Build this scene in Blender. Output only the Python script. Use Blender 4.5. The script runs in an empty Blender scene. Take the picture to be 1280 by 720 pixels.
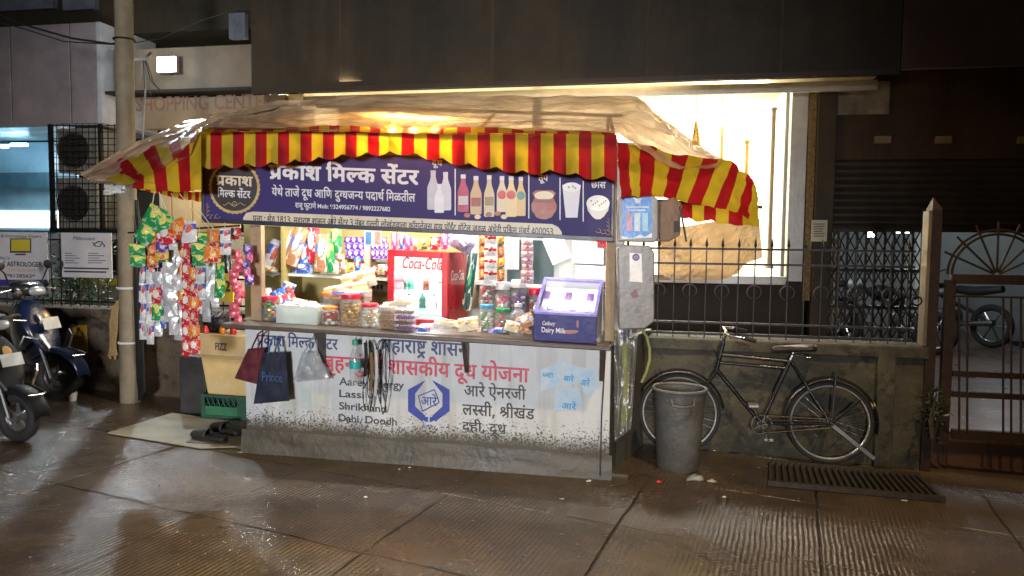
import bpy, bmesh, math, random
from mathutils import Vector, Matrix, noise
random.seed(7)
S = bpy.context.scene
C = S.collection
# ---------------------------------------------------------------- camera
FPX = 924.0; EYE = Vector((0, 0, 1.48))
PITCH = math.atan(60/FPX); ROLL = 0.011
CM = Matrix.Rotation(math.pi/2-PITCH, 3, 'X') @ Matrix.Rotation(ROLL, 3, 'Z')
cd = bpy.data.cameras.new('camera'); cam = bpy.data.objects.new('camera', cd); C.objects.link(cam)
cd.sensor_width = 36; cd.lens = 36*FPX/1280; cd.clip_end = 500; cd.clip_start = .05
cam.matrix_world = Matrix.Translation(EYE) @ CM.to_4x4()
S.camera = cam
# ---------------------------------------------------------------- night sky, faint moon-like sun
W = bpy.data.worlds.new('World'); S.world = W; W.use_nodes = True
nt = W.node_tree; bg = nt.nodes['Background']
sky = nt.nodes.new('ShaderNodeTexSky'); sky.sky_type = 'NISHITA'; sky.sun_disc = False
sky.sun_elevation = math.radians(35); sky.sun_rotation = math.radians(200)
nt.links.new(sky.outputs[0], bg.inputs[0]); bg.inputs[1].default_value = 0.0022
S.view_settings.view_transform = 'Standard'; S.view_settings.look = 'None'
S.view_settings.exposure = .28; S.view_settings.gamma = 1
S.cycles.use_denoising = True; S.cycles.max_bounces = 8; S.cycles.transparent_max_bounces = 24
S.cycles.sample_clamp_indirect = 6; S.cycles.caustics_reflective = False; S.cycles.caustics_refractive = False
def lamp(name, typ, loc, energy, color, target=None, size=.2, spot=None, blend=.6, size_y=None):
    l = bpy.data.lights.new(name, typ); o = bpy.data.objects.new(name, l); C.objects.link(o)
    o.location = loc; l.energy = energy; l.color = color
    if typ == 'AREA':
        l.size = size
        if size_y: l.shape = 'RECTANGLE'; l.size_y = size_y
    else: l.shadow_soft_size = size
    if spot: l.spot_size = math.radians(spot); l.spot_blend = blend
    if target is not None:
        o.rotation_euler = (Vector(target)-Vector(loc)).to_track_quat('-Z', 'Y').to_euler()
    return o
# unseen spots, added to light the stall front and the road
lamp('unseen_spot_light', 'SPOT', (-1.1, -6.6, 2.0), 3500, (.98, .97, 1.0), (-1.7, 5.0, .9), .5, 52, 1)  # low frontal key, in place of a shop across the street
lamp('unseen_spot_light', 'SPOT', (2.6, 1.0, 7.6), 1500, (1.0, .70, .34), (1.3, 2.9, .0), .16, 74, 1)  # overhead warm spot added for golden road and plastic highlights
# ---------------------------------------------------------------- mapping a picture point on to a real plane
def ground(x, y=0): return -0.036*(x+1.8)
class Fr:
    """upright plane y = a + b*x; s: slope of its level lines (the stall follows the sloping pavement)"""
    def __init__(s_, a, b, s=0.0):
        s_.a, s_.b, s_.s = a, b, s
        q = math.hypot(1, b); s_.N = Vector((b/q, -1/q, 0)); s_.U = Vector((1/q, b/q, 0))
    def w(s_, x, z, n=0.0):
        return Vector((x, s_.a+s_.b*x, z+s_.s*(x+1.8))) + s_.N*n
    def px(s_, X, Y, n=0.0):
        d = CM @ Vector(((X-640)/FPX, -(Y-360)/FPX, -1))
        t = (n-(EYE-Vector((0, s_.a, 0))).dot(s_.N))/d.dot(s_.N)
        p = EYE+d*t; x = p.x-n*s_.N.x
        return x, p.z-s_.s*(x+1.8)
    def pw(s_, X, Y, n=0.0):
        return s_.w(*s_.px(X, Y, n), n)
    def mpp(s_, X, Y, n=0.0):
        return (s_.px(X+10, Y, n)[0]-s_.px(X, Y, n)[0])/10
def gpx(X, Y, dz=0):
    d = CM @ Vector(((X-640)/FPX, -(Y-360)/FPX, -1))
    # EYE.z + t d.z = -.036(t d.x+1.8)+dz
    t = (-.036*1.8+dz-EYE.z)/(d.z+.036*d.x)
    return EYE+d*t
def dpx(X, Y, dep):
    d = CM @ Vector(((X-640)/FPX, -(Y-360)/FPX, -1)); return EYE+d*(dep/d.y)
K = Fr(4.85, -.093, -.036)          # stall front
WL = Fr(5.93, -.2)                  # low wall, fence
BF = Fr(8.6, -.2)                   # shop facade
FA = Fr(7.5, -.2)                   # projecting fascia above it
BK = Fr(5.82, -.2)                  # bicycle
# ---------------------------------------------------------------- mesh builder
class MB:
    def __init__(s): s.v = []; s.f = []; s.uv = None; s.m = []
    def add(s, vs, fs, mi=0):
        o = len(s.v); s.v += [Vector(p) for p in vs]; s.f += [tuple(i+o for i in f) for f in fs]; s.m += [mi]*len(fs)
        return s
    def hexa(s, p, mi=0):
        return s.add(p, [(0,3,2,1),(4,5,6,7),(0,1,5,4),(1,2,6,5),(2,3,7,6),(3,0,4,7)], mi)
    def box(s, f, x0, x1, z0, z1, n0, n1, mi=0):
        return s.hexa([f.w(x0,z0,n1), f.w(x1,z0,n1), f.w(x1,z0,n0), f.w(x0,z0,n0),
                       f.w(x0,z1,n1), f.w(x1,z1,n1), f.w(x1,z1,n0), f.w(x0,z1,n0)], mi)
    def pbox(s, f, X0, Y0, X1, Y1, n0, n1, mi=0):
        xm, ym = (X0+X1)/2, (Y0+Y1)/2
        x0 = f.px(X0, ym, n1)[0]; x1 = f.px(X1, ym, n1)[0]
        z1 = f.px(xm, Y0, n1)[1]; z0 = f.px(xm, Y1, n1)[1]
        return s.box(f, x0, x1, z0, z1, n0, n1, mi)
    def obox(s, c, ax, ay, az, mi=0):
        """centre and three half-axis vectors"""
        c = Vector(c); ax = Vector(ax); ay = Vector(ay); az = Vector(az)
        return s.hexa([c-ax-ay-az, c+ax-ay-az, c+ax+ay-az, c-ax+ay-az, c-ax-ay+az, c+ax-ay+az, c+ax+ay+az, c-ax+ay+az], mi)
    def tube(s, pts, r, k=8, mi=0, cap=True, closed=False):
        pts = [Vector(p) for p in pts]; n = len(pts)
        rr = r if isinstance(r, (list, tuple)) else [r]*n
        vs = []; fs = []; prev = None
        for i, p in enumerate(pts):
            if closed: t = (pts[(i+1) % n]-pts[i-1]).normalized()
            else: t = (pts[min(i+1, n-1)]-pts[max(i-1, 0)]).normalized()
            if prev is None:
                a = t.orthogonal().normalized()
            else:
                a = (prev-t*prev.dot(t))
                a = a.normalized() if a.length > 1e-6 else t.orthogonal().normalized()
            prev = a; b = t.cross(a)
            for j in range(k):
                g = 2*math.pi*j/k; vs.append(p+(a*math.cos(g)+b*math.sin(g))*rr[i])
        m = n if closed else n-1
        for i in range(m):
            for j in range(k):
                q = (i+1) % n
                fs.append((i*k+j, i*k+(j+1) % k, q*k+(j+1) % k, q*k+j))
        if cap and not closed: fs += [tuple(range(k))[::-1], tuple(range((n-1)*k, n*k))]
        return s.add(vs, fs, mi)
    def lathe(s, c, prof, k=20, ax=(0,0,1), mi=0, sx=1, sy=1):
        c = Vector(c); ax = Vector(ax).normalized()
        a = Vector((1,0,0)) if abs(ax.x) < .9 else Vector((0,1,0))
        a = (a-ax*a.dot(ax)).normalized(); b = ax.cross(a)
        vs = []; fs = []
        for r, h in prof:
            for j in range(k):
                g = 2*math.pi*j/k; vs.append(c+ax*h+(a*math.cos(g)*sx+b*math.sin(g)*sy)*r)
        for i in range(len(prof)-1):
            for j in range(k): fs.append((i*k+j, i*k+(j+1) % k, (i+1)*k+(j+1) % k, (i+1)*k+j))
        if prof[0][0] > 1e-4: fs.append(tuple(range(k))[::-1])
        if prof[-1][0] > 1e-4: fs.append(tuple(range((len(prof)-1)*k, len(prof)*k)))
        return s.add(vs, fs, mi)
    def ring(s, c, ax, R, r, k=28, kk=8, mi=0, a0=0, a1=360):
        ax = Vector(ax).normalized(); a = ax.orthogonal().normalized()
        z = Vector((0,0,1)); 
        if abs(ax.z) < .95: a = z.cross(ax).normalized()
        b = ax.cross(a); full = abs(a1-a0) >= 359
        n = k if full else k+1
        pts = [Vector(c)+(a*math.cos(math.radians(a0+(a1-a0)*i/k))+b*math.sin(math.radians(a0+(a1-a0)*i/k)))*R for i in range(n)]
        return s.tube(pts, r, kk, mi, closed=full)
    def ell(s, c, rx, ry, rz, k=16, h=9, mi=0):
        prof = [(math.sin(math.pi*i/h), -math.cos(math.pi*i/h)) for i in range(h+1)]
        c = Vector(c); vs = []; fs = []
        for r, z in prof:
            for j in range(k):
                g = 2*math.pi*j/k; vs.append(c+Vector((math.cos(g)*r*rx, math.sin(g)*r*ry, z*rz)))
        for i in range(h):
            for j in range(k): fs.append((i*k+j, i*k+(j+1) % k, (i+1)*k+(j+1) % k, (i+1)*k+j))
        return s.add(vs, fs, mi)
    def grid(s, fn, nu, nv, mi=0, thick=0):
        vs = [fn(i/nu, j/nv) for j in range(nv+1) for i in range(nu+1)]
        fs = [(j*(nu+1)+i, j*(nu+1)+i+1, (j+1)*(nu+1)+i+1, (j+1)*(nu+1)+i) for j in range(nv) for i in range(nu)]
        if s.uv is None: s.uv = {}
        o = len(s.v)
        for j in range(nv+1):
            for i in range(nu+1): s.uv[o+j*(nu+1)+i] = (i/nu, j/nv)
        return s.add(vs, fs, mi)
    def poly(s, f, pts, n, mi=0):
        """flat outline in picture points on the plane f at offset n"""
        return s.add([f.pw(X, Y, n) for X, Y in pts], [tuple(range(len(pts)))[::-1]], mi)
    def prism(s, f, pts, n0, n1, mi=0):
        """outline in picture points (taken at n1) given thickness n0..n1"""
        q = [f.px(X, Y, n1) for X, Y in pts]; k = len(q)
        vs = [f.w(x, z, n1) for x, z in q]+[f.w(x, z, n0) for x, z in q]
        fs = [tuple(range(k))[::-1], tuple(range(k, 2*k))]+[(i, (i+1) % k, k+(i+1) % k, k+i) for i in range(k)]
        return s.add(vs, fs, mi)
    def build(s, name, mats, parent=None, smooth=True, ang=40, bevel=0, solid=0, org=None, sub=0):
        me = bpy.data.meshes.new(name)
        if parent is not None:
            o0 = parent.matrix_world.translation if False else Vector(parent['_w'])
        elif org is not None: o0 = Vector(org)
        else:
            xs = [p.x for p in s.v]; ys = [p.y for p in s.v]; zs = [p.z for p in s.v]
            o0 = Vector(((min(xs)+max(xs))/2, (min(ys)+max(ys))/2, min(zs)))
        me.from_pydata([p-o0 for p in s.v], [], s.f)
        if not isinstance(mats, (list, tuple)): mats = [mats]
        for m in mats: me.materials.append(m)
        if len(mats) > 1: me.polygons.foreach_set('material_index', s.m)
        if s.uv:
            ul = me.uv_layers.new(name='UVMap')
            for l in me.loops: ul.data[l.index].uv = s.uv.get(l.vertex_index, (.5, .5))
        bm = bmesh.new(); bm.from_mesh(me); bmesh.ops.recalc_face_normals(bm, faces=bm.faces); bm.to_mesh(me); bm.free()
        if smooth:
            me.polygons.foreach_set('use_smooth', [True]*len(me.polygons)); me.set_sharp_from_angle(angle=math.radians(ang))
        o = bpy.data.objects.new(name, me); C.objects.link(o)
        o['_w'] = tuple(o0)
        if parent is not None: o.parent = parent
        else: o.location = o0
        if solid: m = o.modifiers.new('solid', 'SOLIDIFY'); m.thickness = solid; m.offset = 0
        if bevel: m = o.modifiers.new('bevel', 'BEVEL'); m.width = bevel; m.segments = 2; m.limit_method = 'ANGLE'; m.angle_limit = .6
        if sub: m = o.modifiers.new('sub', 'SUBSURF'); m.levels = sub; m.render_levels = sub
        return o
def thing(name, label, cat, loc, group=None):
    o = bpy.data.objects.new(name, None); C.objects.link(o); o.location = loc; o['_w'] = tuple(loc)
    o.empty_display_size = .1
    return tag(o, label, cat, group)
def tag(o, label, cat, group=None):
    o['label'] = label; o['category'] = cat
    if group: o['group'] = group
    return o
def struct(o): o['kind'] = 'structure'; return o
# ---------------------------------------------------------------- materials
def _n(t, typ, **kw):
    n = t.nodes.new(typ)
    for k, v in kw.items():
        if k.startswith('i_'):
            n.inputs[int(k[2:]) if k[2:].isdigit() else k[2:].replace('_', ' ')].default_value = v
        else: setattr(n, k, v)
    return n
def rgba(c): return (c[0], c[1], c[2], 1)
MC = {}
def mat(name, col, rough=.6, metal=0, var=.3, scale=6, bump=.15, bscale=40, emis=0, ecol=None, alpha=1, trans=0, col2=None, spec=.5, rvar=.15, coat=0):
    if name in MC: return MC[name]
    m = bpy.data.materials.new(name); m.use_nodes = True; t = m.node_tree; L = t.links.new
    b = t.nodes['Principled BSDF']; MC[name] = m
    b.inputs['Metallic'].default_value = metal; b.inputs['Specular IOR Level'].default_value = spec
    g = _n(t, 'ShaderNodeNewGeometry')
    nz = _n(t, 'ShaderNodeTexNoise', i_Scale=scale, i_Detail=6, i_Roughness=.65); L(g.outputs['Position'], nz.inputs['Vector'])
    mx = _n(t, 'ShaderNodeMix', data_type='RGBA')
    rp = _n(t, 'ShaderNodeMapRange'); rp.inputs[1].default_value = .32; rp.inputs[2].default_value = .68
    L(nz.outputs[0], rp.inputs[0]); L(rp.outputs[0], mx.inputs['Factor'])
    c2 = col2 or tuple(min(1, c*(1+var*.6)) for c in col)
    mx.inputs['A'].default_value = rgba(tuple(c*(1-var) for c in col) if not col2 else col); mx.inputs['B'].default_value = rgba(c2)
    L(mx.outputs['Result'], b.inputs['Base Color'])
    rr = _n(t, 'ShaderNodeMapRange'); rr.inputs[3].default_value = max(.02, rough-rvar); rr.inputs[4].default_value = min(1, rough+rvar)
    L(nz.outputs[0], rr.inputs[0]); L(rr.outputs[0], b.inputs['Roughness'])
    if bump:
        n2 = _n(t, 'ShaderNodeTexNoise', i_Scale=bscale, i_Detail=4); L(g.outputs['Position'], n2.inputs['Vector'])
        bp = _n(t, 'ShaderNodeBump', i_Strength=bump, i_Distance=.01); L(n2.outputs[0], bp.inputs['Height']); L(bp.outputs[0], b.inputs['Normal'])
    if emis:
        b.inputs['Emission Color'].default_value = rgba(ecol or col); b.inputs['Emission Strength'].default_value = emis
    if alpha < 1: b.inputs['Alpha'].default_value = alpha
    if trans: b.inputs['Transmission Weight'].default_value = trans
    if coat: b.inputs['Coat Weight'].default_value = coat; b.inputs['Coat Roughness'].default_value = .08
    return m
def emit(name, col, st):
    if name in MC: return MC[name]
    m = bpy.data.materials.new(name); m.use_nodes = True; t = m.node_tree; t.nodes.clear()
    e = _n(t, 'ShaderNodeEmission'); e.inputs[0].default_value = rgba(col); e.inputs[1].default_value = st
    o = _n(t, 'ShaderNodeOutputMaterial'); t.links.new(e.outputs[0], o.inputs[0]); MC[name] = m; return m
def clear(name, tint=(1,1,1), gloss=.12, rough=.05, haze=0.0, hazecol=(1,1,1), bump=0, bscale=20):
    """thin clear plastic or glass pane: see-through, a little gloss, optional milky share that scatters light through"""
    if name in MC: return MC[name]
    m = bpy.data.materials.new(name); m.use_nodes = True; t = m.node_tree; t.nodes.clear(); L = t.links.new
    tr = _n(t, 'ShaderNodeBsdfTransparent'); tr.inputs[0].default_value = rgba(tint)
    gl = _n(t, 'ShaderNodeBsdfGlossy'); gl.inputs['Roughness'].default_value = rough
    fr = _n(t, 'ShaderNodeLayerWeight', i_Blend=.5)
    pw_ = _n(t, 'ShaderNodeMath', operation='POWER'); pw_.inputs[1].default_value = 4; L(fr.outputs['Facing'], pw_.inputs[0])
    ad = _n(t, 'ShaderNodeMath', operation='MULTIPLY_ADD'); ad.inputs[1].default_value = .5; ad.inputs[2].default_value = gloss; L(pw_.outputs[0], ad.inputs[0])
    last = tr
    if haze:
        df = _n(t, 'ShaderNodeBsdfDiffuse'); df.inputs[0].default_value = rgba(hazecol)
        tl = _n(t, 'ShaderNodeBsdfTranslucent'); tl.inputs[0].default_value = rgba(hazecol)
        a1 = _n(t, 'ShaderNodeMixShader'); a1.inputs[0].default_value = .55; L(df.outputs[0], a1.inputs[1]); L(tl.outputs[0], a1.inputs[2])
        a2 = _n(t, 'ShaderNodeMixShader'); L(tr.outputs[0], a2.inputs[1]); L(a1.outputs[0], a2.inputs[2])
        g = _n(t, 'ShaderNodeNewGeometry'); nz = _n(t, 'ShaderNodeTexNoise', i_Scale=3.5, i_Detail=6); L(g.outputs['Position'], nz.inputs['Vector'])
        mr = _n(t, 'ShaderNodeMapRange'); mr.inputs[1].default_value = .3; mr.inputs[2].default_value = .7
        mr.inputs[3].default_value = max(0, haze-.15); mr.inputs[4].default_value = min(1, haze+.15)
        L(nz.outputs[0], mr.inputs[0]); L(mr.outputs[0], a2.inputs[0]); last = a2
    mx = _n(t, 'ShaderNodeMixShader'); L(ad.outputs[0], mx.inputs[0]); L(last.outputs[0], mx.inputs[1]); L(gl.outputs[0], mx.inputs[2])
    if bump:
        g2 = _n(t, 'ShaderNodeNewGeometry'); n2 = _n(t, 'ShaderNodeTexNoise', i_Scale=bscale, i_Detail=5, i_Distortion=1.2); L(g2.outputs['Position'], n2.inputs['Vector'])
        bp = _n(t, 'ShaderNodeBump', i_Strength=bump, i_Distance=.02); L(n2.outputs[0], bp.inputs['Height']); L(bp.outputs[0], gl.inputs['Normal']); L(bp.outputs[0], fr.inputs['Normal'])
    o = _n(t, 'ShaderNodeOutputMaterial'); L(mx.outputs[0], o.inputs[0]); MC[name] = m; return m
def weather(m, col=(.012, .010, .007), k=.55, sc=(2.4, 2.4, .35), lo=.45, hi=.66):
    """rain streaks of old dirt running down a wall"""
    t = m.node_tree; L = t.links.new; b = t.nodes['Principled BSDF']; src = b.inputs['Base Color'].links[0].from_socket
    g = _n(t, 'ShaderNodeNewGeometry'); mp = _n(t, 'ShaderNodeMapping'); mp.inputs['Scale'].default_value = sc; L(g.outputs['Position'], mp.inputs[0])
    n = _n(t, 'ShaderNodeTexNoise', i_Scale=1, i_Detail=7, i_Roughness=.7); L(mp.outputs[0], n.inputs['Vector'])
    r = _n(t, 'ShaderNodeMapRange'); r.inputs[1].default_value = lo; r.inputs[2].default_value = hi; r.inputs[4].default_value = k; L(n.outputs[0], r.inputs[0])
    mx = _n(t, 'ShaderNodeMix', data_type='RGBA'); L(r.outputs[0], mx.inputs['Factor']); L(src, mx.inputs['A']); mx.inputs['B'].default_value = rgba(col); L(mx.outputs['Result'], b.inputs['Base Color'])
    return m
def stripes(name, ca, cb, n, trans=.35):
    """awning cloth striped along its U"""
    if name in MC: return MC[name]
    m = bpy.data.materials.new(name); m.use_nodes = True; t = m.node_tree; t.nodes.clear(); L = t.links.new
    uv = _n(t, 'ShaderNodeTexCoord'); sp = _n(t, 'ShaderNodeSeparateXYZ'); L(uv.outputs['UV'], sp.inputs[0])
    mu = _n(t, 'ShaderNodeMath', operation='MULTIPLY'); mu.inputs[1].default_value = n/2; L(sp.outputs[0], mu.inputs[0])
    fr = _n(t, 'ShaderNodeMath', operation='FRACT'); L(mu.outputs[0], fr.inputs[0])
    gt = _n(t, 'ShaderNodeMath', operation='GREATER_THAN'); gt.inputs[1].default_value = .5; L(fr.outputs[0], gt.inputs[0])
    mx = _n(t, 'ShaderNodeMix', data_type='RGBA'); mx.inputs['A'].default_value = rgba(ca); mx.inputs['B'].default_value = rgba(cb); L(gt.outputs[0], mx.inputs['Factor'])
    g = _n(t, 'ShaderNodeNewGeometry'); nz = _n(t, 'ShaderNodeTexNoise', i_Scale=9, i_Detail=6); L(g.outputs['Position'], nz.inputs['Vector'])
    m2 = _n(t, 'ShaderNodeMix', data_type='RGBA', blend_type='MULTIPLY'); m2.inputs['Factor'].default_value = .45; L(mx.outputs['Result'], m2.inputs['A']); L(nz.outputs[0], m2.inputs['B'])
    df = _n(t, 'ShaderNodeBsdfPrincipled'); df.inputs['Roughness'].default_value = .65; df.inputs['Specular IOR Level'].default_value = .25; L(m2.outputs['Result'], df.inputs['Base Color'])
    tl = _n(t, 'ShaderNodeBsdfTranslucent'); L(m2.outputs['Result'], tl.inputs[0])
    a = _n(t, 'ShaderNodeMixShader'); a.inputs[0].default_value = trans; L(df.outputs[0], a.inputs[1]); L(tl.outputs[0], a.inputs[2])
    wv = _n(t, 'ShaderNodeTexNoise', i_Scale=400, i_Detail=2); L(g.outputs['Position'], wv.inputs['Vector'])
    bp = _n(t, 'ShaderNodeBump', i_Strength=.2, i_Distance=.003); L(wv.outputs[0], bp.inputs['Height']); L(bp.outputs[0], df.inputs['Normal'])
    o = _n(t, 'ShaderNodeOutputMaterial'); L(a.outputs[0], o.inputs[0]); MC[name] = m; return m
def printed(name, base, disc, band, foil=.25, cell=5):
    """printed foil packet: ground colour, a round emblem, a coloured band and small print patches (UV over the packet)"""
    if name in MC: return MC[name]
    m = bpy.data.materials.new(name); m.use_nodes = True; t = m.node_tree; L = t.links.new; b = t.nodes['Principled BSDF']
    uv = _n(t, 'ShaderNodeTexCoord'); sp = _n(t, 'ShaderNodeSeparateXYZ'); L(uv.outputs['UV'], sp.inputs[0])
    oi = _n(t, 'ShaderNodeObjectInfo')
    def M(op, a, c=None):
        q = _n(t, 'ShaderNodeMath', operation=op)
        for k, v in enumerate((a, c)):
            if v is None: continue
            if isinstance(v, (int, float)): q.inputs[k].default_value = v
            else: L(v, q.inputs[k])
        return q.outputs[0]
    hv = sum(ord(ch)*(i+3) for i, ch in enumerate(name)); rn, rn2, rn3 = (hv*.137) % 1, (hv*.273) % 1, (hv*.391) % 1
    dx = M('SUBTRACT', sp.outputs[0], M('ADD', .38, M('MULTIPLY', rn, .24))); dy = M('SUBTRACT', sp.outputs[1], M('ADD', .42, M('MULTIPLY', rn2, .3)))
    d2 = M('ADD', M('MULTIPLY', dx, dx), M('MULTIPLY', dy, dy))
    vr = _n(t, 'ShaderNodeTexVoronoi', i_Scale=cell); L(uv.outputs['UV'], vr.inputs['Vector'])
    wob = M('MULTIPLY', vr.outputs['Distance'], .05)
    inn = M('LESS_THAN', M('ADD', d2, M('MULTIPLY', vr.outputs['Distance'], .11)), M('ADD', .07, M('MULTIPLY', rn3, .06)))
    skew = M('ADD', sp.outputs[1], M('MULTIPLY', M('SUBTRACT', sp.outputs[0], .5), M('SUBTRACT', rn3, .5)))
    bnd = M('LESS_THAN', M('ABSOLUTE', M('SUBTRACT', skew, M('ADD', .1, M('MULTIPLY', rn2, .75)))), M('ADD', .05, M('MULTIPLY', rn, .1)))
    nzp = _n(t, 'ShaderNodeTexNoise', i_Scale=1.7, i_Detail=2); 
    ofs = _n(t, 'ShaderNodeVectorMath', operation='ADD'); L(uv.outputs['UV'], ofs.inputs[0]); ofs.inputs[1].default_value = (hv*.61 % 9, hv*.37 % 9, 0); L(ofs.outputs[0], nzp.inputs['Vector'])
    lab = M('GREATER_THAN', nzp.outputs[0], .68)
    col = None
    def mixc(f, a, bcol):
        q = _n(t, 'ShaderNodeMix', data_type='RGBA'); L(f, q.inputs['Factor'])
        if isinstance(a, tuple): q.inputs['A'].default_value = rgba(a)
        else: L(a, q.inputs['A'])
        q.inputs['B'].default_value = rgba(bcol); return q.outputs['Result']
    col = mixc(bnd, base, band); col = mixc(inn, col, disc)
    col = mixc(M('MULTIPLY', lab, .5), col, disc); col = mixc(M('MULTIPLY', M('LESS_THAN', nzp.outputs[0], .30), .5), col, band); col = mixc(M('MULTIPLY', M('GREATER_THAN', vr.outputs['Distance'], .74), .6), col, (.7, .7, .66))
    L(col, b.inputs['Base Color']); b.inputs['Roughness'].default_value = .2; b.inputs['Metallic'].default_value = foil*.5
    g = _n(t, 'ShaderNodeNewGeometry'); nz = _n(t, 'ShaderNodeTexNoise', i_Scale=45, i_Detail=3, i_Distortion=1.5); L(g.outputs['Position'], nz.inputs['Vector'])
    bp = _n(t, 'ShaderNodeBump', i_Strength=.8, i_Distance=.014); L(nz.outputs[0], bp.inputs['Height']); L(bp.outputs[0], b.inputs['Normal'])
    return m
# ---------------------------------------------------------------- lettering (flat filled outlines)
_gc = {}
def _fill(splines, off):
    cu = bpy.data.curves.new('outline', 'CURVE'); cu.dimensions = '2D'; cu.fill_mode = 'BOTH'; cu.offset = off
    for pts in splines:
        sp = cu.splines.new('POLY'); sp.points.add(len(pts)-1); sp.use_cyclic_u = True
        for q, (x, y) in zip(sp.points, pts): q.co = (x, y, 0, 1)
    o = bpy.data.objects.new('outline', cu); C.objects.link(o)
    me = bpy.data.meshes.new_from_object(o.evaluated_get(bpy.context.evaluated_depsgraph_get()))
    r = ([(v.co.x, v.co.y) for v in me.vertices], [tuple(p.vertices) for p in me.polygons])
    bpy.data.objects.remove(o); bpy.data.curves.remove(cu); bpy.data.meshes.remove(me); return r
def deva(key, bold=0.0):
    """returns (verts, faces, width) in units of the headline height; layer index per vertex"""
    vs = []; fs = []; lay = []; x = 0
    for k, g in enumerate(TXT[key]):
        adv, s = GLY[g]
        if s:
            if g not in _gc:
                spl = [[tuple(float(a)/311 for a in p.split(',')) for p in c.split()] for c in s.split('|')]
                ar = [sum(a[0]*b[1]-b[0]*a[1] for a, b in zip(q, q[1:]+q[:1])) for q in spl]
                def inside(pt, q):
                    r = False
                    for (ax, ay), (bx, by) in zip(q, q[1:]+q[:1]):
                        if (ay > pt[1]) != (by > pt[1]) and pt[0] < (bx-ax)*(pt[1]-ay)/(by-ay)+ax: r = not r
                    return r
                _gc[g] = [_fill([q]+[h for h, hr in zip(spl, ar) if hr > 0 and inside(h[0], q)], 0) for q, a in zip(spl, ar) if a < 0]
            for kk, (gv, gf) in enumerate(_gc[g]):          # overlapping strokes on layers of their own
                for bi, (bx, by) in enumerate(((0, 0),) if not bold else ((-bold, -bold*.7), (bold, -bold*.7), (-bold, bold*.7), (bold, bold*.7))):
                    o = len(vs)
                    vs += [(px+x+bx, py+by) for px, py in gv]; lay += [(k % 2)*.5+kk*.15+bi*.3]*len(gv); fs += [tuple(i+o for i in f) for f in gf]
        x += adv/622*(1+bold*1.0)
    return vs, fs, lay, x
def latin(text, bold=0.0, shear=0.0):
    cu = bpy.data.curves.new('txt', 'FONT'); cu.body = text; cu.size = 1; cu.offset = bold; cu.shear = shear
    o = bpy.data.objects.new('txt', cu); C.objects.link(o)
    me = bpy.data.meshes.new_from_object(o.evaluated_get(bpy.context.evaluated_depsgraph_get()))
    vs = [(v.co.x/.73, v.co.y/.73) for v in me.vertices]; fs = [tuple(p.vertices) for p in me.polygons]
    x0 = min(v[0] for v in vs); x1 = max(v[0] for v in vs); vs = [(a-x0, b) for a, b in vs]
    bpy.data.objects.remove(o); bpy.data.curves.remove(cu); bpy.data.meshes.remove(me)
    return vs, fs, [0]*len(vs), x1-x0
def write(mb, f, t, X0, X1, Yt, Yb, n, mi=0):
    """lay lettering t on plane f: from picture x X0 to X1, headline at Yt and foot at Yb (both at X0)"""
    vs, fs, lay, wd = t
    x0, zb = f.px(X0, Yb, n); _, zt = f.px(X0, Yt, n); x1, _ = f.px(X1, Yb, n)
    sx = (x1-x0)/wd; sz = zt-zb
    mb.add([f.w(x0+a*sx, zb+b*sz, n+.0004*l) for (a, b), l in zip(vs, lay)], fs, mi)
def writes(name, m, par, f, n, items):
    """each line of writing a mesh of its own"""
    for t, xa, xb, yt, yb in items:
        mb = MB(); write(mb, f, t, xa, xb, yt, yb, n); mb.build(name, m, par, smooth=False)
def pillow(mb, c, u, v, w, h, fat, seed=0, nu=8, nv=8, crimp=.1, mi=0):
    """a sealed packet: centre c, unit axes u (across) and v (up), bulging to both sides"""
    c = Vector(c); u = Vector(u).normalized(); v = Vector(v).normalized(); nn = u.cross(v).normalized()
    for sd in (1, -1):
        def fn(a, b):
            q = max(0, min(1, (b-crimp)/(1-2*crimp))) if crimp else b
            bulge = (math.sin(math.pi*a)**.5 if 0 < a < 1 else 0)*(math.sin(math.pi*q)**.5 if 0 < q < 1 else 0)
            wob = noise.noise(Vector((a*3+seed*3.1, b*3, seed)))*.35*bulge
            ww = w*(1-.10*bulge*math.sin(math.pi*b))
            return c+u*(a-.5)*ww+v*(b-.5)*h+nn*sd*(fat*(bulge+wob))*.5
        mb.grid(fn, nu, nv, mi)
    return mb
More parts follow.
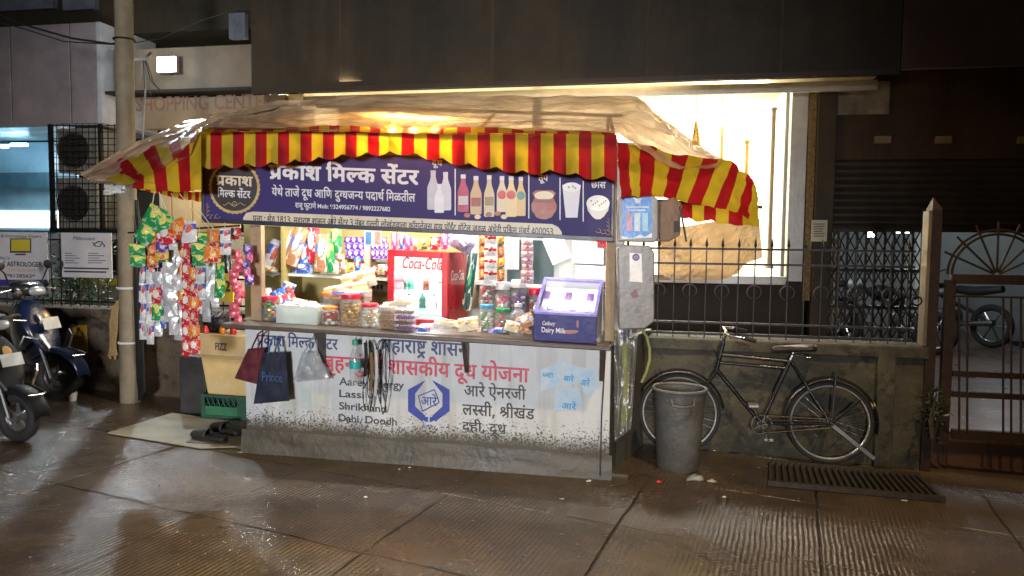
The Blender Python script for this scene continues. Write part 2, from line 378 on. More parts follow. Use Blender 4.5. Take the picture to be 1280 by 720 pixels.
# Devanagari letter outlines and the shaped lines of the signs
GLY={3:(260,''),
6:(0,'-92,386 -90,397 -84,406 -75,413 -65,415 -54,413 -46,406 -40,397 -38,386 -40,375 -46,366 -54,359 -65,357 -75,359 -84,366 -90,375'),
9:(764,'235,109 233,88 225,70 212,57 196,48 177,42 156,40 129,43 103,54 80,72 58,98 36,134 14,178 50,191 65,158 80,130 96,107 114,90 133,80 152,76 164,77 175,80 184,85 190,92 194,102 196,114 194,125 191,136 185,146 178,156 169,165 159,174 150,172 140,171 130,170 128,206 148,207 164,211 176,218 184,226 188,236 190,247 189,258 185,267 178,273 170,277 161,280 151,281 139,280 128,279 118,276 107,272 97,268 86,262 73,297 82,302 93,306 105,310 119,313 133,315 149,316 173,314 193,307 209,296 220,283 227,266 230,248 226,224 214,203 196,188 201,182 206,178 218,176 231,175 243,175 258,175 272,176 280,178 288,179 297,182 297,276 260,276 260,311 390,311 390,276 338,276 338,0 297,0 297,145 285,142 274,141 262,140 249,140 239,140 228,141 232,131 234,120'),
10:(1023,'235,109 233,88 225,70 212,57 196,48 177,42 156,40 129,43 103,54 80,72 58,98 36,134 14,178 50,191 65,158 80,130 96,107 114,90 133,80 152,76 164,77 175,80 184,85 190,92 194,102 196,114 194,125 191,136 185,146 178,156 169,165 159,174 150,172 140,171 130,170 128,206 148,207 164,211 176,218 184,226 188,236 190,247 189,258 185,267 178,273 170,277 161,280 151,281 139,280 128,279 118,276 107,272 97,268 86,262 73,297 82,302 93,306 105,310 119,313 133,315 149,316 173,314 193,307 209,296 220,283 227,266 230,248 226,224 214,203 196,188 201,182 206,178 218,176 231,175 243,175 258,175 272,176 280,178 288,179 297,182 297,276 260,276 260,311 519,311 519,276 467,276 467,0 426,0 426,276 338,276 338,0 297,0 297,145 285,142 274,141 262,140 249,140 239,140 228,141 232,131 234,120'),
12:(491,'136,111 126,111 116,109 106,108 97,105 88,102 80,98 66,108 52,120 41,132 32,145 27,160 25,176 26,189 30,200 36,209 44,216 52,222 61,226 70,229 82,231 95,232 110,232 157,232 157,276 0,276 0,311 252,311 252,276 198,276 198,197 106,197 92,197 84,196 78,194 72,190 67,183 65,174 67,162 72,153 79,145 87,138 103,143 120,146 138,147 161,145 181,139 199,128 213,114 221,97 224,77 221,57 214,40 203,26 187,15 167,7 144,2 154,-2 164,-6 175,-10 185,-13 196,-17 208,-20 191,-55 172,-46 154,-37 136,-28 120,-18 103,-9 88,0 70,2 54,5 41,9 32,15 26,23 24,32 26,43 31,51 39,56 50,58 61,57 71,53 79,48 88,42 97,35 104,34 110,34 131,35 149,39 164,44 174,52 181,63 183,76 182,87 178,95 171,102 161,107 150,110|146,308 140,319 134,332 129,344 125,356 122,369 122,381 124,401 131,418 144,431 160,440 178,446 199,448 209,448 219,447 228,445 237,442 245,439 252,436 241,403 232,407 223,410 213,413 202,414 190,412 180,408 172,402 166,394 163,384 162,374 162,363 165,352 168,341 173,331 180,319 188,308'),
20:(553,'284,276 237,276 237,190 237,174 235,161 233,150 230,140 226,131 220,123 206,109 186,100 162,96 154,133 164,135 172,138 179,141 185,146 190,153 194,161 195,168 196,178 196,190 196,276 80,276 80,176 80,162 81,149 82,139 83,130 85,122 88,115 92,109 97,103 103,98 110,92 120,86 130,80 185,49 204,37 219,26 230,15 237,3 242,-11 243,-26 242,-39 239,-52 235,-64 229,-75 224,-85 220,-92 184,-71 188,-64 192,-57 196,-50 200,-39 202,-28 200,-19 198,-11 194,-6 189,0 182,5 172,12 160,19 145,28 102,53 89,61 78,69 68,77 60,85 53,95 48,106 43,120 40,137 40,158 40,276 0,276 0,311 284,311|197,308 190,332 183,353 176,370 169,383 162,394 154,402 145,407 135,410 124,412 114,411 104,409 96,407 89,404 77,441 91,445 106,447 122,448 140,447 155,442 169,435 182,425 194,410 205,392 215,369 225,340 234,308'),
25:(762,'388,276 226,276 226,174 243,188 263,197 284,200 305,197 323,190 338,179 349,163 356,143 358,120 357,104 355,87 350,70 344,53 336,36 326,20 290,40 297,51 304,64 310,77 314,91 317,105 318,118 317,133 314,145 308,154 301,160 292,164 281,165 263,161 244,149 226,129 226,0 186,0 186,87 177,81 167,74 156,68 143,63 129,60 113,59 98,60 83,63 69,68 56,76 45,86 36,97 29,111 24,127 23,145 26,170 35,191 50,208 70,221 95,229 122,232 134,232 148,230 160,229 170,227 166,190 157,192 146,194 135,195 124,196 107,194 91,190 80,182 71,173 65,160 64,146 65,130 70,117 79,107 89,100 101,95 114,94 128,95 141,99 153,104 164,112 175,121 186,130 186,276 0,276 0,311 388,311'),
26:(818,'364,276 364,0 324,0 324,22 312,17 299,12 286,8 272,6 258,4 244,4 209,6 174,16 141,30 108,52 75,82 42,120 35,130 28,140 24,148 21,159 20,169 22,179 28,188 33,193 42,196 52,196 64,195 74,191 80,186 85,181 90,175 97,182 102,190 105,199 107,209 108,219 108,229 108,242 107,254 104,265 100,276 0,276 0,311 416,311 416,276|267,116 278,117 289,119 299,123 308,128 317,134 324,140 324,276 140,276 145,262 148,246 149,229 147,204 141,182 132,164 118,149 102,137 83,126 107,101 132,79 157,62 183,50 214,42 245,40 259,40 273,42 286,44 299,49 312,54 324,61 324,99 316,95 307,91 296,87 286,84 273,83 260,82 246,83 231,86 218,92 207,99 197,108 189,119 183,131 179,145 178,160 181,182 189,201 202,216 220,227 241,234 266,236 275,236 288,235 299,234 308,232 305,197 297,199 288,200 279,202 270,202 255,201 242,197 232,191 225,183 220,171 218,158 220,145 225,134 232,126 242,121 254,117'),
27:(563,'104,276 104,117 102,105 98,96 90,91 80,89 71,90 62,94 53,100 45,107 37,116 30,125 25,135 22,145 20,154 22,164 27,172 33,176 41,179 51,180 64,180 64,276 0,276 0,311 289,311 289,276 237,276 237,0 196,0 196,276'),
31:(701,'148,35 173,37 196,42 218,51 237,62 254,77 268,94 279,112 285,133 287,155 286,170 282,183 276,194 267,203 256,208 244,210 233,209 225,205 219,200 214,191 212,179 213,169 218,159 225,150 236,142 250,136 268,130 251,99 227,108 207,119 192,131 182,146 176,161 174,178 175,193 180,207 187,219 198,229 211,236 228,240 228,276 0,276 0,311 358,311 358,276 268,276 268,238 283,233 298,223 310,211 319,196 325,176 326,154 325,135 321,116 314,98 305,80 292,63 278,48 262,34 243,23 222,13 199,6 174,1 148,0 119,2 94,9 75,21 61,36 53,54 50,74 51,84 54,95 57,102 61,109 66,116 53,123 42,132 33,142 27,153 23,166 22,180 24,198 32,213 44,226 60,234 80,240 103,242 113,241 124,240 136,239 144,236 141,202 134,204 125,206 116,207 106,208 82,204 67,193 62,175 63,166 67,158 73,152 81,148 90,144 101,140 111,143 122,145 133,145 139,145 144,144 150,144 154,144 151,108 148,109 144,109 141,109 138,109 112,105 96,93 91,74 93,62 98,52 106,44 118,39 132,36'),
32:(742,'326,276 326,0 286,0 286,185 218,185 200,185 189,186 200,176 210,164 218,152 224,138 228,124 229,109 228,95 224,82 219,70 211,61 202,53 192,48 180,43 168,41 155,40 138,42 121,47 104,55 89,67 73,85 58,106 44,132 29,164 16,200 51,213 66,172 83,138 99,111 116,92 134,80 153,76 163,77 172,80 179,85 185,92 188,102 190,114 188,128 183,142 174,155 163,167 151,179 136,188 151,220 286,220 286,276 0,276 0,311 378,311 378,276'),
35:(504,'260,276 186,276 186,174 158,174 143,174 129,173 118,170 108,167 99,164 90,159 75,145 66,127 63,108 64,93 68,79 74,68 82,58 92,50 103,44 115,40 128,38 142,37 158,38 174,40 188,43 200,48 214,54 228,60 241,24 226,17 210,12 194,7 178,3 160,1 143,0 121,1 100,6 81,13 65,23 50,36 38,50 30,68 25,88 23,110 25,130 31,149 40,165 52,178 68,190 85,198 103,205 124,209 144,210 145,210 145,276 0,276 0,311 260,311'),
37:(577,'179,111 169,111 160,109 150,108 141,105 132,102 124,98 109,108 96,120 84,132 76,145 70,160 68,176 70,189 74,200 79,209 87,216 95,222 104,226 114,229 125,231 139,232 154,232 200,232 200,276 0,276 0,311 296,311 296,276 241,276 241,197 149,197 136,197 127,196 121,194 116,190 110,183 108,174 110,162 116,153 123,145 130,138 146,143 163,146 181,147 204,145 225,139 242,128 256,114 264,97 267,77 264,56 256,37 242,22 224,10 198,2 168,0 137,2 107,10 81,22 56,38 33,57 12,79 43,104 62,83 82,66 101,53 122,44 145,39 168,37 200,41 220,55 226,76 225,87 221,96 214,102 205,107 193,110'),
39:(723,'317,276 317,0 276,0 276,276 210,276 210,160 210,147 208,135 206,125 202,116 198,107 192,99 185,91 176,85 166,80 154,76 140,74 126,73 97,76 74,86 57,102 52,111 47,121 44,132 42,144 40,159 40,176 40,276 0,276 0,311 368,311 368,276|124,108 140,110 152,116 160,124 165,134 168,144 169,152 169,163 170,176 170,276 80,276 80,176 80,165 81,154 82,146 85,135 89,126 95,118 103,113 112,110'),
40:(570,'240,276 240,0 200,0 200,164 146,164 127,164 111,163 100,161 90,158 82,155 75,150 68,142 64,131 63,118 65,103 71,86 82,71 96,56 114,38 136,20 108,-6 94,7 79,21 66,34 54,47 43,61 34,76 28,90 24,105 22,121 23,132 26,143 29,152 34,161 40,169 46,176 57,183 69,189 82,194 97,197 115,199 136,200 200,200 200,276 0,276 0,311 292,311 292,276'),
41:(642,'276,276 276,0 236,0 236,90 226,84 214,78 202,73 187,69 171,67 154,66 127,69 103,77 82,90 64,109 51,133 42,161 70,168 92,178 108,189 119,201 125,217 128,234 126,249 122,262 116,271 107,278 97,283 86,284 74,282 65,278 59,271 57,260 61,246 75,236 98,230 94,196 74,200 56,206 42,215 32,227 25,242 23,260 25,276 31,291 41,302 54,310 69,314 86,316 99,315 113,312 125,307 137,300 147,291 156,280 163,268 167,252 168,234 166,212 159,191 148,174 133,160 114,147 91,137 99,126 108,117 117,110 128,105 141,102 157,102 173,103 188,106 202,112 213,119 225,128 236,138 236,276 195,276 195,311 328,311 328,276'),
42:(520,'206,-29 200,-18 193,-6 186,6 181,17 175,27 171,36 165,36 158,35 151,34 144,34 130,35 115,36 101,39 88,43 74,49 62,56 51,65 42,76 34,88 28,102 24,118 23,136 24,150 26,163 31,174 36,184 43,193 51,200 63,209 76,216 92,222 108,225 126,227 145,228 148,228 148,276 0,276 0,311 267,311 267,276 188,276 188,192 164,192 146,192 130,191 117,189 106,186 95,182 86,178 80,172 74,166 69,158 66,150 64,141 63,131 65,115 72,100 83,87 98,78 119,72 144,70 146,70 150,70 153,70 156,70 154,80 153,88 154,98 158,107 164,113 171,117 178,119 186,120 200,119 211,115 219,108 225,99 229,90 230,81 230,71 227,63 223,56 218,51 212,46 205,43 209,35 214,27 219,18 225,9 232,-1 240,-12'),
43:(615,'315,276 263,276 263,0 222,0 222,75 212,69 200,63 189,58 176,55 159,52 142,52 118,54 97,61 79,72 66,87 58,105 56,126 56,134 58,143 60,152 64,159 68,167 74,174 59,181 46,190 36,201 28,214 23,229 21,246 23,265 30,282 42,296 56,307 74,314 94,316 110,314 125,310 138,302 148,292 154,279 156,266 153,250 147,235 136,222 105,241 110,246 113,252 114,257 115,263 114,270 110,277 103,282 92,284 83,283 75,279 68,273 62,265 59,255 58,244 59,235 61,226 66,219 71,213 78,208 86,204 94,202 103,200 112,198 122,201 133,202 144,202 150,202 156,202 162,202 166,201 163,166 160,166 156,166 152,166 149,166 134,165 120,162 110,156 102,149 97,139 96,127 97,115 102,104 110,96 120,91 132,88 146,86 163,88 178,91 191,97 203,105 213,113 222,122 222,276 192,276 192,311 315,311'),
44:(555,'0,311 284,311 284,276 233,276 233,0 192,0 192,149 102,149 102,122 100,110 95,101 87,96 76,94 68,95 60,99 51,104 43,112 35,121 28,130 23,140 20,150 18,159 20,169 25,178 31,181 39,184 49,184 192,184 192,276 0,276'),
46:(568,'240,276 240,0 199,0 199,96 189,90 178,84 168,80 156,76 142,74 127,73 114,74 102,76 91,80 81,85 72,90 64,97 56,106 50,117 46,129 42,142 40,159 40,179 40,276 0,276 0,311 292,311 292,276|199,276 80,276 80,184 80,172 81,161 82,152 83,141 86,133 90,126 95,120 104,114 116,110 132,108 144,110 157,113 169,118 180,125 190,132 199,140'),
47:(771,'230,276 230,174 238,182 248,188 257,193 267,197 278,199 289,200 309,197 327,190 342,179 353,163 360,143 362,120 362,104 359,87 355,70 349,53 340,36 330,20 294,40 302,51 309,64 314,77 319,91 322,105 322,118 321,133 318,145 312,154 305,160 296,164 285,165 267,161 249,149 230,128 230,0 190,0 190,96 181,91 172,85 162,80 150,76 138,74 124,73 111,74 99,76 88,80 78,85 69,92 62,98 55,108 49,119 45,131 42,144 40,159 40,177 40,276 0,276 0,311 393,311 393,276|80,276 80,180 80,164 81,150 83,140 86,133 89,126 94,120 102,114 112,110 124,108 137,109 149,112 160,117 171,123 181,131 190,139 190,276'),
48:(571,'292,276 241,276 241,0 200,0 200,82 191,77 180,71 168,66 154,62 138,60 120,59 103,60 86,64 70,70 57,77 45,87 36,99 29,112 24,127 23,143 26,169 37,192 53,209 75,222 102,229 132,232 140,232 150,231 159,230 169,230 178,228 184,227 182,192 171,194 159,196 146,197 134,198 124,197 115,196 182,112 189,117 195,122 200,128 200,276 0,276 0,311 292,311|64,144 65,128 71,115 80,105 92,98 106,93 121,92 130,92 138,94 146,95 154,98 84,185 73,174 66,160'),
50:(598,'254,276 254,0 214,0 214,125 104,125 104,106 103,97 100,89 96,83 88,77 80,76 70,77 60,82 53,86 46,92 40,98 34,104 29,111 25,118 21,129 20,139 21,147 26,154 36,159 50,160 63,160 63,276 0,276 0,311 306,311 306,276|214,276 104,276 104,160 214,160'),
51:(580,'298,311 298,276 246,276 246,0 205,0 205,90 195,84 184,78 172,73 158,69 143,67 126,66 99,69 74,80 54,96 38,118 26,146 19,176 38,181 53,188 65,195 73,204 78,215 80,228 79,238 77,246 74,254 70,262 66,269 62,276 0,276 0,311|64,150 72,136 80,123 90,114 101,107 114,103 130,102 145,103 160,106 173,112 185,119 196,128 205,137 205,276 106,276 113,258 118,240 120,222 114,191 95,166'),
52:(409,'198,21 170,-6 151,10 133,27 115,44 98,60 83,76 69,90 57,104 46,117 38,128 31,138 26,146 23,152 21,161 20,170 22,179 28,188 33,193 42,196 52,196 64,195 74,191 80,186 85,181 90,174 102,182 112,190 119,200 124,210 127,222 128,234 127,245 126,257 123,267 120,276 0,276 0,311 212,311 212,276 160,276 164,263 167,247 168,229 167,212 163,196 157,182 149,171 139,160 127,150 114,142 99,134 84,127 99,110 117,91 136,73 156,55 177,38'),
54:(678,'0,276 0,311 346,311 346,276 294,276 294,0 254,0 254,178 251,178 247,178 239,177 231,175 222,172 214,167 206,160 198,150 191,138 184,123 178,104 140,116 144,131 149,144 156,156 148,162 139,167 132,171 123,174 114,176 104,176 92,175 82,171 74,165 68,157 64,147 63,136 64,123 68,111 74,99 82,88 93,75 105,63 119,50 136,36 154,20 128,-6 109,10 91,26 74,42 60,57 47,72 36,88 29,103 24,120 22,138 24,154 28,169 35,181 44,191 54,199 66,205 78,210 90,212 102,213 116,212 130,210 142,206 154,200 166,193 177,185 198,200 222,210 250,213 252,213 254,213 254,276'),
55:(760,'0,276 0,311 388,311 388,276 297,276 297,216 313,209 328,199 340,185 349,168 355,148 357,125 356,108 352,92 346,77 338,64 328,53 316,44 302,37 286,33 269,32 252,33 236,37 222,43 209,51 195,60 182,72 172,58 160,47 149,40 136,36 122,33 108,32 93,33 78,37 65,43 53,51 43,62 34,74 28,89 24,107 23,126 24,144 28,160 34,175 43,188 53,199 66,208 79,214 95,218 111,220 128,218 144,215 158,209 171,201 184,191 197,180 206,192 215,201 224,208 234,213 245,216 256,218 256,276|202,107 201,104 200,102 210,91 221,83 231,76 242,71 253,68 264,68 277,69 290,74 301,81 309,92 315,107 316,126 315,145 310,160 303,171 293,178 282,183 270,184 259,183 248,178 238,171 230,161 221,147 213,131|64,125 65,106 70,91 77,81 86,73 97,69 109,68 121,69 132,73 142,81 150,91 159,104 166,120 178,144 179,147 180,150 169,160 159,168 148,175 138,180 127,183 116,184 103,182 90,178 79,170 71,159 65,144'),
57:(556,'286,276 234,276 234,0 194,0 194,82 184,77 173,71 162,66 149,62 133,60 116,59 99,60 83,64 68,70 56,77 44,87 35,99 28,112 24,127 23,143 26,169 36,192 52,209 73,222 98,229 128,232 135,232 144,231 153,230 163,230 171,228 177,227 174,190 164,192 153,194 141,195 130,196 111,194 94,189 81,182 71,172 65,159 64,144 65,128 71,115 79,106 90,99 103,95 118,94 134,95 149,99 162,105 174,113 185,121 194,130 194,276 0,276 0,311 286,311'),
58:(680,'61,94 50,95 40,98 32,103 25,110 21,118 20,128 21,136 24,144 29,150 35,154 43,156 52,157 61,156 71,153 78,150 86,145 96,138 111,145 125,155 136,168 145,183 151,201 152,222 151,239 146,254 138,266 127,275 114,281 100,283 86,281 76,276 71,268 69,258 70,250 74,242 78,236 84,231 93,227 104,224 118,221 135,220 126,185 98,189 74,197 56,209 43,223 36,240 33,258 35,274 41,288 51,300 64,309 82,314 102,316 117,315 132,311 146,305 159,297 170,286 179,273 186,258 191,240 192,220 190,198 184,176 175,156 162,138 146,123 127,110 142,97 156,82 170,67 184,52 196,36 207,22 175,0 159,22 143,42 129,59 115,73 102,86 90,97 80,96 71,95|296,276 296,0 255,0 255,276 210,276 210,311 348,311 348,276'),
60:(676,'294,276 294,0 253,0 253,133 243,130 234,128 224,127 214,126 202,126 190,126 176,126 161,127 146,129 131,132 118,135 106,138 99,134 91,130 84,126 98,109 114,91 132,73 150,55 170,37 190,21 163,-6 145,10 127,27 110,44 95,60 80,76 66,90 55,104 45,117 36,128 30,138 25,146 23,152 21,161 20,170 22,179 28,188 33,193 42,196 52,196 64,195 74,191 80,186 85,181 90,175 97,182 102,190 105,199 107,209 108,219 108,229 108,243 106,256 104,267 100,276 0,276 0,311 346,311 346,276|184,161 197,161 209,162 220,163 231,165 242,167 253,170 253,276 140,276 144,266 146,256 148,243 149,229 148,216 147,203 144,192 141,183 136,174 131,166 148,163 167,162'),
61:(531,'160,34 172,39 182,43 190,49 196,56 200,64 202,74 200,86 195,96 187,104 175,110 159,113 140,114 119,113 101,108 87,100 77,90 71,77 69,62 70,52 72,42 75,32 80,22 88,11 98,0 112,-13 130,-28 151,-44 124,-71 96,-48 72,-25 54,-4 40,17 32,40 29,65 30,77 32,89 37,99 42,108 49,117 58,124 52,130 46,138 41,146 38,155 35,165 34,176 36,189 40,200 45,209 53,216 61,222 70,226 79,229 90,231 102,232 114,232 180,232 180,276 0,276 0,311 273,311 273,276 221,276 221,197 115,197 102,197 93,196 87,194 82,190 76,183 74,174 76,164 80,156 85,148 92,142 107,146 125,149 142,150 163,149 183,145 198,140 211,132 222,123 230,112 236,101 239,89 240,76 239,58 233,42 224,28 211,17 194,8 174,1'),
66:(259,'85,276 85,0 44,0 44,276 0,276 0,311 136,311 136,276'),
67:(259,'44,276 0,276 0,311 40,311 36,318 33,326 30,334 28,343 27,352 26,362 30,386 40,407 56,424 77,437 103,445 133,448 178,444 220,431 258,410 292,382 324,347 352,308 310,308 258,365 201,401 142,412 120,410 101,405 87,397 76,386 69,373 67,357 68,348 69,339 72,331 75,324 79,317 82,311 136,311 136,276 85,276 85,0 44,0'),
68:(259,'-92,308 -98,319 -102,330 -106,341 -108,352 -110,363 -110,374 -108,394 -101,412 -89,427 -73,439 -53,446 -30,448 -12,446 5,442 20,434 32,423 44,407 54,389 63,367 73,341 82,311 136,311 136,276 85,276 85,0 44,0 44,276 0,276 0,311 44,311 34,342 24,368 14,388 3,401 -12,410 -28,412 -41,411 -51,407 -59,400 -65,391 -68,380 -70,366 -69,356 -67,345 -64,336 -61,327 -57,317 -52,308'),
69:(0,'-124,-6 -106,0 -87,4 -68,6 -45,3 -25,-3 -10,-14 2,-28 9,-45 11,-64 8,-83 1,-100 -12,-114 -30,-125 -52,-132 -78,-134 -109,-131 -138,-124 -162,-111 -185,-94 -207,-73 -228,-50 -197,-28 -184,-43 -172,-57 -160,-68 -148,-77 -136,-85 -123,-91 -109,-95 -94,-97 -78,-98 -49,-94 -31,-81 -26,-61 -27,-51 -31,-43 -38,-36 -46,-32 -56,-29 -66,-28 -78,-29 -90,-31 -100,-35 -111,-40'),
70:(0,'-32,-122 -40,-126 -49,-128 -58,-131 -68,-133 -77,-134 -86,-134 -109,-132 -129,-125 -145,-114 -157,-100 -164,-83 -166,-63 -164,-45 -156,-29 -144,-14 -127,-3 -105,3 -81,6 -57,4 -35,-1 -16,-8 2,-19 19,-31 34,-45 48,-61 61,-77 72,-94 42,-114 24,-89 5,-67 -14,-50 -33,-38 -55,-31 -78,-28 -93,-30 -107,-33 -116,-38 -124,-45 -128,-54 -130,-64 -128,-75 -124,-84 -117,-90 -108,-95 -99,-97 -89,-98 -76,-97 -65,-95 -54,-92 -44,-88'),
71:(0,'14,-116 5,-121 -5,-125 -16,-128 -27,-132 -40,-133 -53,-134 -76,-132 -96,-125 -112,-114 -123,-100 -131,-83 -133,-63 -131,-45 -123,-29 -111,-14 -94,-3 -71,5 -44,9 -41,-24 -58,-27 -73,-32 -83,-38 -90,-46 -95,-56 -96,-66 -95,-76 -90,-85 -84,-91 -75,-95 -65,-98 -56,-98 -45,-98 -36,-97 -28,-95 -19,-92 -10,-87 1,-82'),
75:(0,'-84,308 -91,332 -98,353 -105,370 -112,383 -120,394 -128,402 -137,407 -147,410 -158,412 -168,411 -177,409 -185,407 -192,404 -204,441 -191,445 -175,447 -159,448 -142,447 -126,442 -112,435 -100,425 -88,410 -77,392 -67,369 -56,340 -47,308'),
77:(259,'85,276 85,0 44,0 44,276 0,276 0,311 136,311 136,276|149,432 140,402 127,378 111,361 92,349 70,342 46,340 23,342 1,350 -18,362 -34,380 -49,403 -62,432 -26,444 -17,422 -7,405 4,392 16,382 31,376 47,374 64,376 79,383 89,393 98,406 105,424 111,444'),
79:(259,'85,276 85,0 44,0 44,276 0,276 0,311 136,311 136,276|45,308 38,332 31,353 24,370 17,383 10,394 2,402 -7,407 -17,410 -28,412 -38,411 -48,409 -56,407 -63,404 -75,441 -61,445 -46,447 -30,448 -12,447 3,442 17,435 30,425 42,410 53,392 63,369 73,340 82,308'),
181:(0,'-95,308 -102,319 -108,332 -113,344 -117,356 -119,369 -120,381 -118,401 -110,418 -98,431 -82,440 -63,446 -42,448 -32,448 -22,447 -13,445 -4,442 4,439 10,436 0,403 -9,407 -18,410 -28,413 -39,414 -51,412 -62,408 -70,402 -75,394 -79,384 -80,374 -79,363 -77,352 -73,341 -68,331 -62,319 -54,308'),
183:(603,'309,276 226,276 226,167 234,172 242,176 250,179 260,182 271,183 284,184 316,184 316,148 290,148 276,148 264,146 254,144 245,139 236,134 226,126 226,0 186,0 186,87 177,81 167,74 156,68 143,63 129,60 113,59 98,60 83,63 69,68 56,76 45,86 36,97 29,111 24,127 23,145 26,170 35,191 50,208 70,221 95,229 122,232 134,232 148,230 160,229 170,227 166,190 157,192 146,194 135,195 124,196 107,194 91,190 80,182 71,173 65,160 64,146 65,130 70,117 79,107 89,100 101,95 114,94 128,95 141,99 153,104 164,112 175,121 186,130 186,276 0,276 0,311 309,311'),
185:(281,'104,276 104,117 102,105 98,96 90,91 80,89 71,90 62,94 53,100 45,107 37,116 30,125 25,135 22,145 20,154 22,164 27,172 33,176 41,179 51,180 64,180 64,276 0,276 0,311 148,311 148,276'),
202:(358,'0,311 186,311 186,276 0,276|102,149 102,122 100,110 95,101 87,96 76,94 68,95 60,99 51,104 43,112 35,121 28,130 23,140 20,150 18,159 20,169 25,178 31,181 39,184 49,184 192,184 192,149'),
210:(500,'0,311 258,311 258,276 0,276|268,174 258,177 247,178 239,177 231,175 222,172 214,167 206,160 198,150 191,138 184,123 178,104 140,116 144,131 149,144 156,156 148,162 140,167 132,171 123,174 114,176 104,176 92,175 82,171 74,165 68,157 64,147 63,136 64,123 68,111 74,99 82,88 93,75 105,63 119,50 136,36 154,20 128,-6 109,10 91,26 74,42 60,57 47,72 36,88 29,103 24,120 22,138 24,154 28,169 35,181 43,191 54,199 65,205 77,210 90,212 102,213 116,212 130,210 142,206 154,200 166,193 177,185 198,200 223,210 250,213 257,213 265,212 272,211 278,208'),
215:(389,'184,161 199,161 212,162 221,163 230,164 239,166 243,130 230,128 218,126 204,126 190,126 176,126 161,127 146,129 131,132 118,135 106,138 99,134 91,130 84,126 98,109 114,91 132,73 150,55 170,37 190,21 163,-6 145,10 127,27 110,44 95,60 80,76 66,90 55,104 45,117 36,128 30,138 25,146 23,152 21,161 20,170 22,179 28,188 33,193 42,196 52,196 64,195 74,191 80,186 85,181 90,175 97,182 102,190 105,199 107,209 108,219 108,229 108,243 106,256 104,267 100,276 0,276 0,311 202,311 202,276 140,276 144,266 146,256 148,243 149,229 148,216 147,203 144,192 141,183 136,174 131,166 148,163 167,162'),
274:(568,'22,26 107,76 90,81 76,88 64,97 56,106 50,117 46,129 42,142 40,159 40,179 40,276 0,276 0,311 292,311 292,276 240,276 240,0 199,0 199,96 46,-6|199,276 80,276 80,184 80,172 81,161 82,152 83,141 86,133 90,126 95,120 104,114 116,110 131,108 144,110 156,113 168,118 180,125 190,132 199,140'),
284:(707,'122,20 98,54 224,129 205,133 187,137 171,142 156,147 142,152 128,157 114,148 99,138 84,129 69,119 53,110 38,101 14,135 27,142 41,149 54,156 66,163 79,170 92,177 76,189 63,202 55,214 49,226 46,239 44,252 47,268 54,284 66,297 81,307 101,314 124,316 144,314 163,308 178,298 190,284 197,268 200,250 198,236 194,223 188,211 180,200 170,190 160,180 175,175 193,170 212,165 231,161 250,157 268,155 268,276 230,276 230,311 361,311 361,276 309,276 309,0 268,0 268,117|84,248 85,240 88,232 92,223 100,214 110,205 124,196 134,204 143,212 150,221 155,230 158,240 159,250 158,260 155,269 149,275 142,279 132,282 122,283 113,282 104,279 96,274 89,268 85,259'),
419:(520,'148,-6 161,-1 175,2 189,4 184,13 179,22 175,29 171,36 165,36 158,35 151,34 144,34 130,35 115,36 101,39 88,43 74,49 62,56 51,65 42,76 34,88 28,102 24,118 23,136 24,150 26,163 31,174 36,184 43,193 51,200 63,209 76,216 92,222 108,225 126,227 145,228 148,228 148,276 0,276 0,311 267,311 267,276 188,276 188,192 164,192 146,192 130,191 117,189 106,186 95,182 86,178 80,172 74,166 69,158 66,150 64,141 63,131 65,115 72,100 83,87 98,78 119,72 144,70 146,70 150,70 153,70 156,70 154,80 153,88 154,98 158,107 164,113 171,117 178,119 186,120 200,119 211,115 219,108 225,99 229,90 230,81 230,71 227,63 223,56 218,51 212,46 205,43 210,34 216,24 220,18 224,10 230,2 245,-3 259,-11 269,-21 277,-34 281,-49 283,-64 280,-83 273,-100 260,-114 242,-125 220,-132 194,-134 163,-131 134,-124 110,-111 87,-94 65,-73 44,-50 75,-28 88,-43 100,-57 112,-68 124,-77 136,-85 149,-91 163,-95 178,-97 194,-98 223,-94 241,-81 246,-61 245,-51 241,-43 234,-36 226,-32 216,-29 206,-28 194,-29 182,-31 172,-35 161,-40'),
420:(520,'236,-122 228,-126 218,-128 209,-131 200,-133 190,-134 181,-134 158,-132 138,-125 122,-114 111,-100 103,-83 101,-63 104,-45 111,-29 124,-14 141,-3 162,3 186,6 188,6 188,6 184,14 179,22 175,29 171,36 165,36 158,35 151,34 144,34 130,35 115,36 101,39 88,43 74,49 62,56 51,65 42,76 34,88 28,102 24,118 23,136 24,150 26,163 31,174 36,184 43,193 51,200 63,209 76,216 92,222 108,225 126,227 145,228 148,228 148,276 0,276 0,311 267,311 267,276 188,276 188,192 164,192 146,192 130,191 117,189 106,186 95,182 86,178 80,172 74,166 69,158 66,150 64,141 63,131 65,115 72,100 83,87 98,78 119,72 144,70 146,70 150,70 153,70 156,70 154,80 153,88 154,98 158,107 164,113 171,117 178,119 186,120 200,119 211,115 219,108 225,99 229,90 230,81 230,71 227,63 223,56 218,51 212,46 205,43 208,36 212,29 216,22 221,15 226,7 232,-1 255,-10 276,-22 294,-38 311,-55 326,-75 340,-94 309,-114 291,-89 272,-67 254,-50 235,-38 213,-31 190,-28 174,-30 161,-33 151,-38 144,-45 139,-54 138,-64 139,-75 144,-84 150,-90 159,-95 169,-97 178,-98 191,-97 202,-95 213,-92 224,-88'),
449:(0,'-84,308 -91,332 -98,353 -105,370 -112,383 -120,394 -128,402 -137,407 -147,410 -158,412 -168,411 -177,409 -185,407 -192,404 -204,441 -191,445 -175,447 -159,448 -142,447 -126,442 -112,435 -100,425 -88,410 -77,392 -67,369 -56,340 -47,308|-56,410 -54,422 -48,431 -39,437 -29,440 -18,437 -9,431 -3,422 -1,410 -3,399 -9,390 -18,384 -29,382 -39,384 -48,390 -54,399'),
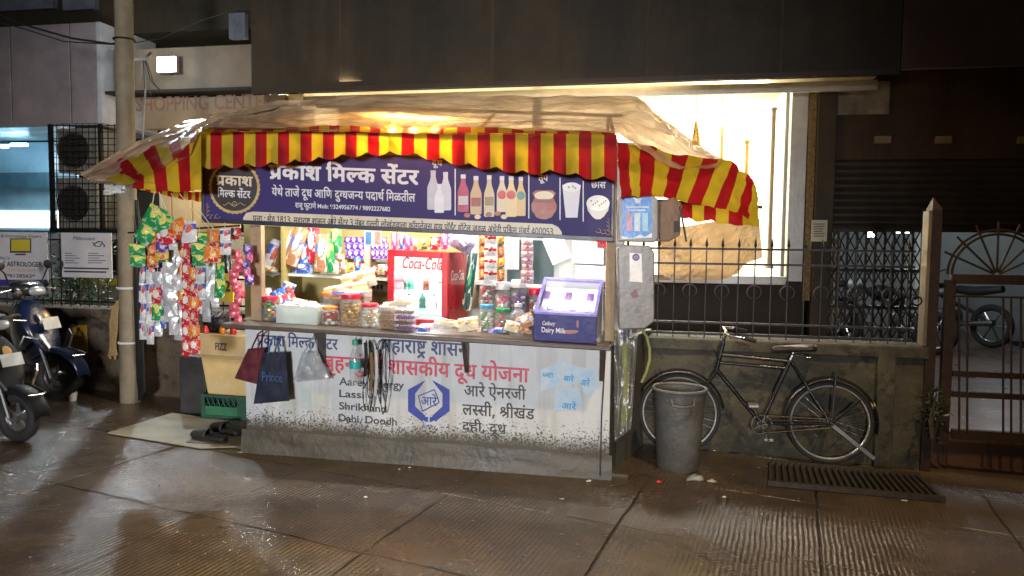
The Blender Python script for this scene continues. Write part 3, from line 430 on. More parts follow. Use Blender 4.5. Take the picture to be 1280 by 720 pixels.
472:(491,'136,111 126,111 116,109 106,108 97,105 88,102 80,98 66,108 52,120 41,132 32,145 27,160 25,176 26,189 30,200 36,209 44,216 52,222 61,226 70,229 82,231 95,232 110,232 157,232 157,276 0,276 0,311 252,311 252,276 198,276 198,197 106,197 92,197 84,196 78,194 72,190 67,183 65,174 67,162 72,153 79,145 87,138 103,143 120,146 138,147 161,145 181,139 199,128 213,114 221,97 224,77 221,57 214,40 203,26 187,15 167,7 144,2 154,-2 164,-6 175,-10 185,-13 196,-17 208,-20 191,-55 172,-46 154,-37 136,-28 120,-18 103,-9 88,0 70,2 54,5 41,9 32,15 26,23 24,32 26,43 31,51 39,56 50,58 61,57 71,53 79,48 88,42 97,35 104,34 110,34 131,35 149,39 164,44 174,52 181,63 183,76 182,87 178,95 171,102 161,107 150,110|146,308 140,319 134,332 129,344 125,356 122,369 122,381 124,401 131,418 144,431 160,440 178,446 199,448 209,448 219,447 228,445 237,442 245,439 252,436 241,403 232,407 223,410 213,413 202,414 190,412 180,408 172,402 166,394 163,384 162,374 162,363 165,352 168,341 173,331 180,319 188,308|187,362 189,372 194,380 202,385 212,387 221,385 229,380 235,372 236,362 235,352 229,344 221,339 212,337 202,339 194,344 189,352'),
521:(681,'170,-6 156,7 141,21 128,34 116,47 105,61 97,76 90,90 86,105 85,121 86,130 88,139 91,146 95,153 100,159 105,164 19,164 19,200 256,200 256,276 0,276 0,311 348,311 348,276 296,276 296,0 256,0 256,164 198,164 183,164 170,163 160,161 151,158 144,155 137,150 131,142 127,131 126,118 128,103 134,86 144,71 158,56 176,38 198,20'),
551:(655,'254,276 254,184 254,172 254,161 255,152 257,141 260,133 264,126 268,120 278,114 290,110 305,108 318,110 331,113 343,118 354,125 365,133 374,141 392,107 378,98 364,90 351,83 336,77 319,74 300,73 288,74 275,76 264,80 254,85 245,90 238,97 230,106 224,115 220,125 104,125 104,106 103,97 100,89 96,83 88,77 80,76 70,77 60,82 53,86 46,92 40,98 34,104 29,111 25,118 21,129 20,139 21,147 26,154 36,159 50,160 63,160 63,276 0,276 0,311 334,311 334,276|104,160 214,160 213,169 213,179 213,276 104,276'),
558:(696,'304,276 304,-68 263,-68 263,-29 245,-39 224,-45 202,-48 182,-45 163,-39 148,-28 135,-13 128,6 126,26 77,-8 54,26 190,108 208,78 190,66 182,60 175,53 170,47 166,36 165,24 166,12 170,2 177,-5 185,-9 194,-12 202,-13 215,-12 227,-9 238,-4 247,3 256,11 263,20 263,124 240,126 216,130 192,136 169,142 148,149 128,157 114,148 99,138 84,129 69,119 53,110 38,101 14,135 27,142 41,149 54,156 66,163 79,170 92,177 76,189 63,202 55,214 49,226 46,239 44,252 47,268 54,284 66,297 81,307 101,314 124,316 144,314 163,308 178,298 190,284 197,268 200,250 198,236 194,223 188,211 180,200 170,190 160,180 189,171 224,164 263,160 263,276 231,276 231,311 355,311 355,276|124,196 134,204 143,212 150,221 155,230 158,240 159,250 158,260 155,269 149,275 142,279 132,282 122,283 113,282 104,279 96,274 89,268 85,259 84,248 85,240 88,232 92,223 100,214 110,205'),
564:(584,'158,0 137,1 117,4 98,9 82,16 68,25 56,37 48,51 43,68 41,88 44,109 55,128 72,143 63,151 56,160 50,170 46,182 43,195 42,210 42,276 0,276 0,311 300,311 300,276 248,276 248,167 215,136 188,136 169,136 153,135 139,134 127,131 116,128 106,124 92,115 84,102 81,86 82,74 86,64 92,56 99,50 109,45 119,42 131,39 144,38 156,38 173,38 189,41 204,44 218,49 232,55 246,62 259,24 245,18 229,12 212,7 194,3 176,1|207,178 207,276 110,276|82,219 83,205 85,192 88,182 92,173 99,166 107,160 127,164 149,167 173,168 82,260|34,-82 158,-6 178,-6 250,-96 221,-115 162,-42 57,-115'),
799:(268,'23,-64 28,-45 33,-23 37,-2 41,20 45,40 48,58 96,58 100,52 95,34 88,15 81,-6 73,-26 65,-46 56,-64'),
801:(268,'36,27 37,38 40,47 45,53 55,59 66,60 79,59 89,53 94,47 97,38 98,27 97,16 94,7 89,1 82,-3 75,-6 66,-7 55,-5 45,1 40,7 37,16'),
803:(551,'138,-5 103,0 74,17 52,44 37,80 27,126 24,179 25,215 29,249 35,278 44,303 56,324 72,341 90,353 112,360 138,362 173,357 202,341 224,314 239,278 249,232 252,179 251,143 247,109 241,80 232,55 219,34 204,17 186,5 163,-3|138,33 160,37 178,49 191,69 200,97 205,134 207,179 205,223 200,260 191,288 178,308 160,321 138,324 115,321 97,308 84,288 76,260 71,223 69,179 71,135 76,98 84,70 97,49 115,37'),
804:(551,'130,0 130,223 131,237 131,253 131,269 132,285 132,299 132,311 125,303 119,297 112,291 103,284 67,254 44,284 137,357 174,357 174,0'),
806:(551,'114,-5 97,-5 80,-3 64,-1 49,3 34,8 20,14 20,56 35,49 50,43 66,39 82,35 98,33 114,32 141,35 163,41 179,51 191,65 198,83 200,103 197,123 189,139 175,151 157,159 133,164 107,166 74,166 74,203 107,203 131,205 152,211 168,222 180,235 187,252 189,270 187,286 181,300 172,310 160,318 145,323 128,324 111,324 96,321 82,316 69,310 56,303 44,295 22,326 35,335 50,344 67,351 86,357 106,361 128,362 160,359 187,351 208,337 222,319 232,297 234,274 232,251 225,232 213,216 198,203 179,194 158,188 158,186 184,181 206,172 223,159 235,143 243,123 246,102 242,72 231,46 214,25 189,8 155,-2'),
807:(551,'170,80 6,80 6,119 168,359 214,359 214,120 266,120 266,80 214,80 214,0 170,0|170,120 170,208 171,220 171,233 171,246 172,259 172,272 173,284 173,300 174,313 172,313 169,306 165,299 162,290 157,282 153,275 150,269 49,120'),
808:(551,'119,-5 103,-4 86,-3 71,0 57,3 43,8 32,14 32,56 40,52 49,47 58,44 68,41 79,38 90,36 101,34 111,33 120,33 144,35 164,41 180,52 192,66 200,86 202,110 200,131 192,149 180,163 164,173 143,180 118,182 109,181 99,180 88,179 78,178 69,176 62,175 40,189 53,357 222,357 222,316 92,316 82,214 91,216 104,218 113,218 123,219 133,219 154,218 174,214 191,207 207,198 221,186 232,172 241,156 246,136 248,114 244,80 233,50 214,27 190,9 157,-2'),
811:(551,'138,-5 105,-2 77,7 55,21 39,40 29,64 26,91 28,114 35,134 46,150 61,164 77,177 95,187 80,198 66,210 54,224 45,239 39,257 38,277 39,295 44,311 52,324 62,336 74,346 88,353 104,358 121,361 138,362 156,361 173,358 188,353 202,346 215,336 225,324 232,311 237,295 238,276 237,256 230,238 220,224 207,211 192,199 174,189 187,182 199,174 211,166 221,157 231,146 239,135 245,122 249,108 250,93 248,74 244,56 236,41 225,28 212,16 196,7 179,0 159,-4|138,207 153,215 167,224 178,233 188,245 193,259 195,275 193,290 188,303 180,313 168,320 154,324 138,326 122,324 107,320 96,313 88,303 83,290 81,275 83,258 88,244 97,233 109,224 123,215|137,32 158,34 176,39 189,48 199,61 205,76 206,92 205,108 198,122 188,134 174,146 155,158 132,170 113,160 97,149 85,136 77,123 71,107 70,90 71,74 77,60 86,48 99,39 116,34'),
813:(294,'74,207 62,209 52,215 47,221 43,230 42,241 43,252 47,261 52,268 62,273 74,275 86,273 96,268 100,261 104,252 104,241 104,230 100,221 96,215 86,209|74,-7 62,-5 52,1 47,7 43,16 42,27 43,38 47,47 52,54 62,59 74,61 86,59 96,54 100,47 104,38 104,27 104,16 100,7 96,1 86,-5'),}
TXT={'title': [274, 25, 66, 58, 3, 67, 50, 210, 25, 3, 60, 449, 35, 52], 'badge_a': [274, 25, 66, 58], 'badge_b': [67, 50, 210, 25, 3, 60, 449, 35, 52], 'sub': [51, 75, 41, 75, 3, 40, 66, 32, 75, 3, 420, 43, 3, 10, 67, 39, 3, 419, 185, 43, 32, 202, 51, 3, 46, 42, 66, 41, 181, 3, 67, 50, 55, 40, 68, 54], 'owner': [52, 66, 32, 70, 3, 47, 69, 35, 66, 39, 75], 'addr': [46, 521, 66, 3, 813, 3, 58, 75, 37, 3, 804, 811, 804, 806, 801, 3, 50, 61, 66, 52, 66, 564, 3, 58, 66, 60, 44, 3, 10, 52, 75, 3, 60, 449, 35, 52, 3, 806, 3, 44, 6, 48, 52, 3, 27, 210, 54, 68, 3, 54, 79, 26, 6, 37, 57, 66, 54, 66, 3, 25, 77, 551, 54, 75, 183, 60, 3, 61, 66, 51, 3, 46, 77, 472, 35, 3, 61, 77, 35, 75, 54, 3, 32, 57, 55, 3, 9, 6, 43, 75, 52, 68, 3, 46, 67, 558, 50, 3, 50, 69, 6, 48, 12, 3, 807, 803, 803, 803, 808, 806], 'tup': [40, 70, 46], 'chas': [31, 66, 60], 'dudh': [420, 43], 'govt': [50, 61, 66, 52, 66, 564, 3, 58, 66, 60, 44], 'scheme': [48, 71, 61, 202, 50, 69, 6, 48, 12, 3, 58, 66, 60, 25, 68, 51, 3, 420, 43, 3, 51, 79, 32, 44, 66], 'aare': [10, 52, 75], 'l1': [10, 52, 75, 3, 20, 44, 52, 32, 68], 'l2': [54, 215, 60, 68, 799, 3, 284, 68, 26, 6, 37], 'l3': [42, 61, 68, 799, 3, 420, 43]}
# ================================================================ SETTING
# ---------------------------------------------------------------- wet ribbed concrete road, one sheet
def road_mat():
    m = bpy.data.materials.new('wet_concrete'); m.use_nodes = True; t = m.node_tree; L = t.links.new; b = t.nodes['Principled BSDF']
    g = _n(t, 'ShaderNodeNewGeometry')
    mp = _n(t, 'ShaderNodeMapping'); mp.inputs['Rotation'].default_value = (0, 0, math.radians(21)); L(g.outputs['Position'], mp.inputs['Vector'])
    sp = _n(t, 'ShaderNodeSeparateXYZ'); L(mp.outputs[0], sp.inputs[0])
    def M(op, a, c=None, cl=False):
        q = _n(t, 'ShaderNodeMath', operation=op, use_clamp=cl)
        for k, v in enumerate((a, c)):
            if v is None: continue
            if isinstance(v, (int, float)): q.inputs[k].default_value = v
            else: L(v, q.inputs[k])
        return q.outputs[0]
    def N(sc, det=6, dist=0, vec=None):
        q = _n(t, 'ShaderNodeTexNoise', i_Scale=sc, i_Detail=det, i_Distortion=dist, i_Roughness=.62); L(vec or g.outputs['Position'], q.inputs['Vector']); return q.outputs[0]
    def R(x, a, b_, c, d):
        q = _n(t, 'ShaderNodeMapRange'); L(x, q.inputs[0])
        for k, v in enumerate((a, b_, c, d)): q.inputs[k+1].default_value = v
        return q.outputs[0]
    # slab joints (distance to the nearest line) with wobble
    wob = M('MULTIPLY', M('SUBTRACT', N(2.2, 5), .5), .05)
    def joint(comp, per, off, wd):
        q = M('ADD', M('ADD', comp, wob), off)
        fr = M('PINGPONG', q, per/2)
        return R(fr, 0.0, wd, 1, 0)
    jx = joint(sp.outputs[0], 1.04, JX, .010); jy = joint(sp.outputs[1], .93, JY, .009)
    jt = M('MULTIPLY', M('MAXIMUM', jx, jy), R(N(1.3, 4), .38, .5, .25, 1))
    # brushed ribs run across the road
    rib = M('SINE', M('MULTIPLY', M('ADD', sp.outputs[0], M('MULTIPLY', N(3, 2), .02)), 2*math.pi/.027))
    wear = R(N(.9, 5), .40, .60, .25, 1)
    grit = N(190, 3)
    big = N(.55, 7, .4); mid = N(4.5, 7)
    c1 = _n(t, 'ShaderNodeMix', data_type='RGBA'); c1.inputs['A'].default_value = (.038, .027, .017, 1); c1.inputs['B'].default_value = (.125, .086, .052, 1)
    L(R(M('ADD', M('MULTIPLY', big, .6), M('MULTIPLY', mid, .4)), .36, .64, 0, 1), c1.inputs['Factor'])
    c3 = _n(t, 'ShaderNodeMix', data_type='RGBA', blend_type='MULTIPLY'); c3.inputs['Factor'].default_value = .6; L(c1.outputs['Result'], c3.inputs['A']); L(R(grit, .3, .7, .35, 1.3), c3.inputs['B'])
    c2 = _n(t, 'ShaderNodeMix', data_type='RGBA'); L(c3.outputs['Result'], c2.inputs['A']); c2.inputs['B'].default_value = (.012, .01, .008, 1); L(M('MULTIPLY', jt, .85), c2.inputs['Factor'])
    L(c2.outputs['Result'], b.inputs['Base Color'])
    wet = R(N(.8, 6, .8), .42, .60, 0, 1)
    L(R(M('SUBTRACT', wet, M('MULTIPLY', mid, .3)), -.1, .8, .30, .07), b.inputs['Roughness'])
    b.inputs['Specular IOR Level'].default_value = 1.0
    h = M('ADD', M('ADD', M('MULTIPLY', M('MULTIPLY', rib, wear), .0019), M('MULTIPLY', M('MULTIPLY', grit, R(wet, 0, 1, 1, .5)), .0036)), M('ADD', M('MULTIPLY', jt, -.012), M('MULTIPLY', N(38, 4), .0045)))
    bp = _n(t, 'ShaderNodeBump', i_Strength=.9, i_Distance=1.0); L(h, bp.inputs['Height']); L(bp.outputs[0], b.inputs['Normal'])
    return m
_a = gpx(772, 657); _r = math.radians(21)
JX = -(_a.x*math.cos(_r)-_a.y*math.sin(_r))
JY = -(_a.x*math.sin(_r)+_a.y*math.cos(_r))
mb = MB()
def gfn(a, b):
    x = -60+120*a; y = -30+120*b
    return Vector((x, y, ground(max(-9, min(9, x)))))
mb.grid(gfn, 80, 40)
struct(mb.build('road', road_mat(), smooth=False, org=(0,0,0)))
# tiled forecourt behind the low wall
def tile_mat():
    m = bpy.data.materials.new('forecourt_tile'); m.use_nodes = True; t = m.node_tree; L = t.links.new; b = t.nodes['Principled BSDF']
    g = _n(t, 'ShaderNodeNewGeometry'); br = _n(t, 'ShaderNodeTexBrick', i_Scale=3.0); br.offset = 0
    br.inputs['Color1'].default_value = (.12, .06, .04, 1); br.inputs['Color2'].default_value = (.085, .045, .032, 1); br.inputs['Mortar'].default_value = (.05, .04, .03, 1)
    br.inputs['Brick Width'].default_value = .9; br.inputs['Row Height'].default_value = .9
    L(g.outputs['Position'], br.inputs['Vector']); L(br.outputs[0], b.inputs['Base Color'])
    nz = _n(t, 'ShaderNodeTexNoise', i_Scale=3, i_Detail=5); L(g.outputs['Position'], nz.inputs['Vector'])
    r = _n(t, 'ShaderNodeMapRange'); r.inputs[3].default_value = .15; r.inputs[4].default_value = .5; L(nz.outputs[0], r.inputs[0]); L(r.outputs[0], b.inputs['Roughness'])
    return m
mb = MB()
mb.add([WL.w(-9, .06, -.26), WL.w(6, .06, -.26), WL.w(6, .06, -14), WL.w(-9, .06, -14)], [(0,1,2,3)])
mb2 = mb
vs = []
struct(MB().box(WL, -9, 6, -.6, .065, -14, -.27).build('forecourt_floor', tile_mat(), smooth=False))

# ---------------------------------------------------------------- low walls with their iron fences
def old_wall_mat(name, a, b2, top):
    m = mat(name, a, .75, col2=b2, scale=3.2, bump=.6, bscale=26)
    t = m.node_tree; L = t.links.new; b = t.nodes['Principled BSDF']
    src = b.inputs['Base Color'].links[0].from_socket
    g = _n(t, 'ShaderNodeNewGeometry'); n = _n(t, 'ShaderNodeTexNoise', i_Scale=7, i_Detail=9, i_Roughness=.75); L(g.outputs['Position'], n.inputs['Vector'])
    r = _n(t, 'ShaderNodeMapRange'); r.inputs[1].default_value = .50; r.inputs[2].default_value = .60; L(n.outputs[0], r.inputs[0])
    mx = _n(t, 'ShaderNodeMix', data_type='RGBA'); L(r.outputs[0], mx.inputs['Factor']); L(src, mx.inputs['A']); mx.inputs['B'].default_value = rgba(top); L(mx.outputs['Result'], b.inputs['Base Color'])
    return m
iron = mat('black_iron', (.014, .012, .011), .45, .3, bump=.2, bscale=120)
rustiron = mat('rusty_iron', (.05, .022, .012), .6, .3, col2=(.02, .012, .01), scale=18, bump=.3, bscale=90)
def fence_wall(name, label, x0, x1, zt, m, piers=()):
    r = thing(name, label, 'wall', WL.w((x0+x1)/2, ground((x0+x1)/2)-.05, 0))
    body = MB()
    n = 24
    f = lambda a, b: WL.w(x0+(x1-x0)*a, (ground(x0+(x1-x0)*a)-.12)*(1-b)+(zt-.09)*b, .012*noise.noise(Vector((a*14, b*4, 3))))
    body.grid(f, n*2, 8); body.box(WL, x0, x1, -.4, zt-.09, -.22, -.02)
    body.build('wall_body', m, r, smooth=False)
    cp = MB(); cp.box(WL, x0-.02, x1+.02, zt-.09, zt, -.26, .035); cp.build('coping', m, r, smooth=False, bevel=.012)
    for i, px in enumerate(piers): MB().box(WL, px-.02, px+.10, ground(px)-.1, zt+.001, -.24, .05).build('pier', m, r, smooth=False, bevel=.01)
    return r
mossy = old_wall_mat('mossy_concrete', (.026, .023, .014), (.095, .083, .05), (.022, .02, .015))
sooty = old_wall_mat('sooty_concrete', (.07, .05, .032), (.13, .095, .06), (.03, .024, .018))
zr = WL.px(1000, 428, 0)[1]; zl = WL.px(105, 385, 0)[1]
xg = WL.px(1155, 480)[0]; xs = WL.px(800, 480)[0]
fence_wall('mossy_low_wall', 'mossy stained concrete low wall behind the leaning bicycle', xs-.55, xg, zr, mossy, (WL.px(1098, 480)[0],))
fence_wall('sooty_low_wall', 'dark sooty concrete low wall behind the parked scooters', -7.5, xs-.75, zl, sooty)
def spear_fence(name, label, x0, x1, z0, rails, ztop, step, rings=None, spear=True):
    r = thing(name, label, 'fence', WL.w((x0+x1)/2, z0, -.11))
    for z in rails: MB().box(WL, x0, x1, z-.008, z+.008, -.125, -.105).build('rail', iron, r, smooth=False)
    proto = None; x = x0+.03; k = 0
    while x < x1:
        b = MB(); zt = ztop+(0 if k % 2 == 0 else -.0)
        b.tube([WL.w(x, z0-.03, -.095), WL.w(x, zt, -.095)], .0048, 6)
        if spear: b.lathe(WL.w(x, zt-.01, -.095), [(.005, 0), (.012, .012), (.010, .03), (0, .075)], 6)
        b.build('bar', iron, r); x += step; k += 1
    if rings:
        x = x0+.03+step*1.0
        while x < x1-.05:
            MB().ring(WL.w(x, rings, -.09), WL.N, .052, .006, 20, 6).build('ring', iron, r); x += step*2
    return r
zz = lambda X, Y: WL.px(X, Y, -.1)[1]
spear_fence('ring_fence', 'black iron fence with rings and spear tips behind the bicycle', xs-.5, xg-.06, zr, [zz(900, 404), zz(960, 331), zz(960, 312), zr+.03], zz(960, 308), .118, zz(930, 365))
spear_fence('bar_fence', 'plain black iron bar fence carrying two white signs', -6.5, WL.px(150, 380)[0]+.15, zl, [zl+.05, zz(110, 300)], zz(110, 292), .098, None, False)
spear_fence('bar_fence', 'plain iron bar fence behind the hanging snack strips', WL.px(175, 380)[0], xs-.9, zl, [zl+.05, zz(110, 345)], zz(110, 335), .12, None, False)

# ---------------------------------------------------------------- gate, its post, and the collapsible gate
g_ = thing('gate_post', 'tall rusty steel gate post between fence and gate', 'gate post', WL.pw(1160, 560, 0))
q = WL.px(1163, 400, .02)
px0 = WL.px(1154, 400)[0]; px1 = WL.px(1171, 400)[0]; zt = WL.px(1163, 262)[1]
MB().box(WL, px0+.02, px1, -.4, zt, -.12, .02).build('post', rustiron, g_, smooth=False, bevel=.004)
mb = MB(); zz0 = WL.px(1163, 246)[1]
mb.add([WL.w(px0+.02, zt, .02), WL.w(px1, zt, .02), WL.w(px1, zt, -.12), WL.w(px0+.02, zt, -.12), WL.w((px0+px1)/2, zz0, -.05)], [(0,1,4),(1,2,4),(2,3,4),(3,0,4)])
mb.build('post_cap', rustiron, g_, smooth=False)
MB().box(WL, px0-.002, px0+.019, zr+.01, zt-.01, -.10, .024).build('angle_strip', mat('bare_angle', (.16, .12, .075), .5, bump=.3), g_, smooth=False)
MB().ring(WL.pw(1146, 376, 0), WL.N, .032, .007, 16).build('latch_ring', iron, g_)
GT = Fr(5.90, -.2)
g2 = thing('arched_gate', 'rusty iron gate with sunburst arch at the forecourt entrance', 'gate', GT.pw(1235, 560))
def gbar(name, X0, Y0, X1, Y1, r=.012, m=rustiron):
    return MB().tube([GT.pw(X0, Y0), GT.pw(X1, Y1)], r, 6).build(name, m, g2)
mb = MB(); mb.pbox(GT, 1178, 350, 1191, 556, -.05, .0); mb.pbox(GT, 1190.2, 344, 1330, 356, -.05, 0); mb.pbox(GT, 1191.2, 541, 1330, 553, -.05, 0); mb.build('gate_frame', rustiron, g2, smooth=False, bevel=.003)
for Y in (470, 496): 
    mb = MB(); mb.pbox(GT, 1191.2, Y-3.5, 1330, Y+3.5, -.04, -.004); mb.build('cross_bar', rustiron, g2, smooth=False)
for X in (1199, 1209, 1254, 1264, 1276, 1290, 1306): gbar('bar', X, 372, X, 541, .008)
gbar('cross_bar', 1191, 370, 1330, 373, .008)
gc = GT.pw(1246, 344)
R = GT.mpp(1246, 344)
MB().ring(gc, GT.N, 58*R, .009, 30, 6, a0=0, a1=180).build('arch', rustiron, g2)
MB().ring(gc, GT.N, 64*R, .009, 30, 6, a0=0, a1=180).build('arch', rustiron, g2)
for dg in (28, 48, 70, 91, 113, 135, 155):
    d = (GT.U*math.cos(math.radians(dg))+Vector((0,0,1))*math.sin(math.radians(dg)))
    MB().tube([gc+d*.02, gc+d*(76*R)], .008, 6).build('ray', rustiron, g2)
CG = Fr(8.5, -.2)
g3 = thing('collapsible_gate', 'dark folding lattice shutter gate under the rolled shutter', 'gate', CG.pw(1090, 440))
lat = mat('dark_lattice', (.045, .038, .032), .5, .4)
for i in range(11):
    X = 1034+i*11.6; mb = MB(); mb.pbox(CG, X-1.3, 286, X+1.3, 446, -.02, .0); mb.build('upright', lat, g3, smooth=False)
mb = MB()
for i in range(10):
    X = 1034+i*11.6
    for r_ in range(7):
        Y = 290+r_*22
        for (a, b, dn) in (((X, Y), (X+11.6, Y+22), .006), ((X+11.6, Y), (X, Y+22), .014)):
            mb.tube([CG.pw(*a, dn), CG.pw(*b, dn)], .008, 4)
mb.build('lattice', lat, g3, smooth=False)
for Y in (288, 338, 384):
    mb = MB(); mb.pbox(CG, 1030, Y-2, 1152, Y+2, -.05, -.022); mb.build('guide_rail', lat, g3, smooth=False)

# ---------------------------------------------------------------- buildings behind
soot = mat('sooty_plaster', (.018, .015, .008), .7, col2=(.07, .050, .026), scale=.9, bump=.4, bscale=20)
soot2 = mat('brown_plaster', (.055, .035, .024), .8, col2=(.095, .062, .042), scale=1.6, bump=.4, bscale=20)
weather(soot); weather(soot2)
dark = mat('dark_recess', (.018, .015, .012), .8)
cream = mat('cream_wall', (.80, .72, .55), .7, var=.06)
white_al = mat('grey_aluminium', (.42, .41, .39), .35, .3, var=.15, scale=9)
shop = thing('lighting_showroom', 'dark fronted showroom with a huge warm lit window behind the stall', 'building', BF.w(.5, 0, -.5))
wx0 = BF.px(350, 200)[0]; wx1 = BF.px(986, 230)[0]; wz0 = BF.px(900, 350)[1]; wz1 = BF.px(700, 118)[1]
xr0 = BF.px(1010, 230)[0]; xr1 = BF.px(1041, 230)[0]; xend = 9.0
# wall below the window (one solid wall, then the frame)
MB().box(BF, wx0-.35, xr0, 0, wz0, -.30, 0).build('sill_wall', mat('dark_brown_sill', (.03, .02, .014), .8), shop, smooth=False)
mb = MB(); mb.box(BF, wx1, wx1+.02+(xr0-wx1)*.75, wz0, wz1+.35, -.12, .03); mb.box(BF, wx0-.1, wx0, wz0, wz1+.35, -.12, .03); mb.box(BF, wx0, wx1, wz1+.13, wz1+.24, -.12, .03); mb.box(BF, wx0, wx1, wz0-.04, wz0+.05, -.12, .045); mb.build('window_frame', white_al, shop, smooth=False, bevel=.006)
mb = MB()
for X in (672,): 
    xx = BF.px(X, 115)[0]; mb.box(BF, xx-.05, xx+.05, wz0+.05, wz1+.12, -.1, .02)
mb.build('mullion', white_al, shop, smooth=False)
xf = wx1+.02+(xr0-wx1)*.75
gold = mat('gold_carved_strip', (.30, .19, .06), .4, .5, col2=(.07, .045, .02), scale=38, bump=1, bscale=60)
MB().box(BF, xf+.005, xr0+.05, wz0-.2, wz1+.1, -.1, .05).build('carved_strip', gold, shop, smooth=False)
MB().box(BF, xr0+.055, xr1, 0, wz1+.4, -.3, .10).build('pillar', soot, shop, smooth=False, bevel=.01)
# projecting fascia over the window
fz = FA.px(660, 107)[1]; fx0 = FA.px(314, 60)[0]; fx1 = FA.px(1126, 60)[0]
MB().box(FA, fx0, fx1, fz, fz+2.6, -.06, 0).build('fascia', soot, shop, smooth=False)
for xx in (fx0+1.0, fx0+2.6, fx0+4.1, fx0+5.3): MB().box(FA, xx-.012, xx+.012, fz, fz+2.6, -.03, .004).build('seam_strip', soot2, shop, smooth=False)
MB().box(FA, fx0, fx1, fz, fz+.05, -.05, .012).build('drip_edge', mat('rust_edge', (.05, .032, .02), .6), shop, smooth=False)
MB().tube([FA.w(fx0+.2, fz+1.18, .02), FA.w(fx0+2.8, fz+1.10, .02), FA.w(fx0+5.2, fz+1.22, .02)], .012, 6).build('conduit', rustiron, shop)
MB().box(FA, fx0, fx1, fz+.14, fz+.18, -1.05, -.065).build('soffit', mat('soffit_paint', (.72, .62, .42), .5, var=.25, scale=5), shop, smooth=False)
MB().box(FA, fx0, fx1, fz+.0, fz+.10, -.75, -.70).build('soffit_beam', white_al, shop, smooth=False)
MB().box(FA, fx1+.01, xend, FA.px(1200, 84)[1], fz+2.6, -.06, -.005).build('brown_panel', mat('brown_cladding', (.11, .062, .045), .6, var=.2, scale=2, bump=.2), shop, smooth=False)
# right bay: dark wall with patches, rolling shutter, lintel
sx0 = xr1+.005; sh1 = BF.px(1200, 198)[1]; sh0 = BF.px(1200, 283)[1]
MB().box(BF, sx0, xend, sh1, sh1+2.2, -.30, -.02).build('upper_wall', soot2, shop, smooth=False)
mb = MB(); mb.pbox(BF, 1042, 102, 1112, 143, -.02, .012); mb.build('pale_panel', mat('pale_patch', (.05, .04, .03), .7, col2=(.45, .40, .30), scale=2.6), shop, smooth=False)
for X in (1104, 1180, 1284):
    mb = MB(); mb.pbox(BF, X-10, 170, X+10, 179, -.02, .03); mb.build('wall_bracket', mat('bracket_paint', (.30, .24, .16), .6), shop, smooth=False)
mb = MB()
def shf(a, b):
    z = sh0+(sh1-sh0)*b
    return BF.w(sx0+(xend-sx0)*a, z, -.06+.018*abs(math.sin(b*math.pi*9)))
mb.grid(shf, 2, 72); mb.build('rolled_shutter', mat('shutter_brown', (.075, .055, .038), .5, .2, col2=(.04, .03, .022), scale=2.5), shop, smooth=False)
MB().box(BF, sx0, xend, sh0-.06, sh0, -.15, -.01).build('shutter_rail', rustiron, shop, smooth=False)
# rooms behind: showroom box and the parking bay
rm = MB(); D = 3.0
rm.box(BF, wx0-.3, wx1+.5, wz0-.6, wz0-.5, -D, -.32); rm.box(BF, wx0-.3, wx1+.5, wz1+.55, wz1+.65, -D, -.14); rm.box(BF, wx0-.3, wx1+.5, wz0-.499, wz1+.549, -D-.1, -D)
rm.box(BF, wx0-.4, wx0-.31, wz0-.5, wz1+.55, -D, -.32); rm.box(BF, wx1+.51, wx1+.6, wz0-.5, wz1+.55, -D, -.32)
rm.build('showroom_wall', cream, shop, smooth=False)
bayw = mat('bay_paint', (.50, .53, .52), .6, var=.2, scale=1.2)
pb = MB(); pb.box(BF, sx0-.35, xend, -.2, 3.2, -6.1, -6.0); pb.box(BF, sx0-.45, sx0-.36, -.2, 3.2, -6, -.31); pb.box(BF, sx0-.35, xend, 2.6, 2.7, -6, -.31)
pb.build('parking_bay_wall', bayw, shop, smooth=False)
pb = MB(); pb.box(BF, xr1+1.75, xr1+2.05, 0, 2.59, -3.4, -3.0); pb.build('bay_column', bayw, shop, smooth=False)
mb = MB(); mb.box(BF, wx0+.005, wx1-.005, wz0+.06, wz1+.12, -.075, -.065); mb.build('window_pane', clear('pane_glass', gloss=.05), shop, smooth=False)
# upper storeys, dark, above everything
MB().box(BF, -14, xend, fz+2.65, fz+7, -6, .6).build('upper_storey', dark, shop, smooth=False)
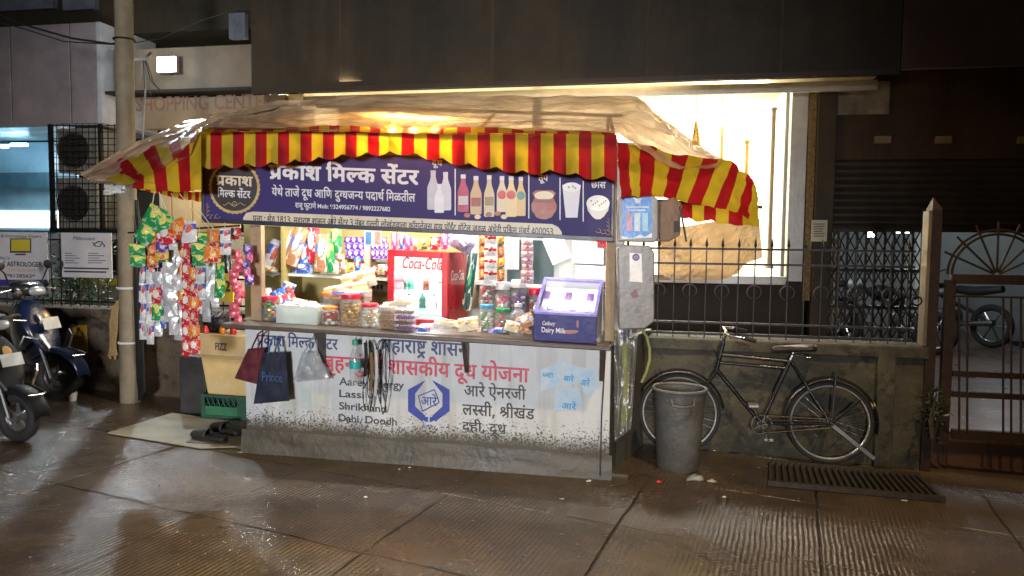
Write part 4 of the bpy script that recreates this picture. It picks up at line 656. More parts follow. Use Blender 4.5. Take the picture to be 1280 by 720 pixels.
# showroom light and its lamps
cx = (wx0+wx1)/2
for k, xx in enumerate((wx0+.9, cx, wx1-.7)):
    lamp('showroom_light', 'AREA', BF.w(xx, wz1+.42, -1.5), 200, (1, .96, .87), BF.w(xx, 0, -1.9), 1.3)
lamp('cove_light', 'AREA', FA.w((fx0+fx1)/2, fz+.10, -.45), 26, (1, .82, .58), FA.w((fx0+fx1)/2, fz+2, -.45), 4.5, size_y=.12)
brass = mat('brass', (.55, .34, .12), .3, .9); shade_w = mat('lit_shade', (.9, .8, .6), .5, emis=6, ecol=(1, .82, .5))
def pendant(X, Yt, Yb, n, w, kind, label):
    tp = BF.px(X, 60, n); x, z1 = BF.px(X, Yt, n); _, z0 = BF.px(X, Yb, n); h = z1-z0; c = BF.w(x, z0, n)
    r = thing('pendant_lamp', label, 'lamp', c, 'pendant lamps in the showroom')
    MB().tube([BF.w(x, z1, n), BF.w(x, wz1+.549, n)], .006, 6).build('cord', brass, r)
    if kind == 'bell':
        MB().lathe(c, [(w*.5, 0), (w*.42, h*.3), (w*.25, h*.7), (w*.1, h*.95), (.01, h)], 18).build('lamp_shade', brass, r)
        MB().ell(c+Vector((0,0,h*.12)), w*.25, w*.25, h*.22).build('bulb', shade_w, r)
    elif kind == 'bowl':
        MB().lathe(c, [(.01, 0), (w*.3, h*.1), (w*.5, h*.5), (w*.52, h*.6)], 22).build('lamp_shade', shade_w, r)
        for k in range(3):
            a = k*2.1+.4; MB().tube([c+Vector((math.cos(a)*w*.5, math.sin(a)*w*.5, h*.58)), c+Vector((0,0,h*1.0))], .008, 6).build('arm', brass, r)
    else:
        MB().ell(c+Vector((0,0,h/2)), w/2, w/2, h/2).build('globe', shade_w, r)
        MB().lathe(c+Vector((0,0,h*.95)), [(w*.16, 0), (w*.12, h*.2), (.005, h*.25)], 12).build('lamp_cap', brass, r)
    return r
pendant(903, 128, 158, -.8, .42, 'bowl', 'wide bowl pendant lamp on three arms in the lit window')
pendant(870, 150, 182, -.6, .13, 'bell', 'brass bell pendant lamp hanging just right of the awning')
pendant(838, 168, 181, -.9, .09, 'globe', 'small globe pendant lamp above the plastic cover')
pendant(852, 132, 148, -1.1, .12, 'globe', 'upper globe pendant lamp left of the wide bowl lamp')
pendant(826, 140, 152, -1.3, .10, 'bell', 'small bell pendant lamp nearest the awning ridge')
def stand(X0, X1, Y0, Y1, n, name, label, cat, m):
    a = BF.px((X0+X1)/2, Y1, n); b = BF.px((X0+X1)/2, Y0, n); rr = (X1-X0)/2*BF.mpp(X0, Y0, n)
    c = BF.w(a[0], a[1], n); H_ = b[1]-a[1]
    r = thing(name, label, cat, c)
    MB().lathe(c, [(rr*1.0, 0), (rr*.9, H_*.5), (rr, H_)], 14).build('shaft', m, r)
    MB().lathe(c, [(rr*2.2, -.03), (rr*2, 0), (rr, .03)], 14).build('base', m, r)
    MB().lathe(c, [(rr, H_), (rr*1.5, H_+.03), (rr*1.3, H_+.05)], 14).build('top', m, r)
tan = mat('tan_column', (.52, .40, .26), .5, var=.2)
stand(958, 964, 140, 332, -.25, 'display_column', 'slim tan display column beside the right window frame', 'column', tan)
stand(899, 904, 158, 205, -1.2, 'brass_floor_lamp', 'short brass lamp stem below the wide bowl lamp', 'lamp', brass)
stand(930, 936, 180, 222, -1.2, 'brass_floor_lamp', 'short brass lamp stem between bowl lamp and tan column', 'lamp', brass)
# parking bay tube lights
def baylamp(X, Y, n, w, label, e):
    c = BF.pw(X, Y, n); r = thing('bay_lamp', label, 'lamp', c)
    MB().tube([c-BF.U*w/2, c+BF.U*w/2], .035, 10).build('tube', emit('cool_tube', (.85, .93, 1), 14), r)
    MB().obox(c+Vector((0,0,.04)), BF.U*w*.55, BF.N*.03, (0,0,.012)).build('housing', white_al, r, smooth=False)
    lamp('bay_light', 'POINT', c+BF.N*.12-Vector((0,0,.1)), e, (.82, .92, 1), size=.12)
baylamp(1130, 288, -1.4, .16, 'bright white lamp glowing behind the folding gate', 30)
baylamp(1088, 293, -1.9, .08, 'smaller dimmer white lamp left of the bright bay lamp', 10)
lamp('bay_light', 'POINT', BF.w(xr1+3.4, 2.2, -4.3), 12, (.82, .93, 1), size=.2)

# left neighbour building
LF = Fr(8.0, -.2)
nb = thing('shopping_block', 'older block with purple cladding and a faded signboard, upper left', 'building', LF.w(-5.5, 0, -1))
clad = mat('purple_grey_cladding', (.20, .165, .175), .35, .1, col2=(.37, .31, .31), scale=1.6, bump=.08)
lx = lambda X, n=0: LF.px(X, 110, n)[0]
lz = lambda Y, X=100, n=0: LF.px(X, Y, n)[1]
Zb, Zt = lz(155, 70), lz(30, 70)
for X0, X1 in ((-200, 14), (15, 88), (89, 122)):
    MB().box(LF, lx(X0), lx(X1)-.006, Zb, Zt, -.05, 0).build('cladding_panel', clad, nb, smooth=False, bevel=.006)
xx = lx(122); 
MB().box(LF, xx, xx+.05, Zb, Zt, -1.0, 0).build('cladding_return', mat('pale_return', (.45, .45, .47), .5, var=.2), nb, smooth=False)
MB().box(LF, lx(-200), xx, Zb-.02, Zb+.02, -1.2, -.055).build('canopy_soffit', white_al, nb, smooth=False)
# glazed shop below the cladding
MB().box(LF, lx(-200), lx(60, -.8), lz(290, 30, -.8), Zb-.03, -1.30, -1.28).build('shop_back', mat('pale_shop_wall', (.42, .50, .56), .6, var=.3, scale=1.5), nb, smooth=False)
MB().box(LF, lx(-200), lx(61, -.4), lz(292, 30, -.4), Zb-.03, -.44, -.42).build('shop_glass', clear('shop_glass_mat', tint=(.72, .86, .9), gloss=.07), nb, smooth=False)
mb = MB(); mb.box(LF, lx(-200), lx(60, -.8), lz(284, 30, -.8), lz(262, 30, -.8), -1.27, -1.26); mb.build('lit_shop_panel', emit('lit_panel', (.93, 1, .97), 4.5), nb, smooth=False)
for Xa, Xb, Yq in ((14, 34, 181), (2, 10, 183), (-40, -18, 180)): MB().tube([LF.pw(Xa, Yq, -.85), LF.pw(Xb, Yq, -.85)], .022, 8).build('shop_tube', emit('blue_white_tube', (.55, .80, 1), 30), nb)
MB().box(LF, lx(-200), lx(60, -.8), lz(232, 30, -.8), lz(212, 30, -.8), -1.25, -1.2).build('shelf_band', mat('teal_band', (.10, .16, .19), .5), nb, smooth=False)
mb = MB(); mb.box(LF, lx(-200), lx(300), 0, lz(288, 30, -.5), -1.3, -.5); mb.build('plinth_wall', mat('plinth_white', (.36, .38, .40), .6, var=.3), nb, smooth=False)
lamp('shop_light', 'AREA', LF.w(lx(10), Zb-.15, -.9), 26, (.8, .92, 1), LF.w(lx(10), 0, -1.0), .8)
# signboard and balcony right of the pole
MB().box(LF, lx(135), lx(309), lz(109, 240), lz(55, 240), -.25, -.1).build('balcony_front', mat('beige_balcony', (.20, .15, .10), .6, var=.3, scale=2), nb, smooth=False, bevel=.01)
MB().box(LF, lx(128), lx(311), lz(113, 240), lz(109.5, 240), -.3, -.04).build('balcony_slab', dark, nb, smooth=False)
SG = mat('faded_signboard', (.24, .17, .10), .6, var=.2, scale=3)
MB().box(LF, lx(168), lx(349), lz(157, 250), lz(118, 250), -.3, -.15).build('signboard', SG, nb, smooth=False, bevel=.008)
mb = MB(); write(mb, LF, latin('SHOPPING CENTER', .01), 170, 341, 121, 139, -.146); mb.build('signboard_lettering', mat('faded_red_paint', (.20, .10, .07), .6), nb, smooth=False)
MB().box(LF, lx(349)+.005, lx(368), lz(240, 250), lz(115, 250), -.5, -.2).build('corner_column', cream, nb, smooth=False)
MB().box(LF, -14, lx(372), lz(300), lz(30)+2, -3.2, -3.0).build('back_wall', dark, nb, smooth=False)
MB().box(LF, -14, lx(320), lz(26), lz(26)+1.6, -1.6, -.6).build('upper_wall', soot, nb, smooth=False)
for X0, X1, Y0, Y1 in ((-5, 66, -14, 12), (78, 118, -14, 12), (286, 306, 16, 48)):
    mb = MB(); mb.pbox(LF, X0, Y0, X1, Y1, -.6, -.52); mb.build('upper_window', mat('dim_window', (.16, .17, .2), .3), nb, smooth=False)
# cream door panels behind the hanging strips
door = mat('cream_door', (.62, .48, .26), .6, var=.12)
for X0, X1 in ((172, 199), (200, 214), (216, 240), (242, 300)):
    mb = MB(); mb.pbox(LF, X0, 228 if X0 > 180 else 240, X1, 372, -.5, -.45-.01*(X0 % 3)); mb.build('door_panel', door if X0 > 180 else dark, nb, smooth=False, bevel=.004)
lamp('porch_light', 'POINT', LF.pw(232, 222, .1), 14, (1, .8, .5), size=.1)
# flood lamp on the balcony
fl = thing('flood_lamp', 'glaring white flood lamp on the beige balcony', 'lamp', LF.pw(208, 84, 0))
c = LF.pw(207, 80, .02)
MB().obox(c-LF.N*.05, LF.U*.13, LF.N*.03, (0,0,.095)).build('housing', white_al, fl, smooth=False, bevel=.008)
MB().obox(c-LF.N*.012, LF.U*.118, LF.N*.006, (0,0,.083)).build('lens', emit('flood_white', (.86, .95, 1), 30), fl, smooth=False)
MB().tube([c-LF.N*.08, c-LF.N*.12+Vector((0,0,-.1))], .015, 8).build('bracket', iron, fl)
lamp('flood_light', 'POINT', c+LF.N*.7-Vector((0,0,.05)), 18, (.82, .93, 1), size=.09)
lamp('flood_beam', 'SPOT', c+LF.N*.05, 330, (.82, .93, 1), (-1.6, 3.0, .0), .10, 120, .6)
# caged air conditioners
ac = thing('caged_air_conditioner', 'stacked air conditioner units inside a black wire cage', 'air conditioner', LF.pw(105, 290, .1))
acm = mat('beige_unit', (.22, .20, .17), .6, var=.3)
for Y0, Y1 in ((160, 216), (222, 286)):
    mb = MB(); mb.pbox(LF, 72, Y0, 122, Y1, -.42, -.05); b_ = mb.build('unit', acm, ac, smooth=False, bevel=.01)
    cc = LF.pw(92, (Y0+Y1)/2, -.04); mr = LF.mpp(92, 200)
    MB().lathe(cc, [(19*mr, 0), (19*mr, .006)], 24, LF.N).build('fan_grille', dark, b_)
    mb = MB()
    for k in range(5): mb.ring(cc+LF.N*.012, LF.N, (4+4*k)*mr, .004, 24, 5)
    mb.build('fan_guard', iron, b_)
mb = MB()
for X in range(63, 150, 8):
    mb.tube([LF.pw(X, 155, .08), LF.pw(X, 289, .08)], .006, 4)
for Y in range(157, 292, 8): mb.tube([LF.pw(63, Y, .09), LF.pw(147, Y, .09)], .006, 4)
mb.build('cage_mesh', iron, ac, smooth=False)
mb = MB()
for X in (63, 125, 148): mb.pbox(LF, X-1.6, 155, X+1.6, 291, .06, .11)
mb.pbox(LF, 62, 286, 149, 291, .055, .112); mb.build('cage_frame', iron, ac, smooth=False)
# ================================================================ MILK STALL
kx = lambda X, n=0, Y=480: K.px(X, Y, n)[0]
kz = lambda X, Y, n=0: K.px(X, Y, n)[1]
X0, X1 = kx(307), kx(763)
CZ = kz(520, 413)                      # counter top level
stall = thing('milk_stall', 'white painted street stall under the striped awning, lettered counter front', 'stall', K.w((X0+X1)/2, 0, -.5))
def front_mat():
    m = mat('white_stall_paint', (.57, .59, .59), .5, var=.12, scale=4, bump=.12, bscale=18)
    t = m.node_tree; L = t.links.new; b = t.nodes['Principled BSDF']; src = b.inputs['Base Color'].links[0].from_socket
    g = _n(t, 'ShaderNodeNewGeometry'); sp = _n(t, 'ShaderNodeSeparateXYZ'); L(g.outputs['Position'], sp.inputs[0])
    def M(op, a, c=None, cl=False):
        q = _n(t, 'ShaderNodeMath', operation=op, use_clamp=cl)
        for k, v in enumerate((a, c)):
            if v is None: continue
            if isinstance(v, (int, float)): q.inputs[k].default_value = v
            else: L(v, q.inputs[k])
        return q.outputs[0]
    h = M('ADD', sp.outputs[2], M('MULTIPLY', M('ADD', sp.outputs[0], 1.8), .036))
    def N(sc, d=6): 
        q = _n(t, 'ShaderNodeTexNoise', i_Scale=sc, i_Detail=d, i_Roughness=.65); L(g.outputs['Position'], q.inputs['Vector']); return q.outputs[0]
    lim = M('ADD', M('MULTIPLY', N(2.2), .16), .09)
    d = M('SUBTRACT', h, lim)                    # height above the splash line
    # solid grime below, spatter thinning out above it
    grime = M('SUBTRACT', 1.0, M('DIVIDE', d, .10), True)
    dens = M('SUBTRACT', .63, M('MULTIPLY', M('SUBTRACT', 1, M('DIVIDE', d, .16), True), .17))
    spat = M('MULTIPLY', M('GREATER_THAN', N(75, 3), dens), M('GREATER_THAN', M('ADD', .2, 0), d))
    drip = _n(t, 'ShaderNodeTexNoise', i_Scale=1, i_Detail=5); mp = _n(t, 'ShaderNodeMapping'); mp.inputs['Scale'].default_value = (14, 14, 1.2); L(g.outputs['Position'], mp.inputs[0]); L(mp.outputs[0], drip.inputs['Vector'])
    streak = M('MULTIPLY', M('SUBTRACT', drip.outputs[0], .52, True), 2.2)
    x1 = _n(t, 'ShaderNodeMix', data_type='RGBA'); L(src, x1.inputs['A']); x1.inputs['B'].default_value = (.26, .22, .15, 1); L(streak, x1.inputs['Factor'])
    x2 = _n(t, 'ShaderNodeMix', data_type='RGBA'); L(x1.outputs['Result'], x2.inputs['A']); x2.inputs['B'].default_value = (.072, .060, .038, 1); L(M('MAXIMUM', grime, spat), x2.inputs['Factor'])
    L(x2.outputs['Result'], b.inputs['Base Color']); return m
white_p = front_mat()
zb = .10
MB().box(K, X0, X1, zb, CZ-.03, -.05, 0).build('front_panel', white_p, stall, smooth=False, bevel=.004)
conc = mat('damp_concrete', (.042, .036, .024), .5, col2=(.095, .08, .052), scale=4, bump=.5, bscale=22)
mb = MB()
def plf(a, b):
    return K.w(X0-.03+(X1-X0+.05)*a, -.03+.19*b, .028*(1-b)**1.2+.004+.008*noise.noise(Vector((a*9, b*3, 0))))
mb.grid(plf, 50, 8); mb.box(K, X0-.02, X1+.01, -.1, .155, -.9, -.004)
mb.build('plinth', conc, stall)
# right side wall flares to the back
pA = K.w(X1, 0, 0); pB = dpx(812, 545, 5.95)
def side(z0, z1, m, nm, i=0):
    a = K.w(X1+.001, z0, -.002); b = Vector((pB.x, pB.y, z0+K.s*(pB.x+1.8))); h = Vector((0,0,z1-z0)); t = Vector((-.04, .01, 0))
    return MB().hexa([a, b, b+t, a+t, a+h, b+h, b+t+h, a+t+h]).build(nm, m, stall, smooth=False)
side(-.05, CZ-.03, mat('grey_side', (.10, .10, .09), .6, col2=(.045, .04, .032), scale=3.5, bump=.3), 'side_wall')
MB().box(K, X0, X0+.03, -.05, CZ-.03, -.95, -.055).build('side_wall', white_p, stall, smooth=False)
wood = mat('old_wood', (.24, .17, .09), .65, col2=(.36, .27, .16), scale=14, bump=.3)
darkwood = mat('dark_counter_wood', (.05, .038, .028), .45, col2=(.10, .075, .055), scale=9, bump=.3)
# counter
cx0 = kx(276, .22, 404); cx1 = kx(764, .22, 430)
MB().box(K, cx0, cx1, CZ-.03, CZ, -.6, .22).build('counter_top', darkwood, stall, smooth=False, bevel=.006)
for X in (399, 581, 752):
    mb = MB(); x = kx(X, .1); mb.hexa([K.w(x-.014, CZ-.26, .0), K.w(x+.014, CZ-.26, .0), K.w(x+.014, CZ-.26, .02), K.w(x-.014, CZ-.26, .02), K.w(x-.014, CZ-.031, .0), K.w(x+.014, CZ-.031, .0), K.w(x+.014, CZ-.031, .17), K.w(x-.014, CZ-.031, .17)])
    mb.build('bracket', darkwood, stall, smooth=False)
mb = MB(); mb.tube([K.pw(340, 411, .19), K.pw(520, 420, .19)], .006, 6); mb.build('hanging_rail', mat('cream_rail', (.6, .52, .35), .5), stall)
# posts
RZ = kz(500, 172, .1)                  # eave level
for Xa, Xb, n in ((313, 327, -.02), (757, 769, -.01)):
    xa, xb = kx(Xa, n, 350), kx(Xb, n, 350)
    MB().box(K, xa, xb, CZ, RZ, n-.06, n).build('post', wood, stall, smooth=False, bevel=.004)
xa, xb = kx(455, -.5, 330), kx(462, -.5, 330)
MB().box(K, xa, xb, CZ, RZ, -.54, -.5).build('post', mat('grey_post', (.42, .38, .30), .5), stall, smooth=False, bevel=.003)
for Xa in (250, 318):
    pass
olive = mat('olive_back_wall', (.40, .34, .12), .6, var=.2, scale=3)
bx0, bx1 = kx(313, -1.0, 350)-.05, kx(780, -1.0, 350)
MB().box(K, bx0, bx1, -.1, RZ+.02, -1.05, -1.0).build('back_wall', olive, stall, smooth=False)
MB().pbox(K, 634, 300, 692, 357, -.984, -.93).build('gap_shade_box', mat('teal_gap_shade', (.02, .045, .05), .5), stall, smooth=False)  # solid box on the wall; the gap's darkness is in its colour
MB().box(K, kx(586, -.99, 350), bx1-.01, CZ-.05, RZ, -.999, -.985).build('white_panel', mat('white_wall_panel', (.42, .43, .42), .5, var=.25, scale=6), stall, smooth=False)
MB().box(K, X0, X0+.02, CZ, RZ-.3, -1.0, -.62).build('side_board', olive, stall, smooth=False)
MB().box(K, bx0, bx1, .0, .02, -1.0, -.06).build('stall_floor', conc, stall, smooth=False)
# roof frame of the stall
pole = mat('galvanised_tube', (.30, .29, .27), .4, .7)
ez = kz(500, 168, .34)
mb = MB(); exa, exb = kx(250, .34, 170), kx(770, .34, 170)
mb.tube([K.w(exa, ez, .34), K.w(exb, ez, .34)], .014, 8)
rz_ = kz(560, 133, -.9)
for x in (exa, (exa*2+exb)/3, (exa+2*exb)/3, exb): mb.tube([K.w(x, ez, .34), K.w(x+( .12 if x == exa else 0), rz_-.03, -.9)], .012, 8)
mb.tube([K.w(exa+.3, rz_-.03, -.9), K.w(exb+.1, rz_-.03, -.9)], .014, 8)
for Xc in (X0+.03, X1-.02): mb.tube([K.w(Xc, RZ-.02, -.03), K.w(Xc, ez+.03, .28)], .010, 6); mb.tube([K.w(Xc, RZ, -.9), K.w(Xc, rz_-.05, -.9)], .012, 6)
mb.build('roof_frame', pole, stall)
MB().box(K, X0-.1, bx1, RZ+.03, RZ+.045, -1.02, -.1).build('ceiling_board', mat('ceiling_board_mat', (.7, .68, .6), .6), stall, smooth=False)
# shelves inside
shm = mat('white_shelf', (.6, .6, .55), .5)
def shelf(Xa, Xb, Y, n0, n1, parent=None):
    a = kx(Xa, n1, Y); b = kx(Xb, n1, Y); z = kz((Xa+Xb)/2, Y, n1)
    return MB().box(K, a, b, z-.02, z, n0, n1).build('shelf', shm, stall, smooth=False)
shelf(328, 446, 343, -.995, -.70); shelf(446, 484, 347, -.995, -.68); shelf(446, 484, 324, -.995, -.74); shelf(484, 560, 324, -.995, -.74); shelf(484, 560, 347, -.995, -.68)
shelf(590, 770, 357, -.995, -.8)
# lettering on the counter front
navy = mat('navy_paint', (.018, .024, .11), .5, col2=(.075, .085, .19), scale=26); redp = mat('red_paint', (.46, .016, .05), .5, col2=(.62, .12, .17), scale=26); blackp = mat('black_paint', (.012, .012, .016), .5, col2=(.07, .07, .075), scale=26)
fp = [o for o in stall.children if o.name.startswith('front_panel')][0]
writes('navy_lettering', navy, fp, K, .002, [(deva('title', .035), 321, 422, 418.5, 431), (deva('govt', .035), 477, 585, 423.5, 439)])
mb = MB(); write(mb, K, deva('scheme', .04), 405, 661, 445, 461.5, .002); mb.build('red_lettering', redp, fp, smooth=False)
for s_, xa, xb, yt, yb in (('Aarey Energy', 424, 505, 471, 481), ('Lassi', 424, 455, 486.5, 496), ('Shrikhand', 424, 483, 502, 511.5), ('Dahi, Doodh', 423, 496, 517, 526.5)):
    writes('black_lettering', blackp, fp, K, .002, [(latin(s_, .018), xa, xb, yt, yb)])
for s_, xa, xb, yt, yb in (('l1', 580, 657, 482, 494.5), ('l2', 578, 668, 505.5, 518), ('l3', 578, 633, 527.5, 538)):
    writes('black_lettering', blackp, fp, K, .002, [(deva(s_, .03), xa, xb, yt, yb)])
# hexagon emblem
cx_, cy_ = 536, 500
def hexpt(r, a): return (cx_+r*math.cos(math.radians(a))*1.02, cy_-r*math.sin(math.radians(a)))
mb = MB()
navyb = mat('emblem_blue', (.03, .055, .34), .5, var=.2, scale=20)
outer = [(cx_-4, 475), (510, 487), (510, 514), (528, 527), (cx_-4, 520), (519, 508), (519, 492), (cx_-9, 482)]
mb.poly(K, outer, .002); mb.poly(K, [(2*cx_-x, y) for x, y in outer][::-1], .002)
mb.poly(K, [(cx_-9, 522), (cx_-1, 521), (cx_-1, 528), (cx_-6, 526)], .0026); mb.poly(K, [(cx_+1, 521), (cx_+9, 522), (cx_+6, 526), (cx_+1, 528)], .0026)
mb.build('blue_emblem', navyb, fp, smooth=False)
mb = MB()
pk = [(523, 495), (543, 487), (549, 503), (528, 514)]
for i in range(4):
    a, b = K.pw(*pk[i], .004), K.pw(*pk[(i+1) % 4], .004); mb.tube([a, b], .0045, 4)
mb.build('emblem_pouch', navyb, fp, smooth=False)
writes('emblem_lettering', navyb, fp, K, .003, [(deva('aare', .02), 526, 546, 496, 506), (latin('Aarey', .0), 527, 545, 529, 534)])
# faded printed milk pouches on the panel
mb = MB(); ice = mat('faded_blue_print', (.36, .55, .68), .5, var=.3, scale=14, col2=(.6, .68, .72)); 
for q in ([(676, 462), (698, 454), (702, 480), (675, 490)], [(700, 450), (722, 458), (728, 478), (704, 482)], [(722, 458), (745, 463), (744, 492), (730, 494)], [(694, 488), (724, 484), (728, 508), (692, 514)]):
    mb.poly(K, q, .002+.0005*len(mb.f))
mb.build('faded_pouch_print', ice, fp, smooth=False)
mb = MB(); bl = mat('print_blue', (.06, .32, .62), .5)
writes('pouch_lettering', bl, fp, K, .0055, [(deva('aare', .05), 704, 717, 470, 476), (deva('aare', .05), 726, 737, 475, 482), (deva('aare', .05), 702, 720, 504, 511), (latin('AAREY', .03), 678, 692, 465, 471)])
mb = MB()
for k, (X, Y, w, h) in enumerate(((382, 494, 12, 18), (358, 506, 14, 12), (402, 500, 9, 14), (388, 508, 8, 8))):
    mb.poly(K, [(X-w/2, Y-h/2), (X+w/2, Y-h/2+1), (X+w/2, Y+h/2), (X-w/2, Y+h/2)], .002+.0004*k)
mb.build('faded_carton_print', mat('faded_carton', (.52, .50, .36), .5, col2=(.42, .58, .62), scale=22), fp, smooth=False)

# ---------------------------------------------------------------- signboard
SF = Fr(4.85, -.093, -.036)
sn = .16
sign = thing('stall_signboard', 'long violet blue signboard with white lettering and milk pictures above the counter', 'sign', K.pw(510, 290, sn))
ax0, ax1 = K.px(252, 245, sn)[0], K.px(768, 250, sn)[0]
szb, szt = kz(510, 290, sn), kz(510, 190, sn)
violet = mat('violet_print', (.048, .038, .15), .5, spec=.15, var=.12, scale=2.2, bump=.05, bscale=6)
MB().box(K, ax0+.02, ax1-.02, szb+.02, szt-.02, sn-.05, sn-.002).build('board', violet, sign, smooth=False)
mb = MB(); dk = mat('dark_sign_frame', (.03, .028, .05), .4)
mb.box(K, ax0, ax1, szb, szb+.028, sn-.055, sn+.008); mb.box(K, ax0, ax1, szt-.028, szt, sn-.055, sn+.008)
mb.box(K, ax0, ax0+.02, szb+.0285, szt-.0285, sn-.055, sn+.008); mb.box(K, ax1-.02, ax1, szb+.0285, szt-.0285, sn-.055, sn+.008)
mb.build('sign_frame', dk, sign, smooth=False, bevel=.003)
xm = kx(415, sn, 250); MB().box(K, xm-.003, xm+.003, szb+.03, szt-.03, sn-.001, sn+.0025).build('board_seam', dk, sign, smooth=False)
creamp = mat('cream_print', (.68, .60, .44), .45, var=.1); whitep = mat('white_print', (.70, .70, .71), .45, var=.04); goldp = mat('gold_print', (.55, .40, .16), .4, var=.25, scale=20)
inkp = mat('ink_print', (.03, .03, .06), .5)
s1 = sn+.001
yL = lambda X: (X-252)*.042            # the board falls to the right
mb = MB(); write(mb, K, deva('title', .055), 337, 523, 206.5, 223, s1); mb.build('title_lettering', whitep, sign, smooth=False)
writes('small_lettering', whitep, sign, K, s1, [(deva('sub', .03), 340, 519, 235, 244.5), (deva('owner', .03), 369, 395, 253.5, 259.5), (latin('Mob: 9324956774 / 9892227682', .02), 397, 488, 254.5, 260), (deva('dudh', .03), 540, 553, 200, 207), (deva('tup', .03), 673, 685, 218.5, 226), (deva('chas', .03), 739, 757, 227, 234.5)])
# address band
mb = MB(); band = [(304, 281), (304, 272), (308, 266), (316, 264.5), (690, 280), (698, 284), (702, 290), (703, 298.5)]
mb.poly(K, band, s1); mb.build('address_band', creamp, sign, smooth=False)
mb = MB(); write(mb, K, deva('addr', .03), 316, 692, 269.5, 276.5, s1+.0015); mb.build('address_lettering', inkp, sign, smooth=False)
# round badge
bc = K.pw(293, 234, s1); br = 31.5*K.mpp(293, 236, s1)
def disc(mb, c, r, n_, k=40, teeth=0):
    pts = []
    for i in range(k):
        a = 2*math.pi*i/k; rr = r*(1+(.035 if teeth and i % 2 else 0))
        pts.append(c+K.U*math.cos(a)*rr+Vector((0,0,1))*math.sin(a)*rr+K.N*n_)
    mb.add(pts, [tuple(range(k))])
mb = MB(); disc(mb, bc, br, 0, 72, 1); bd = mb.build('badge', goldp, sign, smooth=False)
mb = MB(); disc(mb, bc, br*.91, .001); mb.build('badge_field', mat('badge_black', (.035, .03, .035), .5), bd, smooth=False)
mb = MB(); write(mb, K, deva('badge_a', .045), 270, 316, 219.5, 231, s1+.002); mb.build('badge_title', creamp, bd, smooth=False)
mb = MB(); write(mb, K, deva('badge_b', .03), 272, 313, 237.5, 246, s1+.002); mb.build('badge_lettering', whitep, bd, smooth=False)
mb = MB()
for s_ in (-1, 1):
    mb.tube([K.pw(293+s_*t*14, 255+1.6*math.sin(t*9), s1+.002) for t in [i/12 for i in range(13)]], .0022, 4)
mb.tube([K.pw(293+3*math.cos(a*.6), 255+3*math.sin(a*.6), s1+.0025) for a in range(11)], .0022, 4)
mb.build('badge_flourish', goldp, bd, smooth=False)
# corner flourishes
mb = MB()
for cx0_, cy0_, sx_ in ((260, 272, 1), (760, 291, -1)):
    for k in range(3):
        mb.tube([K.pw(cx0_+sx_*(k*6+3*math.cos(a*.55)), cy0_-k*1.0+2.6*math.sin(a*.55)+sx_*.2*k, s1+.001) for a in range(10)], .0016, 4)
        mb.tube([K.pw(cx0_+sx_*(1.5*math.cos(a*.55)), cy0_-5-k*5+2.6*math.sin(a*.55), s1+.001) for a in range(10)], .0016, 4)
mb.build('corner_flourish', goldp, sign, smooth=False)
# printed goods
for Xd, Y0_, Y1_ in ((569, 211, 269), (661, 218, 273), (700, 222, 275), (729, 226, 277)):
    mb = MB(); mb.poly(K, [(Xd-.7, Y0_), (Xd+.7, Y0_), (Xd+.7, Y1_), (Xd-.7, Y1_)], s1); mb.build('divider_line', whitep, sign, smooth=False)
BOT = [(.28, 0), (.72, 0), (.70, .16), (.78, .26), (.98, .42), (1, .5), (1, .97), (.92, 1), (.08, 1), (0, .97), (0, .5), (.02, .42), (.22, .26), (.30, .16)]
def flat(name, pts, X0_, Y0_, X1_, Y1_, m, k=0, par=None):
    mb = MB(); mb.poly(K, [(X0_+x*(X1_-X0_), Y0_+y*(Y1_-Y0_)) for x, y in pts], s1+.0008*(k+1)); return mb.build(name, m, par or sign, smooth=False)
P_ = lambda nm, c: mat('print_'+nm, c, .45, var=.12, scale=12)
SQ = [(0, 0), (1, 0), (1, 1), (0, 1)]; OV = [(.5+.5*math.cos(i*.314), .5+.5*math.sin(i*.314)) for i in range(20)]
for k, (a, y0, b, y1) in enumerate(((534, 213, 549, 262), (550, 215, 564, 263), (543, 230, 555, 266))):
    flat('printed_milk_bottle', BOT, a, y0, b, y1, P_('milk%d' % k, ((.52, .54, .60), (.62, .63, .68), (.78, .78, .8))[k]), k)
for k, (a, y0, b, y1, c, l) in enumerate(((572, 219, 586, 265, (.42, .03, .10), (.62, .5, .5)), (588, 221, 602, 268, (.62, .42, .22), (.35, .08, .06)), (605, 220, 618, 271, (.66, .55, .32), (.32, .2, .06)), (621, 221, 634, 265, (.75, .62, .42), (.6, .05, .05)), (645, 222, 657, 270, (.74, .52, .18), (.05, .28, .22)), (632, 221, 646, 271, (.80, .62, .30), (.62, .06, .05)))):
    o = flat('printed_shake_bottle', BOT, a, y0, b, y1, P_('shake%d' % k, c), k*.6+.2)
    flat('printed_cap', SQ, a+(b-a)*.28, y0-1, a+(b-a)*.72, y0+4, whitep, k*.6+.7, o)
    flat('printed_label', OV if k > 2 else SQ, a+1, y0+(17 if k > 2 else 26), b-1, y0+(28 if k > 2 else 37), P_('label%d' % k, l), k*.6+.6, o)
for k, (X, Y) in enumerate(((584, 269), (597, 271), (611, 268), (622, 267), (630, 271))):
    flat('printed_fruit', OV, X-4, Y-3, X+4, Y+3, P_('fruit%d' % (k % 3), ((.45, .1, .06), (.75, .6, .4), (.3, .12, .05))[k % 3]), 5+k*.2)
POT = [(.18, 0), (.82, 0), (.96, .1), (.86, .26), (1, .5), (.98, .68), (.8, .93), (.6, 1), (.4, 1), (.2, .93), (.02, .68), (0, .5), (.14, .26), (.04, .1)]
